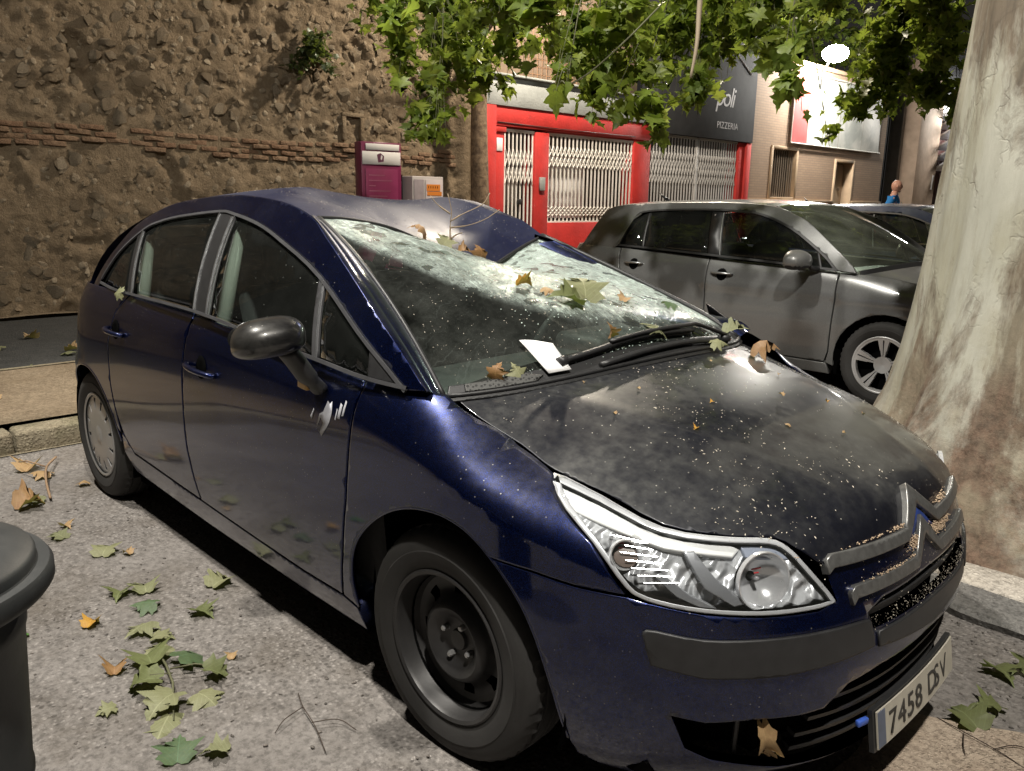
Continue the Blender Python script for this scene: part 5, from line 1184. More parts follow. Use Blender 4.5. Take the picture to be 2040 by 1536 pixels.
    GP([(-1.525, 1.018), (-2.20, 1.042), (-2.26, 1.352), (-2.0, 1.372), (-1.63, 1.38)], M_glassd); GP([(-2.235, 1.044), (-2.49, 1.052), (-2.415, 1.285), (-2.31, 1.342), (-2.285, 1.345)], M_glassd)
    GP([(-1.39, 1.012), (-1.52, 1.018), (-1.625, 1.38), (-1.495, 1.37)], M_trim, 'pillar_cover'); GP([(-2.205, 1.042), (-2.23, 1.042), (-2.285, 1.345), (-2.262, 1.35)], M_trim, 'pillar_cover'); GP([(-.52, .975), (-.545, .976), (-.60, 1.112), (-.575, 1.10)], M_trim, 'pillar_cover')
    mirror_y(strip_on('bright_moulding', np.array([(-1.398 - .1 * k, 1.02 + .345 * k) for k in np.linspace(0, 1, 6)]), .008, .004, M_satin, p, GG, 1))
    if not small: mirror_y(strip_on('bright_moulding', np.array([(-2.50, 1.06), (-2.47, 1.17), (-2.425, 1.29), (-2.36, 1.34)]), .010, .008, M_satin, p, GG, -1))
    # roof, screen
    def gry(x): return -GG(x, _grl(x))[..., 1]
    NX, NY = 60, 30; xs = np.concatenate([np.linspace(-1.06, -2.7, 40), np.linspace(-2.72, -3.02, 20)]); V = []
    for x in xs:
        yr = float(gry(np.array(x))); y = np.sin(np.linspace(-1, 1, NY) * np.pi / 2) * yr; V.append(np.c_[np.full(NY, x), y, float(_grl(np.array(x))) + .03 * (1 - (np.abs(y) / yr) ** 2.6)])
    mesh_obj('roof', np.concatenate(V), [(i * NY + j, i * NY + j + 1, (i + 1) * NY + j + 1, (i + 1) * NY + j) for i in range(NX - 1) for j in range(NY - 1)], M_paint, p, True, sharp=40)
    m = MB(); m.tube([(-2.55, 0, 1.455), (-2.62, 0, 1.50), (-2.66, 0, 1.53)], [.018, .01, .004], 6); m.obj('aerial', M_trim, p, True)
    def gWS(a, b):
        a, b = np.broadcast_arrays(np.asarray(a, float), np.asarray(b, float)); xb = -.08 - .20 * np.abs(a) ** 2.2; B = gH(xb, .77 * a) + np.array([0, 0, .005]); xt = -1.06 + 0 * a; yr = gry(np.array(-1.06)); y = a * (yr - .03)
        T = np.stack([xt, y, _grl(xt) + .03 * (1 - (np.abs(y) / yr) ** 2.6)], -1); return B + (T - B) * b[..., None] + (4 * b * (1 - b) * .035)[..., None] * np.array([.5, 0, .85])
    P('windscreen', gWS, [(-1, 0), (-.5, 0), (0, 0), (.5, 0), (1, 0), (1, .5), (1, 1), (.5, 1), (0, 1), (-.5, 1), (-1, 1), (-1, .5)], scr, h=.06, gap=0, skirt=0, bev=0, up=(.5, 0, .85))
    P('cowl', gWS, [(-1, -.03), (0, -.03), (1, -.03), (.97, .03), (0, .03), (-.97, .03)], M_trim, h=.06, gap=0, off=.004, skirt=.01, up=(.3, 0, 1))
    A = GG(r2[:17, 0], r2[:17, 1]); B = gWS(np.full(17, -1.0), np.linspace(0, 1, 17)); V = []; F = []
    for a, b in zip(A, B):
        for k, e in ((0, 0), (.3, .008), (.7, .006), (1, 0)): V.append(a + (b - a) * k + np.array([.5, -.3, .6]) * e)
    for i in range(16):
        for k in range(3): F.append((4 * i + k, 4 * i + k + 1, 4 * i + 5 + k, 4 * i + 4 + k))
    mirror_y(mesh_obj('screen_pillar', V, F, M_paint, p, True, sharp=60))
    # door mirror
    mr = bpy.data.objects.new('mirror', None); link(mr, p); V, F = blob((0, 0, 0), (1, 1, 1), 0, 3, 0)
    V2 = 1.12 * np.c_[np.where(V[:, 0] > 0, V[:, 0] * .10, V[:, 0] * .035), np.sign(V[:, 1]) * np.abs(V[:, 1]) ** .8 * .125, np.where(V[:, 2] > 0, V[:, 2] * .075, np.sign(V[:, 2]) * np.abs(V[:, 2]) ** .7 * .06)]
    up_ = [i for i, f in enumerate(F) if np.mean([V[j][2] for j in f]) > -.35]; mi = [0 if i in set(up_) else 1 for i in range(len(F))]
    o = mesh_obj('mirror_shell', V2, F, [M_paint, M_trim], mr, True, mi); o.location = (-.66, -1.03, 1.03); o.rotation_euler = (0, 0, rad(-8))
    m = MB(); m.tube([(-.63, -.95, 1.01), (-.58, -.90, .975), (-.55, -.865, .97)], .028, 8, flat=.7); m.obj('mirror_arm', M_trim, mr, True); mirror_y(mr)
    # underside, wells, cabin
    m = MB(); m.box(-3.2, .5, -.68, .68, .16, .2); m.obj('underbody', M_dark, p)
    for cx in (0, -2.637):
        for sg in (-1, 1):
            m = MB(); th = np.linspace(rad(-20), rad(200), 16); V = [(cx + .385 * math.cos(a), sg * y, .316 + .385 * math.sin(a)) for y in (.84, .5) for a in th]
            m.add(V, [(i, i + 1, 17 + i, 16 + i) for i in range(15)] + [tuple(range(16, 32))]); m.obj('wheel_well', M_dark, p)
            if cx == 0 or not small: wheel('wheel', p, (cx, sg * .80, .316), 0 if sg < 0 else math.pi, .316, .20, .205, alloy_face)
    seat(-1.25, -.37, p, .5); seat(-1.25, .37, p, .5); seat(-2.1, 0, p, 1.25, True)
    m = MB(); m.bbox(-.75, -.25, -.72, .72, .72, .93, .06); m.obj('dashboard', M_dash, p, True)
    mirror_y(panel('door_lining', GL, [(-.4, .3), (-.4, .93), (-1.4, .97), (-2.4, 1.0), (-2.9, 1.0), (-2.9, .3)], M_int, p, h=.15, gap=0, off=-.07, skirt=0, bev=0))
    m = MB(); m.box(-2.95, -.2, -.7, .7, .28, .3); m.box(-2.9, -2.35, -.7, .7, .9, .93); m.obj('cabin_floor', M_dark, p)
golf = thing('hatchback', 'grey metallic hatchback parked behind the tree trunk with folded shade on its wing', 'car', (-.76, 4.75, 0)); golf['label'] = 'grey metallic hatchback with alloy wheels parked beyond the blue car'
build_hatch(golf, M_grey, M_glass, M_glassg)
far_car = thing('hatchback', 'dark blue dusty roofed car parked on the far side of the grey hatchback', 'car', (-.72, 7.72, -.015))
build_hatch(far_car, M_navy2, glass('tinted_glass', (.5, .6, .54), .08), M_glassg, True)
# ------------------------------------------------------------------ plane tree
def bark_mat():
    t = NT('plane_bark')
    st = t.n('ShaderNodeMapping', {'Vector': t.co(), 'Scale': (1.0, 1.0, .42)}).outputs[0]
    def str_(z): return t.n('ShaderNodeMapping', {'Vector': t.co(), 'Scale': (1.0, 1.0, z)}).outputs[0]
    n1 = t.noise(2.2, 5, .55, .4, st); n2 = t.noise(4.5, 6, .6, .3, str_(.28)); n3 = t.noise(26, 5, .7, 0, str_(.10)); n4 = t.noise(2.6, 7, .68, .5, str_(.32)); n5 = t.noise(60, 4, .7)
    c = t.mix(t.ramp(n1, [(.35, 0), (.65, 1)]), (.37, .365, .305), (.50, .49, .42))
    c = t.mix(t.math('MULTIPLY', t.ramp(n2, [(.48, 0), (.62, 1)]), .55), c, (.33, .31, .22))
    z = t.n('ShaderNodeSeparateXYZ', {0: t.co()}).outputs[2]
    low = t.ramp(t.math('MULTIPLY', z, .5), [(.05, 1), (.68, 0)])
    stain = t.ramp(t.math('ADD', n4, t.math('MULTIPLY', low, .09)), [(.50, 0), (.60, 1)])
    c = t.mix(t.math('MULTIPLY', stain, .88), c, t.mix(t.ramp(n3, [(.3, 0), (.7, 1)]), (.06, .043, .03), (.20, .15, .105)))
    foot = t.ramp(t.math('ADD', z, t.math('ADD', t.math('MULTIPLY', n4, -1.5), .38)), [(-.12, 1), (.50, 0)])
    c = t.mix(t.math('MULTIPLY', t.math('MULTIPLY', foot, .95), t.ramp(t.noise(9, 6, .75), [(.30, .25), (.6, 1)])), c, t.mix(t.ramp(t.noise(22, 6, .75), [(.35, 0), (.65, 1)]), (.05, .03, .02), (.21, .14, .10)))
    c = t.mix(t.math('MULTIPLY', t.ramp(n3, [(.48, 0), (.75, 1)]), .30), c, (.15, .13, .09))
    crk = t.math('MULTIPLY', t.ramp(t.vor(5.5, 'DISTANCE_TO_EDGE', t.n('ShaderNodeVectorMath', {0: t.n('ShaderNodeTexNoise', {'Vector': t.co(), 'Scale': 6.0, 'Detail': 4.0}).outputs['Color'], 1: (.22, .22, .22), 2: str_(.22)}, operation='MULTIPLY_ADD').outputs[0]), [(.0, 1), (.035, 0)]), t.ramp(n4, [(.42, 0), (.56, 1)]))
    c = t.mix(t.math('MULTIPLY', crk, .22), c, (.07, .05, .035))
    flk = t.ramp(t.noise(3.4, 4, .6, .3, str_(.5)), [(.53, 0), (.60, 1)]); c = t.mix(t.math('MULTIPLY', flk, .28), c, t.mix(n5, (.28, .25, .17), (.40, .37, .27)))
    h = t.math('ADD', t.math('ADD', t.math('MULTIPLY', n3, .5), t.math('MULTIPLY', flk, .2)), t.math('ADD', t.math('MULTIPLY', t.math('MAXIMUM', stain, crk), -.5), t.math('MULTIPLY', n5, t.math('ADD', t.math('MULTIPLY', foot, .8), .15))))
    return t.done(t.bsdf(Base_Color=c, Roughness=.85, Specular_IOR_Level=.25, Normal=t.bump(h, .6, .010)))
M_bark = bark_mat(); M_twig = simple('green_twig', (.10, .10, .05), .7, 0, None, (20, .3))
GREENS = [(.07, .12, .018), (.13, .20, .025), (.19, .27, .03), (.25, .31, .04), (.11, .18, .03), (.30, .33, .05)]
M_leaf = leaf_mat('plane_leaf', GREENS, .5, .42, True); M_leafm = leaf_mat('plane_leaf_mass', GREENS, .5)
def leaf_outline():
    half = [(0, 0), (.10, -.10), (.26, -.12), (.36, -.02), (.50, .02), (.40, .14), (.34, .20), (.48, .30), (.62, .46), (.44, .46), (.30, .44), (.34, .58), (.22, .62), (.16, .60), (.14, .76), (.06, .82), (0, 1.0)]
    return half
def leaf_data(seed, curl=.25, fold=.25):
    """five lobed plane leaf, stem at the origin, tip along +y, ~30 triangles"""
    r = random.Random(seed); h = leaf_outline(); R = [(x * r.uniform(.88, 1.1), y * r.uniform(.94, 1.05)) for x, y in h[1:-1]]; Lf = [(-x * r.uniform(.88, 1.1), y * r.uniform(.94, 1.05)) for x, y in h[1:-1]]
    ring = [(0, 0)] + R + [(0, 1.0)] + Lf[::-1]; P = np.array(ring + [(0, .22), (0, .5), (0, .74)]); n = len(ring); k = len(R)
    F = []; mids = [n, n + 1, n + 2]
    def nearest(i): y = P[i][1]; return mids[0] if y < .3 else (mids[1] if y < .6 else mids[2])
    for i in range(n):
        j = (i + 1) % n; a, b = nearest(i), nearest(j)
        F.append((i, j, a))
        if a != b: F.append((j, b, a))
    x, y = P[:, 0], P[:, 1]; cx = r.uniform(-1, 1)
    z = fold * np.abs(x) * (1 if r.random() < .6 else -1) - curl * (y - .4) ** 2 + .10 * np.sin(7 * x + 3 * cx) * np.abs(x) + curl * .5 * cx * x * y
    V = np.c_[x, y - .0, z]; return V, F
def leaf_meshes(name, mat, n, curl, fold, seed=0):
    out = []
    for k in range(n):
        V, F = leaf_data(seed + k, curl * random.uniform(.5, 1.5), fold * random.uniform(.3, 1.4)); me = bpy.data.meshes.new(name); me.from_pydata([tuple(v) for v in V], [], F); me.materials.append(mat); me.polygons.foreach_set('use_smooth', np.ones(len(F), bool)); out.append((me, V, F))
    return out
LV = leaf_meshes('leaf', M_leaf, 10, .35, .3, 10)
tree = thing('plane_tree', 'big plane tree with a flaking pale trunk and overhanging leafy boughs', 'tree', (.5, 2.3, 0))
TC0 = np.array([.5, 2.3, 0])
def build_trunk():
    zr = np.concatenate([np.linspace(-.05, 1.2, 50), np.linspace(1.24, 5.5, 70)]); rr = pchip([-.05, .1, .3, .57, .9, 1.25, 1.7, 2.3, 3.5, 5.5], [.90, .79, .67, .565, .50, .46, .435, .41, .37, .32])
    n = 120; th = np.linspace(0, 2 * np.pi, n, endpoint=False); V = []
    for z in zr:
        r = float(rr(z)); fl = np.clip(1 - z / 1.3, 0, 1)
        P = np.c_[np.cos(th) * 1.6, np.sin(th) * 1.6, np.full(n, z * .55)]
        d = .06 * fbm(P, 3, 2) + .10 * fl * np.abs(fbm(np.c_[np.cos(th) * 2.2, np.sin(th) * 2.2, np.full(n, z * .3)], 3, 6)) + .006 * fbm(np.c_[np.cos(th) * 7, np.sin(th) * 7, np.full(n, z * 1.2)], 3, 9)
        plate = fbm(np.c_[np.cos(th) * 3.2, np.sin(th) * 3.2, np.full(n, z * 1.3)], 4, 21); d = d + .004 * sstep(-.05, .15, plate) + np.clip(1 - z / .7, 0, 1) * (.055 * fbm(np.c_[np.cos(th) * 8, np.sin(th) * 8, np.full(n, z * 7)], 4, 33))
        lean = np.array([-.015 * z, .0]); R = r * (1 + 0 * d) + d - .02
        V.append(np.c_[R * np.cos(th) + lean[0], R * np.sin(th) + lean[1], np.full(n, z)])
    V = np.concatenate(V); F = [(i * n + j, i * n + (j + 1) % n, (i + 1) * n + (j + 1) % n, (i + 1) * n + j) for i in range(len(zr) - 1) for j in range(n)]
    mesh_obj('trunk', V, F, M_bark, tree, True)
build_trunk()
# foliage clumps: centre, radii, number of leaves, leaf size (metres, world)
CL = []
def clump(c, r, n, s=.15): CL.append((np.array(c, float), np.array(r if hasattr(r, '__len__') else (r, r, r), float), n, s))
clump((-3.35, 1.55, 2.44), (0.22, 0.22, 0.28), 60, 0.16)
clump((-2.31, 1.00, 2.43), (0.15, 0.15, 0.11), 18, 0.17)
clump((-4.25, 2.76, 2.66), (0.41, 0.41, 0.48), 150, 0.15)
clump((-4.14, 2.39, 2.10), (0.23, 0.23, 0.19), 55, 0.15)
clump((-3.87, 2.33, 1.97), (0.10, 0.10, 0.10), 14, 0.14)
clump((-3.66, 2.79, 2.71), (0.39, 0.39, 0.35), 130, 0.15)
clump((-4.41, 3.25, 2.43), (0.28, 0.28, 0.21), 70, 0.15)
clump((-2.10, 1.67, 2.49), (0.21, 0.21, 0.13), 36, 0.17)
clump((-1.76, 1.43, 2.03), (0.05, 0.05, 0.05), 2, 0.19)
clump((-2.79, 2.70, 2.42), (0.26, 0.26, 0.26), 75, 0.15)
clump((-2.72, 3.10, 2.50), (0.33, 0.33, 0.38), 120, 0.15)
clump((-2.63, 3.66, 2.59), (0.34, 0.34, 0.36), 130, 0.15)
clump((-1.86, 2.33, 1.97), (0.27, 0.27, 0.13), 34, 0.16)
clump((-2.59, 2.81, 2.12), (0.20, 0.20, 0.15), 45, 0.14)
clump((-2.20, 3.54, 2.25), (0.17, 0.17, 0.21), 55, 0.14)
clump((-2.64, 4.46, 2.82), (0.26, 0.26, 0.37), 100, 0.15)
clump((-1.86, 3.75, 2.72), (0.30, 0.30, 0.20), 75, 0.15)
clump((-1.06, 2.75, 2.10), (0.12, 0.12, 0.14), 16, 0.17)
clump((-1.80, 3.75, 2.54), (0.16, 0.16, 0.13), 16, 0.15)
clump((-2.06, 5.10, 3.15), (0.34, 0.34, 0.12), 70, 0.15)
clump((-2.75, 5.2, 3.05), (0.35, 0.35, 0.25), 90, 0.15)
clump((-1.9, 5.7, 3.35), (0.4, 0.4, 0.2), 90, 0.15)
clump((-2.05, 6.50, 3.02), (0.38, 0.38, 0.40), 190, 0.14)
clump((-1.96, 6.59, 2.75), (0.52, 0.52, 0.42), 240, 0.14)
clump((-1.42, 6.03, 2.93), (0.36, 0.36, 0.38), 170, 0.14)
clump((-1.55, 6.33, 2.46), (0.28, 0.28, 0.20), 90, 0.14)
clump((-2.20, 6.54, 2.45), (0.36, 0.36, 0.20), 80, 0.14)
clump((-2.52, 6.40, 2.12), (0.10, 0.10, 0.09), 6, 0.14)
clump((-5.18, 2.69, 3.14), (0.28, 0.28, 0.14), 50, 0.14)
clump((-2.24, 2.63, 2.71), (0.31, 0.31, 0.10), 50, 0.16)
clump((-2.19, 3.45, 2.85), (0.34, 0.34, 0.11), 60, 0.15)
clump((-3.36, 2.25, 2.83), (0.30, 0.30, 0.11), 60, 0.16)
clump((-1.32, 6.36, 2.27), (0.14, 0.14, 0.12), 12, 0.14)
SHADE_CLUMPS = [((2.6, .75, 4.6), .35, 16), ((1.9, .7, 4.0), .3, 12), ((-.6, 3.4, 4.6), .8, 70), ((.6, 4.0, 5), 1.0, 100), ((-2, 3.6, 4.8), 1.0, 90), ((-3.4, 4.2, 4.8), 1.0, 90), ((1.3, 2.3, 4.1), .6, 30)]  # unseen clumps added above the frame to cast dappled leaf shade
for c, r_, n_ in SHADE_CLUMPS: clump(c, r_, n_, .17)
def build_crown():
    r = np.random.default_rng(11); L_ = []; tw = MB()
    fork = np.array([.15, .1, 5.2])
    for c, R, n, s in CL:
        cl = c - TC0; top = cl + np.array([r.normal(0, .15), r.normal(0, .15), R[2] * .9 + .9])
        path = smooth_poly([top, cl + (top - cl) * .5 + r.normal(0, .05, 3), cl + np.array([0, 0, -R[2] * .35]) + r.normal(0, .05, 3)], sub=5)
        tw.tube(path, np.linspace(.006, .002, len(path)), 5)
        n = int(n * 1.7); s = s * .88; nt = max(4, n // 9); tips = []
        for k in range(nt):
            d = r.normal(0, 1, 3); d /= np.linalg.norm(d); e = cl + d * R * r.uniform(.45, 1.0); s0 = path[r.integers(2, len(path))]; md = (s0 + e) / 2 + np.array([0, 0, .06]); q = smooth_poly([s0, md, e], sub=3); tw.tube(q, np.linspace(.004, .0018, len(q)), 4, cap=False); tips.append(q)
        for k in range(n):
            q = tips[r.integers(len(tips))]; p = q[r.integers(1, len(q))] + r.normal(0, .035, 3)
            L_.append((p, s * r.uniform(.55, 1.25), r.uniform(0, 2 * np.pi), r.normal(-.75, .55), r.normal(0, .5), r.integers(10)))
    camp = np.array([1.4775, -2.0586, 1.4439]) - TC0
    f3 = np.array(_f); 
    def key(l):
        d = l[0] - camp; z = d @ f3
        if z < .5: return 0
        q = np.array([d @ np.array(_r2), d @ np.array(_d2)]) / z; inside = abs(q[0]) < .66 and -.50 < q[1] < .5
        return -(l[1] / z) if inside else 0
    L_.sort(key=key); mb = MB()
    for i, (p, s, a, b, c, k) in enumerate(L_):
        Mx = Matrix.Translation(p) @ Matrix.Rotation(a, 4, 'Z') @ Matrix.Rotation(b, 4, 'X') @ Matrix.Rotation(c, 4, 'Y') @ Matrix.Diagonal((s * (.72 + .5 * ((i * 37) % 100) / 100), s, s * (.5 + 1.6 * ((i * 61) % 100) / 100), 1))
        me, V, F = LV[k]
        if i < 300:
            o = bpy.data.objects.new('leaf', me); link(o, tree); o.matrix_local = Mx
        else: mb.add(V, F, 0, Mx)
    tag(mb.obj('leaf_mass', M_leafm, tree, True), kind='stuff'); tag(tw.obj('twigs', M_twig, tree, True), kind='stuff')
    # limbs
    for i, (e, r0) in enumerate((((-2.4, -.6, 3.9), .13), ((-3.6, 2.2, 4.3), .14), ((-1.2, 3.4, 4.2), .13), ((1.8, -1.6, 4.6), .13), ((-1.6, .6, 3.5), .09))):
        q = smooth_poly([(.12, .08, 3.4), (np.array(e) * .35 + np.array([0, 0, 3.2])), np.array(e) + np.array([0, 0, .4]), np.array(e) * np.array([1.25, 1.25, 1]) + np.array([0, 0, .3])], sub=6); m = MB(); m.tube(q, np.linspace(r0, .03, len(q)), 10); m.obj('branch', M_bark, tree, True)
    q = smooth_poly([np.array((-1.60, 2.56, 3.2)) - TC0, np.array((-1.60, 2.53, 2.66)) - TC0, np.array((-1.57, 2.48, 2.40)) - TC0, np.array((-1.58, 2.45, 2.2)) - TC0], sub=5); m = MB(); m.tube(q, np.linspace(.022, .008, len(q)), 7); m.obj('branch', simple('pale_twig', (.30, .24, .17), .8), tree, True)
    q = smooth_poly([np.array((-1.72, 2.3, 2.62)) - TC0, np.array((-1.85, 2.15, 2.42)) - TC0, np.array((-2.0, 1.98, 2.22)) - TC0, np.array((-2.11, 1.85, 2.12)) - TC0], sub=5); m = MB(); m.tube(q, .006, 6); m.obj('leaf_stem', M_twig, tree, True)
build_crown()
# slim street tree against the end of the wall
st_ = thing('street_tree', 'slim brown trunked street tree at the end of the rubble wall', 'tree', (-8.75, 7.12, 0)); m = MB(); zz = np.linspace(-.05, 4.6, 40)
m.tube(np.c_[.04 * np.sin(zz * .9), .03 * np.cos(zz * 1.3), zz], np.interp(zz, [0, .3, 2, 4.6], [.22, .165, .145, .10]) * (1 + .06 * fbm(np.c_[zz * 3, zz * 0, zz * 0], 3)), 16); t2 = NT('brown_bark'); nn_ = t2.noise(9, 6, .7, .4); cc_ = t2.mix(t2.ramp(nn_, [(.4, 0), (.6, 1)]), (.10, .065, .04), (.24, .165, .10)); m.obj('trunk', t2.done(t2.bsdf(Base_Color=cc_, Roughness=.9, Normal=t2.bump(nn_, .8, .02))), st_, True)
for e in ((.7, -.9, 4.9), (.9, .5, 5.0), (-.2, .9, 5.1)):
    m = MB(); m.tube(smooth_poly([(0, 0, 3.9), (e[0] * .4, e[1] * .4, 4.4), e], sub=4), np.linspace(.06, .02, 9), 8); m.obj('branch', bpy.data.materials['brown_bark'], st_, True)
# broad tree whose crown shows over the roof of the brick building
bt = thing('garden_tree', 'dark leafy tree rising behind the roof of the brick building', 'tree', (-11.6, 20.6, 0)); m = MB(); m.tube([(0, 0, 0), (.1, .1, 2.5), (.0, .2, 5.2)], [.22, .17, .12], 10); m.obj('trunk', bpy.data.materials['brown_bark'], bt, True); mb = MB(); rr_ = np.random.default_rng(8)
for k in range(1500):
    d = rr_.normal(0, 1, 3); d /= np.linalg.norm(d); lob = np.array([(0, 0, 6.6), (.4, 1.9, 6.9), (.3, -1.9, 6.3), (.5, 3.6, 6.6), (.2, .8, 7.9)])[rr_.integers(5)]; p_ = lob + d * np.array([1.3, 1.5, 1.1]) * rr_.uniform(.55, 1.05); V, F = LV[k % 10][1:]
    mb.add(V, F, 0, Matrix.Translation(p_) @ Matrix.Rotation(rr_.uniform(0, 6.3), 4, 'Z') @ Matrix.Rotation(rr_.normal(-.7, .5), 4, 'X') @ Matrix.Scale(rr_.uniform(.18, .32), 4))
tag(mb.obj('crown', M_leafm, bt, True), kind='stuff')
# caper bush rooted in the wall
bush = thing('caper_bush', 'small dark green bush growing out of the rubble wall', 'plant', (-9.25, 4.35, 3.55)); r_ = np.random.default_rng(2); mb = MB(); M_bush = leaf_mat('bush_leaf', [(.02, .045, .016), (.03, .06, .02), (.04, .08, .025)], .2)
st = MB()
for k in range(14):
    e = r_.normal(0, 1, 3) * np.array([.18, .22, .18]) + np.array([.15, 0, -.03]); st.tube([(0, 0, 0), e * .5 + np.array([.05, 0, .04]), e], [.006, .004, .002], 4)
    for j in range(34):
        p = e * r_.uniform(.3, 1.15) + r_.normal(0, .045, 3); V, F = leaf_data(200 + j % 5); mb.add(V, F, 0, Matrix.Translation(p) @ Matrix.Rotation(r_.uniform(0, 6.28), 4, 'Z') @ Matrix.Rotation(r_.normal(-.5, .7), 4, 'X') @ Matrix.Scale(r_.uniform(.05, .10), 4))
tag(mb.obj('foliage', M_bush, bush, True), kind='stuff'); tag(st.obj('stems', M_twig, bush, True), kind='stuff')
# ------------------------------------------------------------------ small things
def leaf_set(name, cols, n, curl, fold, seed, trans=.15): return leaf_meshes(name, leaf_mat('fallen_' + str(seed), cols, trans, .6, True), n, curl, fold, seed)
LG = leaf_set('fallen_leaf', [(.10, .125, .045), (.13, .155, .06), (.09, .11, .045)], 6, .7, .5, 300)
LP = leaf_set('fallen_leaf', [(.19, .205, .11), (.23, .235, .13), (.16, .175, .10)], 6, .6, .5, 320)
LB = leaf_set('fallen_leaf', [(.24, .11, .04), (.30, .16, .07), (.18, .09, .045)], 5, 1.1, .9, 340)
LT = leaf_set('fallen_leaf', [(.42, .27, .14), (.36, .22, .11), (.45, .32, .18)], 4, .8, .7, 360)
LY = leaf_set('fallen_leaf', [(.60, .30, .04), (.55, .26, .03), (.50, .28, .05)], 3, .7, .8, 380)
LBG = leaf_set('fallen_leaf', [(.04, .18, .02), (.05, .20, .03), (.05, .16, .02)], 3, .3, .3, 390)
LD = leaf_set('fallen_leaf', [(.05, .10, .05), (.06, .12, .06), (.05, .09, .04)], 3, .3, .4, 400)
def fallen(kind, p, s, rz, label, tilt=(0, 0), group=None, lift=None):
    me, V, F = kind[random.randrange(len(kind))]
    o = bpy.data.objects.new('fallen_leaf', me); link(o)
    Rm = Matrix.Rotation(tilt[0], 4, 'X') @ Matrix.Rotation(tilt[1], 4, 'Y') @ Matrix.Rotation(rz, 4, 'Z'); zz = (V @ np.array(Rm)[:3, :3].T)[:, 2] * s
    o.matrix_world = Matrix.Translation((p[0], p[1], p[2] - np.percentile(zz, 12) + .003)) @ Rm @ Matrix.Scale(s, 4)
    return tag(o, label, 'leaf', group)
G_ = [  # ground around the car
 (LY, -1.30, -1.34, .10, .6, 'curled bright yellow leaf on the concrete by the bin'), (LBG, -1.37, -1.52, .13, 2.2, 'vivid green leaf on the ground just behind the bin'),
 (LP, -1.30, -.90, .17, .4, 'pale green leaf nearest the front door of the blue car'), (LG, -1.17, -1.02, .15, 5.0, 'mid green leaf lying flat between the pale leaf and the leaf trail'),
 (LG, -1.50, -1.16, .15, 4.2, 'green leaf at the upper end of the leaf trail'), (LP, -1.42, -1.10, .15, 1.3, 'light green leaf second from the top of the leaf trail'), (LD, -1.28, -1.12, .14, 2.5, 'dark bluish leaf in the upper part of the leaf trail'), (LP, -1.16, -1.18, .16, 3.4, 'pale leaf in the middle of the leaf trail'), (LP, -1.08, -1.20, .12, 5.6, 'small yellowish leaf at the lower end of the leaf trail'),
 (LP, -1.86, -1.11, .17, .9, 'dry grey green leaf on bare concrete left of the leaf trail'), (LT, -1.80, -1.02, .07, 2.0, 'little tan curl beside the dry grey green leaf'),
 (LT, -3.22, -1.05, .22, 1.0, 'broad tan leaf by the kerb at the picture edge'), (LT, -3.05, -.98, .17, 2.5, 'tan leaf caught against the dry twig'), (LB, -2.64, -1.22, .20, .2, 'brown curled leaf lying below the dry twig'), (LT, -2.82, -.88, .10, 4.0, 'small tan leaf close to the rear wheel'), (LP, -2.72, -1.10, .16, 3.0, 'pale leaf between the dry twig and the rear wheel'), (LT, -2.30, -1.13, .09, 5.0, 'small orange tan leaf alone on the concrete'), (LP, -2.15, -1.17, .13, 2.0, 'faint green leaf below the small orange tan leaf'),
 (LB, -.95, -1.37, .11, 1.2, 'folded reddish brown leaf left of the fallen sprig'), (LP, -.77, -1.43, .09, 3.0, 'small yellow green leaf below the reddish brown leaf'), (LT, -.79, -1.07, .06, 1.0, 'small greyish curl right of the fallen sprig'), (LD, -.43, -1.39, .16, 1.1, 'blue green leaf at the bottom edge of the picture'), (LP, -.38, -1.28, .12, 2.5, 'pale leaf beside the blue green one at the bottom edge'),
 (LG, .97, .30, .17, 1.0, 'torn green leaf ahead of the number plate'), (LG, .98, .46, .13, 2.4, 'small green leaf beyond the torn one near the kerb'), (LG, .90, .68, .16, 4.0, 'green leaf in front of the broken asphalt lip'), (LBG, .98, 1.46, .15, 4.2, 'green leaf lying on the soil behind the pale kerb'), (LG, 1.0, .72, .15, .5, 'dusty leaf tucked under the broken asphalt lip')]
for k, x, y, s, a, lb in G_: fallen(k, (x, y, .006), s * .66, a, lb, (random.uniform(-.15, .15), random.uniform(-.15, .15)))
rg = np.random.default_rng(21)
for i in range(26):
    x, y = rg.uniform(-8.9, -5.9), rg.uniform(-1.6, 1.2); fallen(LT if i % 3 else LP, (x, y, .0), rg.uniform(.10, .17), rg.uniform(0, 6.28), 'dry tan leaf scattered on the dark asphalt strip below the rubble wall', (rg.normal(0, .3), rg.normal(0, .3)), 'dry leaves on the asphalt strip')
for i in range(9):
    x, y = rg.uniform(-5.4, -3.9), rg.uniform(-1.5, .2); fallen(LT, (x, y, .12), rg.uniform(.05, .09), rg.uniform(0, 6.28), 'small dry leaf scrap on the sandy pavement', (rg.normal(0, .2), rg.normal(0, .2)), 'leaf scraps on the pavement')
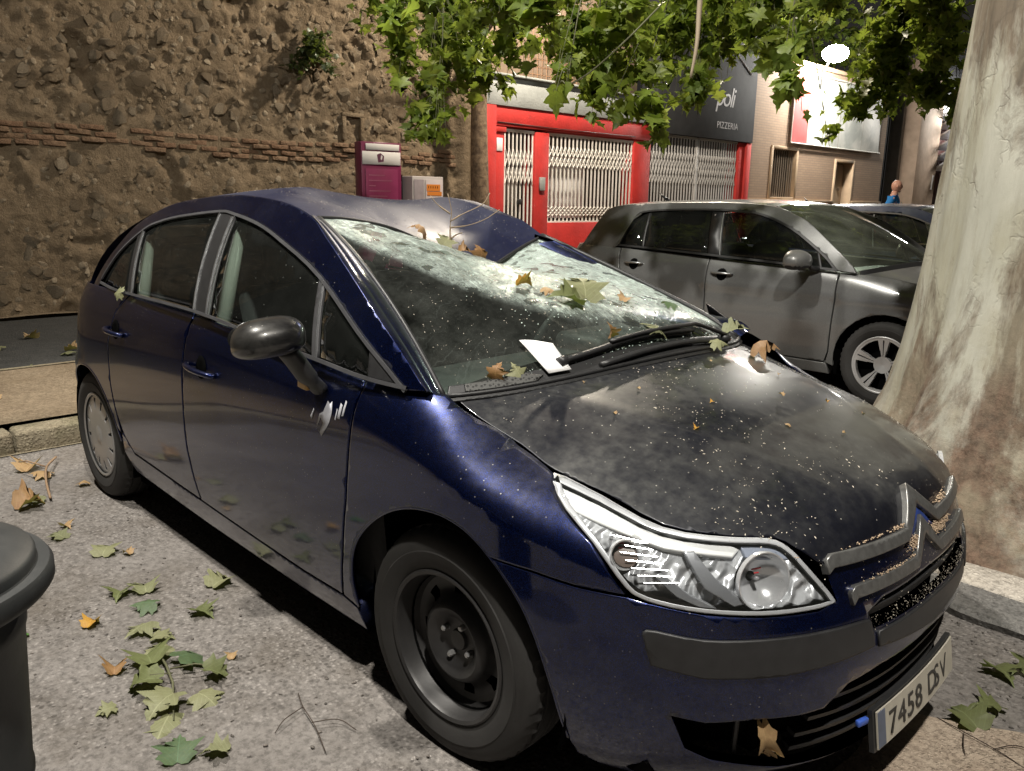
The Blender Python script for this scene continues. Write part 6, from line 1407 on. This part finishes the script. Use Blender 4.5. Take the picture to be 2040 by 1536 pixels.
# fallen sprig with fresh leaves
sp_ = thing('fallen_sprig', 'torn sprig of fresh green leaves on the concrete before the front wheel', 'sprig', (-.80, -1.25, 0)); m = MB()
m.tube([(-.16, .02, .015), (-.05, .0, .035), (.05, -.02, .03), (.20, -.08, .01)], [.003, .004, .004, .002], 6); m.tube([(-.02, 0, .035), (.02, .06, .045), (.05, .13, .02)], .0025, 5); m.tube([(.0, 0, .03), (-.02, -.06, .04)], .0025, 5); m.obj('twig', M_twig, sp_, True)
for (x, y, z, s, a, b, k) in ((-.06, .05, .05, .17, .2, .5, LD), (-.12, -.02, .03, .18, 1.4, .25, LG), (.0, -.05, .05, .16, 2.6, .4, LG), (.10, -.04, .04, .17, 3.6, .2, LP), (.17, -.08, .02, .19, 4.0, .15, LP), (.05, .08, .04, .13, 5.6, .5, LG), (.14, .02, .03, .14, 5.0, .3, LP), (-.17, .02, .02, .16, .9, .15, LP)):
    me, V, F = k[random.randrange(len(k))]; o = bpy.data.objects.new('leaf', me); link(o, sp_); o.matrix_local = Matrix.Translation((x, y, z)) @ Matrix.Rotation(a, 4, 'Z') @ Matrix.Rotation(-b, 4, 'X') @ Matrix.Scale(s * .72, 4)
M_dry = simple('dry_twig', (.26, .17, .10), .8)
tw_ = thing('dry_twig', 'thin dry twig on the ground near the kerb and tan leaves', 'twig', (-3.0, -1.02, .01)); m = MB(); m.tube(smooth_poly([(-.30, .14, .02), (-.05, .03, .05), (.12, -.02, .03), (.33, -.06, .01)], sub=5), .006, 6); m.tube([(-.05, .03, .05), (-.12, -.04, .08), (-.2, -.06, .06)], .004, 5); m.obj('stem', M_dry, tw_, True)
for nm, lb, x, y in (('dry_twig', 'spidery dark twig lying on the concrete before the front tyre', -.36, -1.06), ('dry_twig', 'bent dark twig on the ground at the lower right corner', .99, .22)):
    t_ = thing(nm, lb, 'twig', (x, y, .008)); m = MB()
    for q in ([(-.12, .05, 0), (-.04, .02, .01), (.06, .0, .008), (.16, -.03, 0)], [(-.04, .02, .01), (-.02, -.05, .012), (0, -.09, 0)], [(.04, 0, .01), (.08, .06, .012), (.14, .08, 0)]): m.tube(smooth_poly(q, sub=4), .0015, 5)
    m.obj('stem', simple('dark_twig', (.05, .035, .025), .8), t_, True)
# grit
r_ = np.random.default_rng(9); mb = MB(); gv, gf = blob((0, 0, 0), (1, 1, .6), 3, 1, .3)
for i in range(480):
    if i < 260: x, y = r_.uniform(-2.6, .4), r_.uniform(-1.75, -.85)
    else: x, y = r_.uniform(.55, 1.3), r_.uniform(-.2, 1.0)
    mb.add(gv, gf, 0, Matrix.Translation((x, y, .003)) @ Matrix.Rotation(r_.uniform(0, 6), 4, 'Z') @ Matrix.Diagonal((r_.uniform(.002, .009), r_.uniform(.002, .006), r_.uniform(.001, .004), 1)))
tag(mb.obj('grit', stone_mat('grit_stone', [(.14, .13, .12), (.2, .18, .16), (.34, .3, .27), (.22, .19, .17)]), None, True), kind='stuff')
# sandy sawdust spill in the lower right
q = [(1.02 + .34 * (1 + .25 * math.sin(3 * a + 1)) * math.cos(a), .05 + .30 * (1 + .3 * math.sin(2 * a)) * math.sin(a), .008) for a in np.linspace(0, 2 * math.pi, 48, endpoint=False)]
tag(mesh_obj('sand', q + [(1.02, .05, .016)], [(i, (i + 1) % 48, 48) for i in range(48)], ground_mat('pale_sand', (.38, .30, .23), (.46, .38, .30), .4, 1.5, .2), None, True), kind='stuff')
# ---- on the blue car
def on_surf(S, u, v, up): P = S(np.array(u), np.array(v)); N = snormal(S, np.array([u]), np.array([v]), up)[0]; return P, N
def car_leaf(kind, S, u, v, s, rz, label, up=(0, 0, 1), lift=.004, tilt=0, group=None, slim=1.0):
    P, N = on_surf(S, u, v, up); me, V, F = kind[random.randrange(len(kind))]; zq = Vector(N); xq = Vector((1, 0, 0)).cross(zq).normalized(); yq = zq.cross(xq)
    Rm = Matrix.Rotation(rz, 4, 'Z') @ Matrix.Rotation(tilt, 4, 'X'); zz = (V @ np.array(Rm)[:3, :3].T)[:, 2] * s
    o = bpy.data.objects.new('fallen_leaf', me); link(o); o.matrix_world = frame_mat(P + N * (lift - np.percentile(zz, 10)), xq, yq, zq) @ Rm @ Matrix.Diagonal((s * slim, s, s, 1)); return tag(o, label, 'leaf', group)
U_ = (.5, 0, .85)
car_leaf(LP, WS, -.13, .285, .135, 2.6, 'big pale green leaf on the middle of the crazed windscreen', U_, .006, .25); car_leaf(LG, WS, -.20, .27, .11, 4.2, 'green leaf half under the big pale one on the windscreen', U_, .003, .1)
car_leaf(LY, WS, -.40, .40, .065, 1.4, 'rolled orange leaf lying in the windscreen hollow', U_, .004, 0, None, .3); car_leaf(LD, WS, .42, .22, .07, 1.0, 'small dark green leaf on the far half of the windscreen', U_, .004); car_leaf(LP, WS, .06, .095, .09, 5.1, 'yellow green leaf behind the wiper blade', U_, .004, .2); car_leaf(LB, WS, -.235, .10, .045, 3.2, 'upright brown leaf caught above the wiper blade', U_, .006, 1.0)
car_leaf(LT, WS, -.30, .36, .05, .4, 'tan scrap above the big pale leaf', U_, .004); car_leaf(LT, WS, .12, .27, .05, 2.0, 'tan scrap right of the big pale leaf', U_, .004)
car_leaf(LB, H, .10, .415, .088, .5, 'crumpled rust brown leaf at the far rear corner of the bonnet', lift=.004, tilt=.3); car_leaf(LB, H, -.085, -.600, .055, 2.0, 'small rust leaf on the vent mesh', lift=.02, tilt=.8); car_leaf(LP, H, -.05, -.53, .055, 3.0, 'small green leaf on the vent mesh end', lift=.02, tilt=.6)
car_leaf(LP, WS, .60, .03, .085, 1.0, 'dusty olive leaf wedged at the foot of the far screen pillar', U_, .03, .8); car_leaf(LP, WS, .32, .0, .06, 1.0, 'pale scrap between wiper arm and bonnet', U_, .02, .4)
car_leaf(LB, RF, -1.06, .10, .055, 1.0, 'brown leaf bits heaped in the roof fold', lift=.006, tilt=.6); car_leaf(LP, RF, -1.10, .06, .08, 2.2, 'olive leaf lying in the roof fold', lift=.004, tilt=.2); car_leaf(LB, RF, -1.0, .17, .08, 3.0, 'brown scrap at the roof edge in the fold', lift=.004, tilt=.5); car_leaf(LB, RF, -1.14, .0, .08, 4.0, 'narrow orange brown leaf left of the roof fold', lift=.004, tilt=.1)
car_leaf(LT, L, .655, .315, .105, -1.57, 'faded tan leaf stuck upright in the bumper pocket', (1, -.6, 0), -.015, 0, None, .42); car_leaf(LP, G, -2.12, 1.030, .06, 3.4, 'tiny yellow leaf on the rear window sill of the blue car', (0, -1, 0), .012, .2)
for i, (x, y) in enumerate(((.35, -.20), (.18, -.30), (.42, .05), (.30, .25), (.52, -.1), (.22, -.45), (.48, .2), (.05, -.38), (.60, .05), (.40, -.35), (.15, .1), (.55, .30))): car_leaf(LT if i % 3 else LY, H, x, y, rg.uniform(.009, .018), rg.uniform(0, 6), 'small tan leaf crumb on the dark bonnet', lift=.003, group='leaf crumbs on the bonnet')
# paper under the wiper
Q = WS(np.array([-.655, -.525, -.535, -.628]), np.array([.140, .115, .012, .014])) + np.array([.010, 0, .016]); g = []; 
for i in range(7):
    for j in range(7): a, b = i / 6, j / 6; p_ = (Q[0] * (1 - a) + Q[1] * a) * (1 - b) + (Q[3] * (1 - a) + Q[2] * a) * b; g.append(p_ + np.array([.35, 0, .93]) * (.006 * math.sin(3 * a + 1) * (1 - b)))
o = mesh_obj('paper_notice', g, [(i * 7 + j, i * 7 + j + 1, (i + 1) * 7 + j + 1, (i + 1) * 7 + j) for i in range(6) for j in range(6)], M_paper, None, True); tag(o, 'folded white paper tucked under the wiper of the blue car', 'paper')
md = o.modifiers.new('thickness', 'SOLIDIFY'); md.thickness = .002
# broken twig standing in the roof fold
P0 = RF(np.array(-1.10), np.array(.10)); rt = thing('broken_twig', 'bare forked twig standing in the fold of the crushed roof', 'twig', tuple(P0)); rv = np.array([.70, .714, 0]); m = MB(); z3 = np.array([0, 0, 1.0])
for q in ([0 * rv, rv * .0 + z3 * .09, rv * .005 + z3 * .14, -rv * .01 + z3 * .21], [z3 * .10, rv * .05 + z3 * .13, rv * .13 + z3 * .17, rv * .16 + z3 * .215], [z3 * .075, rv * .07 + z3 * .085, rv * .14 + z3 * .11, rv * .20 + z3 * .15], [rv * .0 + z3 * .13, -rv * .05 + z3 * .165, -rv * .08 + z3 * .20], [z3 * .03, rv * .03 + z3 * .05, rv * .05 + z3 * .055]): m.tube(smooth_poly(q, sub=4), [.0034] * 4 + [.0018] * (len(smooth_poly(q, sub=4)) - 4), 5)
m.obj('stem', simple('pale_dry_twig', (.36, .27, .18), .8), rt, True)
# seed fluff and crumbs on the car
M_fluff = simple('seed_fluff', (.55, .50, .42), .9, 0, None, (50, .3)); mb = MB(); r_ = np.random.default_rng(31)
def flake(P, N, s, k=3.0):
    a = r_.normal(0, 1, 3); a -= N * (a @ N); a /= np.linalg.norm(a) + 1e-9; b = np.cross(N, a); P = P + N * .0012
    mb.add([P + a * s * k * .5, P + b * s * .5 + N * s * .6, P - a * s * k * .5, P - b * s * .5], [(0, 1, 2), (0, 2, 3)])
uu = r_.uniform(-.12, .80, 5200); vv = r_.uniform(-.68, .62, 5200); den = np.clip(1.6 * fbm(np.c_[uu * 4, vv * 4, 0 * uu], 4, 3) + .10, 0, 1); kk = r_.random(5200) < den * 1.1; PH = H(uu, vv); NH = snormal(H, uu, vv, (0, 0, 1))
for i in np.nonzero(kk & (np.abs(vv) < .69 - .25 * sstep(.45, .85, uu)))[0]: flake(PH[i], NH[i], r_.uniform(.0009, .0026), r_.uniform(1.5, 4))
uu = r_.uniform(-1.9, -.97, 900); vv = r_.uniform(-.5, .5, 900); PR_ = RF(uu, vv); NR = snormal(RF, uu, vv, (0, 0, 1))
for i in range(900): flake(PR_[i], NR[i], r_.uniform(.0009, .0022), r_.uniform(1.5, 3))
uu = r_.uniform(-.95, .95, 1300); vv = r_.uniform(.03, .97, 1300); PW = WS(uu, vv) + (np.array([.3, 0, .93]) * wdisp(uu, vv)[:, None]); NW = snormal(WS, uu, vv, U_)
for i in range(1300): flake(PW[i], NW[i], r_.uniform(.0008, .0020), r_.uniform(1.5, 4))
uu = r_.uniform(.88, 1.44, 1500); r_.random(3); vv = np.where(r_.random(1500) < .6, r_.normal(.522, .010, 1500), r_.normal(.60, .03, 1500)); PL = L(uu, vv); NL = snormal(L, uu, vv)
for i in range(1500):
    if abs(vv[i] - .54) < .05 and r_.random() < .35 + .4 * (uu[i] > 1.15): flake(PL[i] + NL[i] * .001, NL[i], r_.uniform(.0007, .002), r_.uniform(1, 3))
    elif r_.random() < .25: flake(PL[i], NL[i], r_.uniform(.0008, .002), 2)
o = mb.obj('seed_fluff', M_fluff, None); tag(o, None, None, None, 'stuff')
mb = MB(); gv, gf = blob((0, 0, 0), (1, 1, .8), 5, 1, .25)
for (t0, z0, n, dt, dz, of) in ((1.105, .640, 260, .018, .008, .010), (1.245, .640, 420, .030, .008, .010), (1.30, .690, 90, .02, .004, .012), (.95, .690, 60, .09, .0015, .012), (1.0, .616, 80, .06, .0015, .012), (1.06, .688, 40, .02, .002, .012)):
    for k in range(n):
        t_, z_ = t0 + r_.normal(0, dt), z0 + r_.normal(0, dz); P, N = on_surf(L, t_, z_, None); P = P + N * (of * r_.uniform(.2, 1.0)); s = r_.uniform(.0010, .0028); mb.add(gv * s, gf, 0, Matrix.Translation(P))
o = mb.obj('seed_crumbs', simple('seed_crumb', (.48, .36, .25), .9, 0, None, (90, .35)), None, True); tag(o, None, None, None, 'stuff')
# glass crumbs from the screen
mb = MB(); r_ = np.random.default_rng(77)
for i in range(320):
    a, b = r_.uniform(-.7, .8), 0; b = float(_kn(np.array(a))) + r_.normal(.06, .10)
    if i % 3 == 0: a, b = r_.uniform(-.8, .8), r_.uniform(.02, .06)
    if not 0 < b < 1: continue
    P = WS(np.array(a), np.array(b)) + np.array([.3, 0, .9]) * .004; s = r_.uniform(.0008, .0018); mb.box(-s, s, -s, s, -s, s, 0, Matrix.Translation(P) @ Matrix.Rotation(r_.uniform(0, 3), 4, 'Z') @ Matrix.Rotation(r_.uniform(0, 3), 4, 'X'))
tag(mb.obj('glass_crumbs', simple('glass_crumb', (.62, .74, .68), .08, 0), None), kind='stuff')
# ---- litter bin at the left edge
t = NT('bin_plastic'); sc_ = t.ramp(t.noise(18, 6, .8, 3.0, t.n('ShaderNodeMapping', {'Vector': t.co(), 'Rotation': (0, .5, 0), 'Scale': (1, 1, 6.0)}).outputs[0]), [(.62, 0), (.66, .5)]); M_bin = t.done(t.bsdf(Base_Color=t.mix(t.math('MAXIMUM', sc_, t.math('MULTIPLY', t.ramp(t.noise(5, 6, .7), [(.45, 0), (.7, 1)]), .35)), (.018, .020, .021), (.07, .07, .068)), Roughness=.55, Normal=t.bump(t.noise(240, 3), .25, .001))); bn_ = thing('litter_bin', 'dark grey plastic litter bin with a domed lid at the left edge', 'bin', (-.115, -1.945, 0)); m = MB()
m.lathe([(0, .0), (.150, .0), (.158, .02), (.178, .40), (.181, .405), (.1815, .415), (.179, .42), (.195, .70), (.1985, .705), (.199, .725), (.196, .73), (.198, .775)], 64); m.obj('body', M_bin, bn_, True, 40); m = MB(); m.lathe([(.198, .772), (.243, .776), (.250, .786), (.250, .806), (.244, .816), (.222, .818)], 72); m.obj('rim', M_bin, bn_, True, 45); m = MB(); m.lathe([(.224, .816), (.224, .832), (.218, .840), (.19, .852), (.12, .866), (.05, .873), (0, .874)], 72); m.obj('lid', M_bin, bn_, True, 45)
# ---- information totem and cabinet by the wall, with a shadow box between
M_mag = simple('magenta_panel', (.13, .014, .05), .35, 0, None, (3, .15)); M_wht = simple('totem_white', (.62, .60, .58), .4)
tt = thing('sign_totem', 'magenta information totem with a white header beside the rubble wall', 'sign', (-8.85, 5.20, 0), rad(-6)); m = MB(); m.bbox(-.10, .10, -.335, .335, .0, 2.24, .012); m.obj('body', M_mag, tt, True)
for (a, b, c, d) in ((-.26, .30, 2.125, 2.215), (-.32, .318, 1.92, 2.105)): m = MB(); m.bbox(.102, .108, a, b, c, d, .003); m.obj('header_panel', M_wht, tt, True)
m = MB(); m.bbox(.103, .106, -.27, .27, .35, 1.86, .002); m.obj('text_panel', simple('magenta_face', (.17, .024, .07), .3, 0, None, (6, .2)), tt, True)
m = MB()
for k in range(9): m.box(.1062, .1068, -.22, .05 + .16 * math.sin(k * 2.3), 1.76 - k * .075, 1.775 - k * .075)
tag(m.obj('print_lines', simple('pale_print', (.26, .08, .13), .5), tt), kind='stuff')
m = MB(); m.add([(.1085, -.08, 2.06), (.1085, -.02, 2.085), (.1085, .04, 2.045), (.1085, .03, 1.965), (.1085, -.06, 1.95)], [(0, 4, 3, 2, 1)]); m.obj('logo', simple('logo_plum', (.10, .03, .06), .5), tt); m = MB(); m.add([(.109, -.01, 2.06), (.109, .015, 2.04), (.109, .0, 1.985), (.109, -.02, 2.0)], [(0, 3, 2, 1)]); m.obj('logo_mark', M_wht, tt)
m = MB(); m.bbox(-.16, .16, -.38, .38, -.02, .06, .01); m.obj('foot', M_dark, tt, True)
M_cab = simple('cabinet_grey', (.34, .31, .30), .55, 0, (12, .3, .01), (5, .2))
cb = thing('street_box', 'grey utility cabinet with an orange sticker beside the magenta totem', 'cabinet', (-8.9, 6.05, 0)); m = MB(); m.bbox(-.2, .15, -.30, .32, 0, 1.78, .02); m.obj('body', M_cab, cb, True)
m = MB(); m.bbox(.151, .16, -.05, .29, .1, 1.73, .006); m.obj('door', simple('cabinet_door', (.40, .35, .35), .5, 0, None, (6, .15)), cb, True); m = MB(); m.bbox(.161, .164, -.03, .24, 1.56, 1.66, .001); m.obj('sticker', simple('orange_sticker', (.62, .20, .03), .5), cb); m = MB(); m.bbox(.161, .164, -.02, .27, 1.49, 1.55, .001); m.obj('sticker', bpy.data.materials['orange_sticker'], cb)
m = MB()
for k in range(5): m.box(.1642, .165, .0 + k * .045, .012 + k * .045, 1.60, 1.635)
tag(m.obj('sticker_marks', M_dark, cb), kind='stuff'); m = MB(); m.bbox(.151, .158, -.27, -.08, .1, 1.73, .004); m.obj('side_door', simple('cabinet_panel', (.22, .19, .20), .4, 0, (20, .3, .01), (6, .4)), cb, True)
db = thing('street_box', 'black box added as the shadow in the gap between magenta totem and grey cabinet', 'cabinet', (-9.0, 5.66, 0)); m = MB(); m.bbox(-.15, .02, -.12, .08, 0, 1.80, .01); m.obj('body', M_dark, db, True); m = MB(); m.bbox(.02, .03, -.1, .06, .1, 1.7, .004); m.obj('door', M_trim, db, True)  # black box put in where the gap is only dark with shadow
# ---- man in the blue shirt
def skin_mesh(name, joints, edges, mat, parent, sub=2):
    me = bpy.data.meshes.new(name); me.from_pydata([j[:3] for j in joints], edges, []); o = bpy.data.objects.new(name, me); link(o, parent)
    s = o.modifiers.new('skin', 'SKIN'); d = me.skin_vertices[0].data
    for i, j in enumerate(joints): d[i].radius = (j[3], j[4] if len(j) > 4 else j[3])
    d[0].use_root = True; ss = o.modifiers.new('sub', 'SUBSURF'); ss.levels = sub; ss.render_levels = sub
    dg = bpy.context.evaluated_depsgraph_get(); m2 = bpy.data.meshes.new_from_object(o.evaluated_get(dg)); o.modifiers.clear(); o.data = m2; m2.materials.clear(); m2.materials.append(mat); m2.polygons.foreach_set('use_smooth', np.ones(len(m2.polygons), bool)); return o
M_skin = simple('skin', (.50, .27, .20), .5, 0, None, (14, .12)); M_shirt = simple('blue_tshirt', (.012, .17, .48), .8, 0, (30, .5, .01), (6, .2)); M_trs = simple('dark_trousers', (.03, .035, .05), .8, 0, (40, .4, .005))
man = thing('person', 'bald man in a bright blue printed t-shirt walking behind the parked cars', 'person', (-4.84, 14.3, .115), rad(14))
J = [(0, 0, .98, .13, .16), (.0, 0, 1.15, .12, .15), (.0, 0, 1.34, .12, .17), (-.01, 0, 1.46, .09, .12), (.0, 0, 1.53, .064), (.015, 0, 1.62, .062),
     (-.01, .19, 1.44, .058), (-.06, .27, 1.18, .042), (.08, .26, .96, .032), (.14, .25, .88, .04), (-.01, -.19, 1.44, .058), (-.13, -.28, 1.20, .042), (-.02, -.30, .96, .032), (.04, -.29, .88, .04),
     (.0, .10, .90, .085), (.10, .11, .50, .058), (.02, .11, .10, .042), (.14, .12, .04, .04), (.0, -.10, .90, .085), (-.06, -.11, .50, .058), (-.20, -.11, .12, .042), (-.08, -.12, .05, .04)]
body = skin_mesh('body', J, [(0, 1), (1, 2), (2, 3), (3, 4), (4, 5), (3, 6), (6, 7), (7, 8), (8, 9), (3, 10), (10, 11), (11, 12), (12, 13), (0, 14), (14, 15), (15, 16), (16, 17), (0, 18), (18, 19), (19, 20), (20, 21)], M_skin, man)
def head():
    V, F = blob((0, 0, 0), (1, 1, 1), 0, 4, 0); x, y, z = V[:, 0], V[:, 1], V[:, 2]
    X = x * np.where(x > 0, .098, .104); Y = y * (.078 - .014 * np.clip(-z, 0, 1)); Z = z * np.where(z > 0, .112, .118); X += .014 * np.clip(-z, 0, 1) * (x > -.2)
    nose = np.exp(-((y / .16) ** 2 + ((z + .10) / .20) ** 2)) * (x > .3); X += .026 * nose * np.clip(1 - (z + .1) * 1.5, .4, 1.3)
    eye = np.exp(-(((np.abs(y) - .38) / .16) ** 2 + ((z - .08) / .10) ** 2)) * (x > .3); X -= .012 * eye; brow = np.exp(-(((np.abs(y) - .35) / .25) ** 2 + ((z - .24) / .08) ** 2)) * (x > .3); X += .006 * brow
    mouth = np.exp(-((y / .3) ** 2 + ((z + .48) / .05) ** 2)) * (x > .3); X -= .006 * mouth; chin = np.exp(-((y / .3) ** 2 + ((z + .85) / .16) ** 2)) * (x > 0); X += .012 * chin
    neck = (z < -.6) & (x < .1); 
    o = mesh_obj('head', np.c_[X, Y, Z], F, M_skin, body, True); o.scale = (.95, .95, .98); o.location = (.03, 0, 1.695); o.rotation_euler = (0, 0, rad(24))
    for s in (-1, 1):
        V, F = blob((0, 0, 0), (.018, .009, .032), 1, 2, .05); e = mesh_obj('ear', V, F, M_skin, body, True); e.location = Vector((.03, 0, 1.69)) + Matrix.Rotation(rad(24), 3, 'Z') @ Vector((-.01, s * .077, 0)); e.rotation_euler = (0, 0, rad(24 + s * 20))
    V, F = blob((0, 0, 0), (.02, .062, .028), 3, 2, .1); b = mesh_obj('beard', V, F, simple('dark_beard', (.08, .05, .04), .8), body, True); b.location = Vector((.03, 0, 1.60)) + Matrix.Rotation(rad(24), 3, 'Z') @ Vector((.055, 0, 0)); b.rotation_euler = (0, 0, rad(24))
head()
for s, (hx, hy, hz) in ((1, (.15, .25, .85)), (-1, (.05, -.29, .85))):
    for k in range(5):
        m = MB(); fx = (k - 2) * .018; ln = (.05, .075, .082, .075, .06)[k]; q = [(hx + fx, hy, hz), (hx + fx * 1.2 + .006, hy - s * .006, hz - ln * .5), (hx + fx * 1.2 + .004, hy - s * .022, hz - ln)]
        if k == 0: q = [(hx + .02, hy, hz + .02), (hx + .045, hy - s * .01, hz), (hx + .05, hy - s * .02, hz - .03)]
        m.tube(q, [.0095, .009, .007], 6); m.obj('finger', M_skin, body, True)
skin_mesh('t_shirt', [(0, 0, .93, .145, .175), (0, 0, 1.15, .14, .168), (0, 0, 1.34, .138, .185), (-.01, 0, 1.46, .10, .13), (0, 0, 1.50, .075), (-.01, .19, 1.44, .075), (-.045, .25, 1.25, .068), (-.01, -.19, 1.44, .075), (-.095, -.26, 1.26, .068)], [(0, 1), (1, 2), (2, 3), (3, 4), (3, 5), (5, 6), (3, 7), (7, 8)], M_shirt, man)
skin_mesh('trousers', [(0, 0, .96, .14, .165), (0, .10, .88, .10), (.10, .11, .50, .078), (.02, .11, .09, .062), (0, -.10, .88, .10), (-.06, -.11, .50, .078), (-.20, -.11, .11, .062)], [(0, 1), (1, 2), (2, 3), (0, 4), (4, 5), (5, 6)], M_trs, man)
for (x, y) in ((.12, .115), (-.10, -.115)): m = MB(); m.bbox(x - .12, x + .13, y - .045, y + .045, .0, .08, .03); m.obj('shoe', M_trs, man, True)
M_print = simple('shirt_print', (.62, .72, .80), .7)
for (a, b, c, d) in ((-.06, .08, 1.355, 1.395), (-.01, .05, 1.27, 1.34), (-.055, .075, 1.215, 1.235)):
    V = []; F = []
    for i in range(7):
        y = a + (b - a) * i / 6; x = .150 * math.sqrt(max(.05, 1 - (y / .19) ** 2)); V += [(x, y, c), (x, y, d)]
        if i: F.append((2 * i - 2, 2 * i, 2 * i + 1, 2 * i - 1))
    mesh_obj('shirt_print', V, F, M_print, man, True)
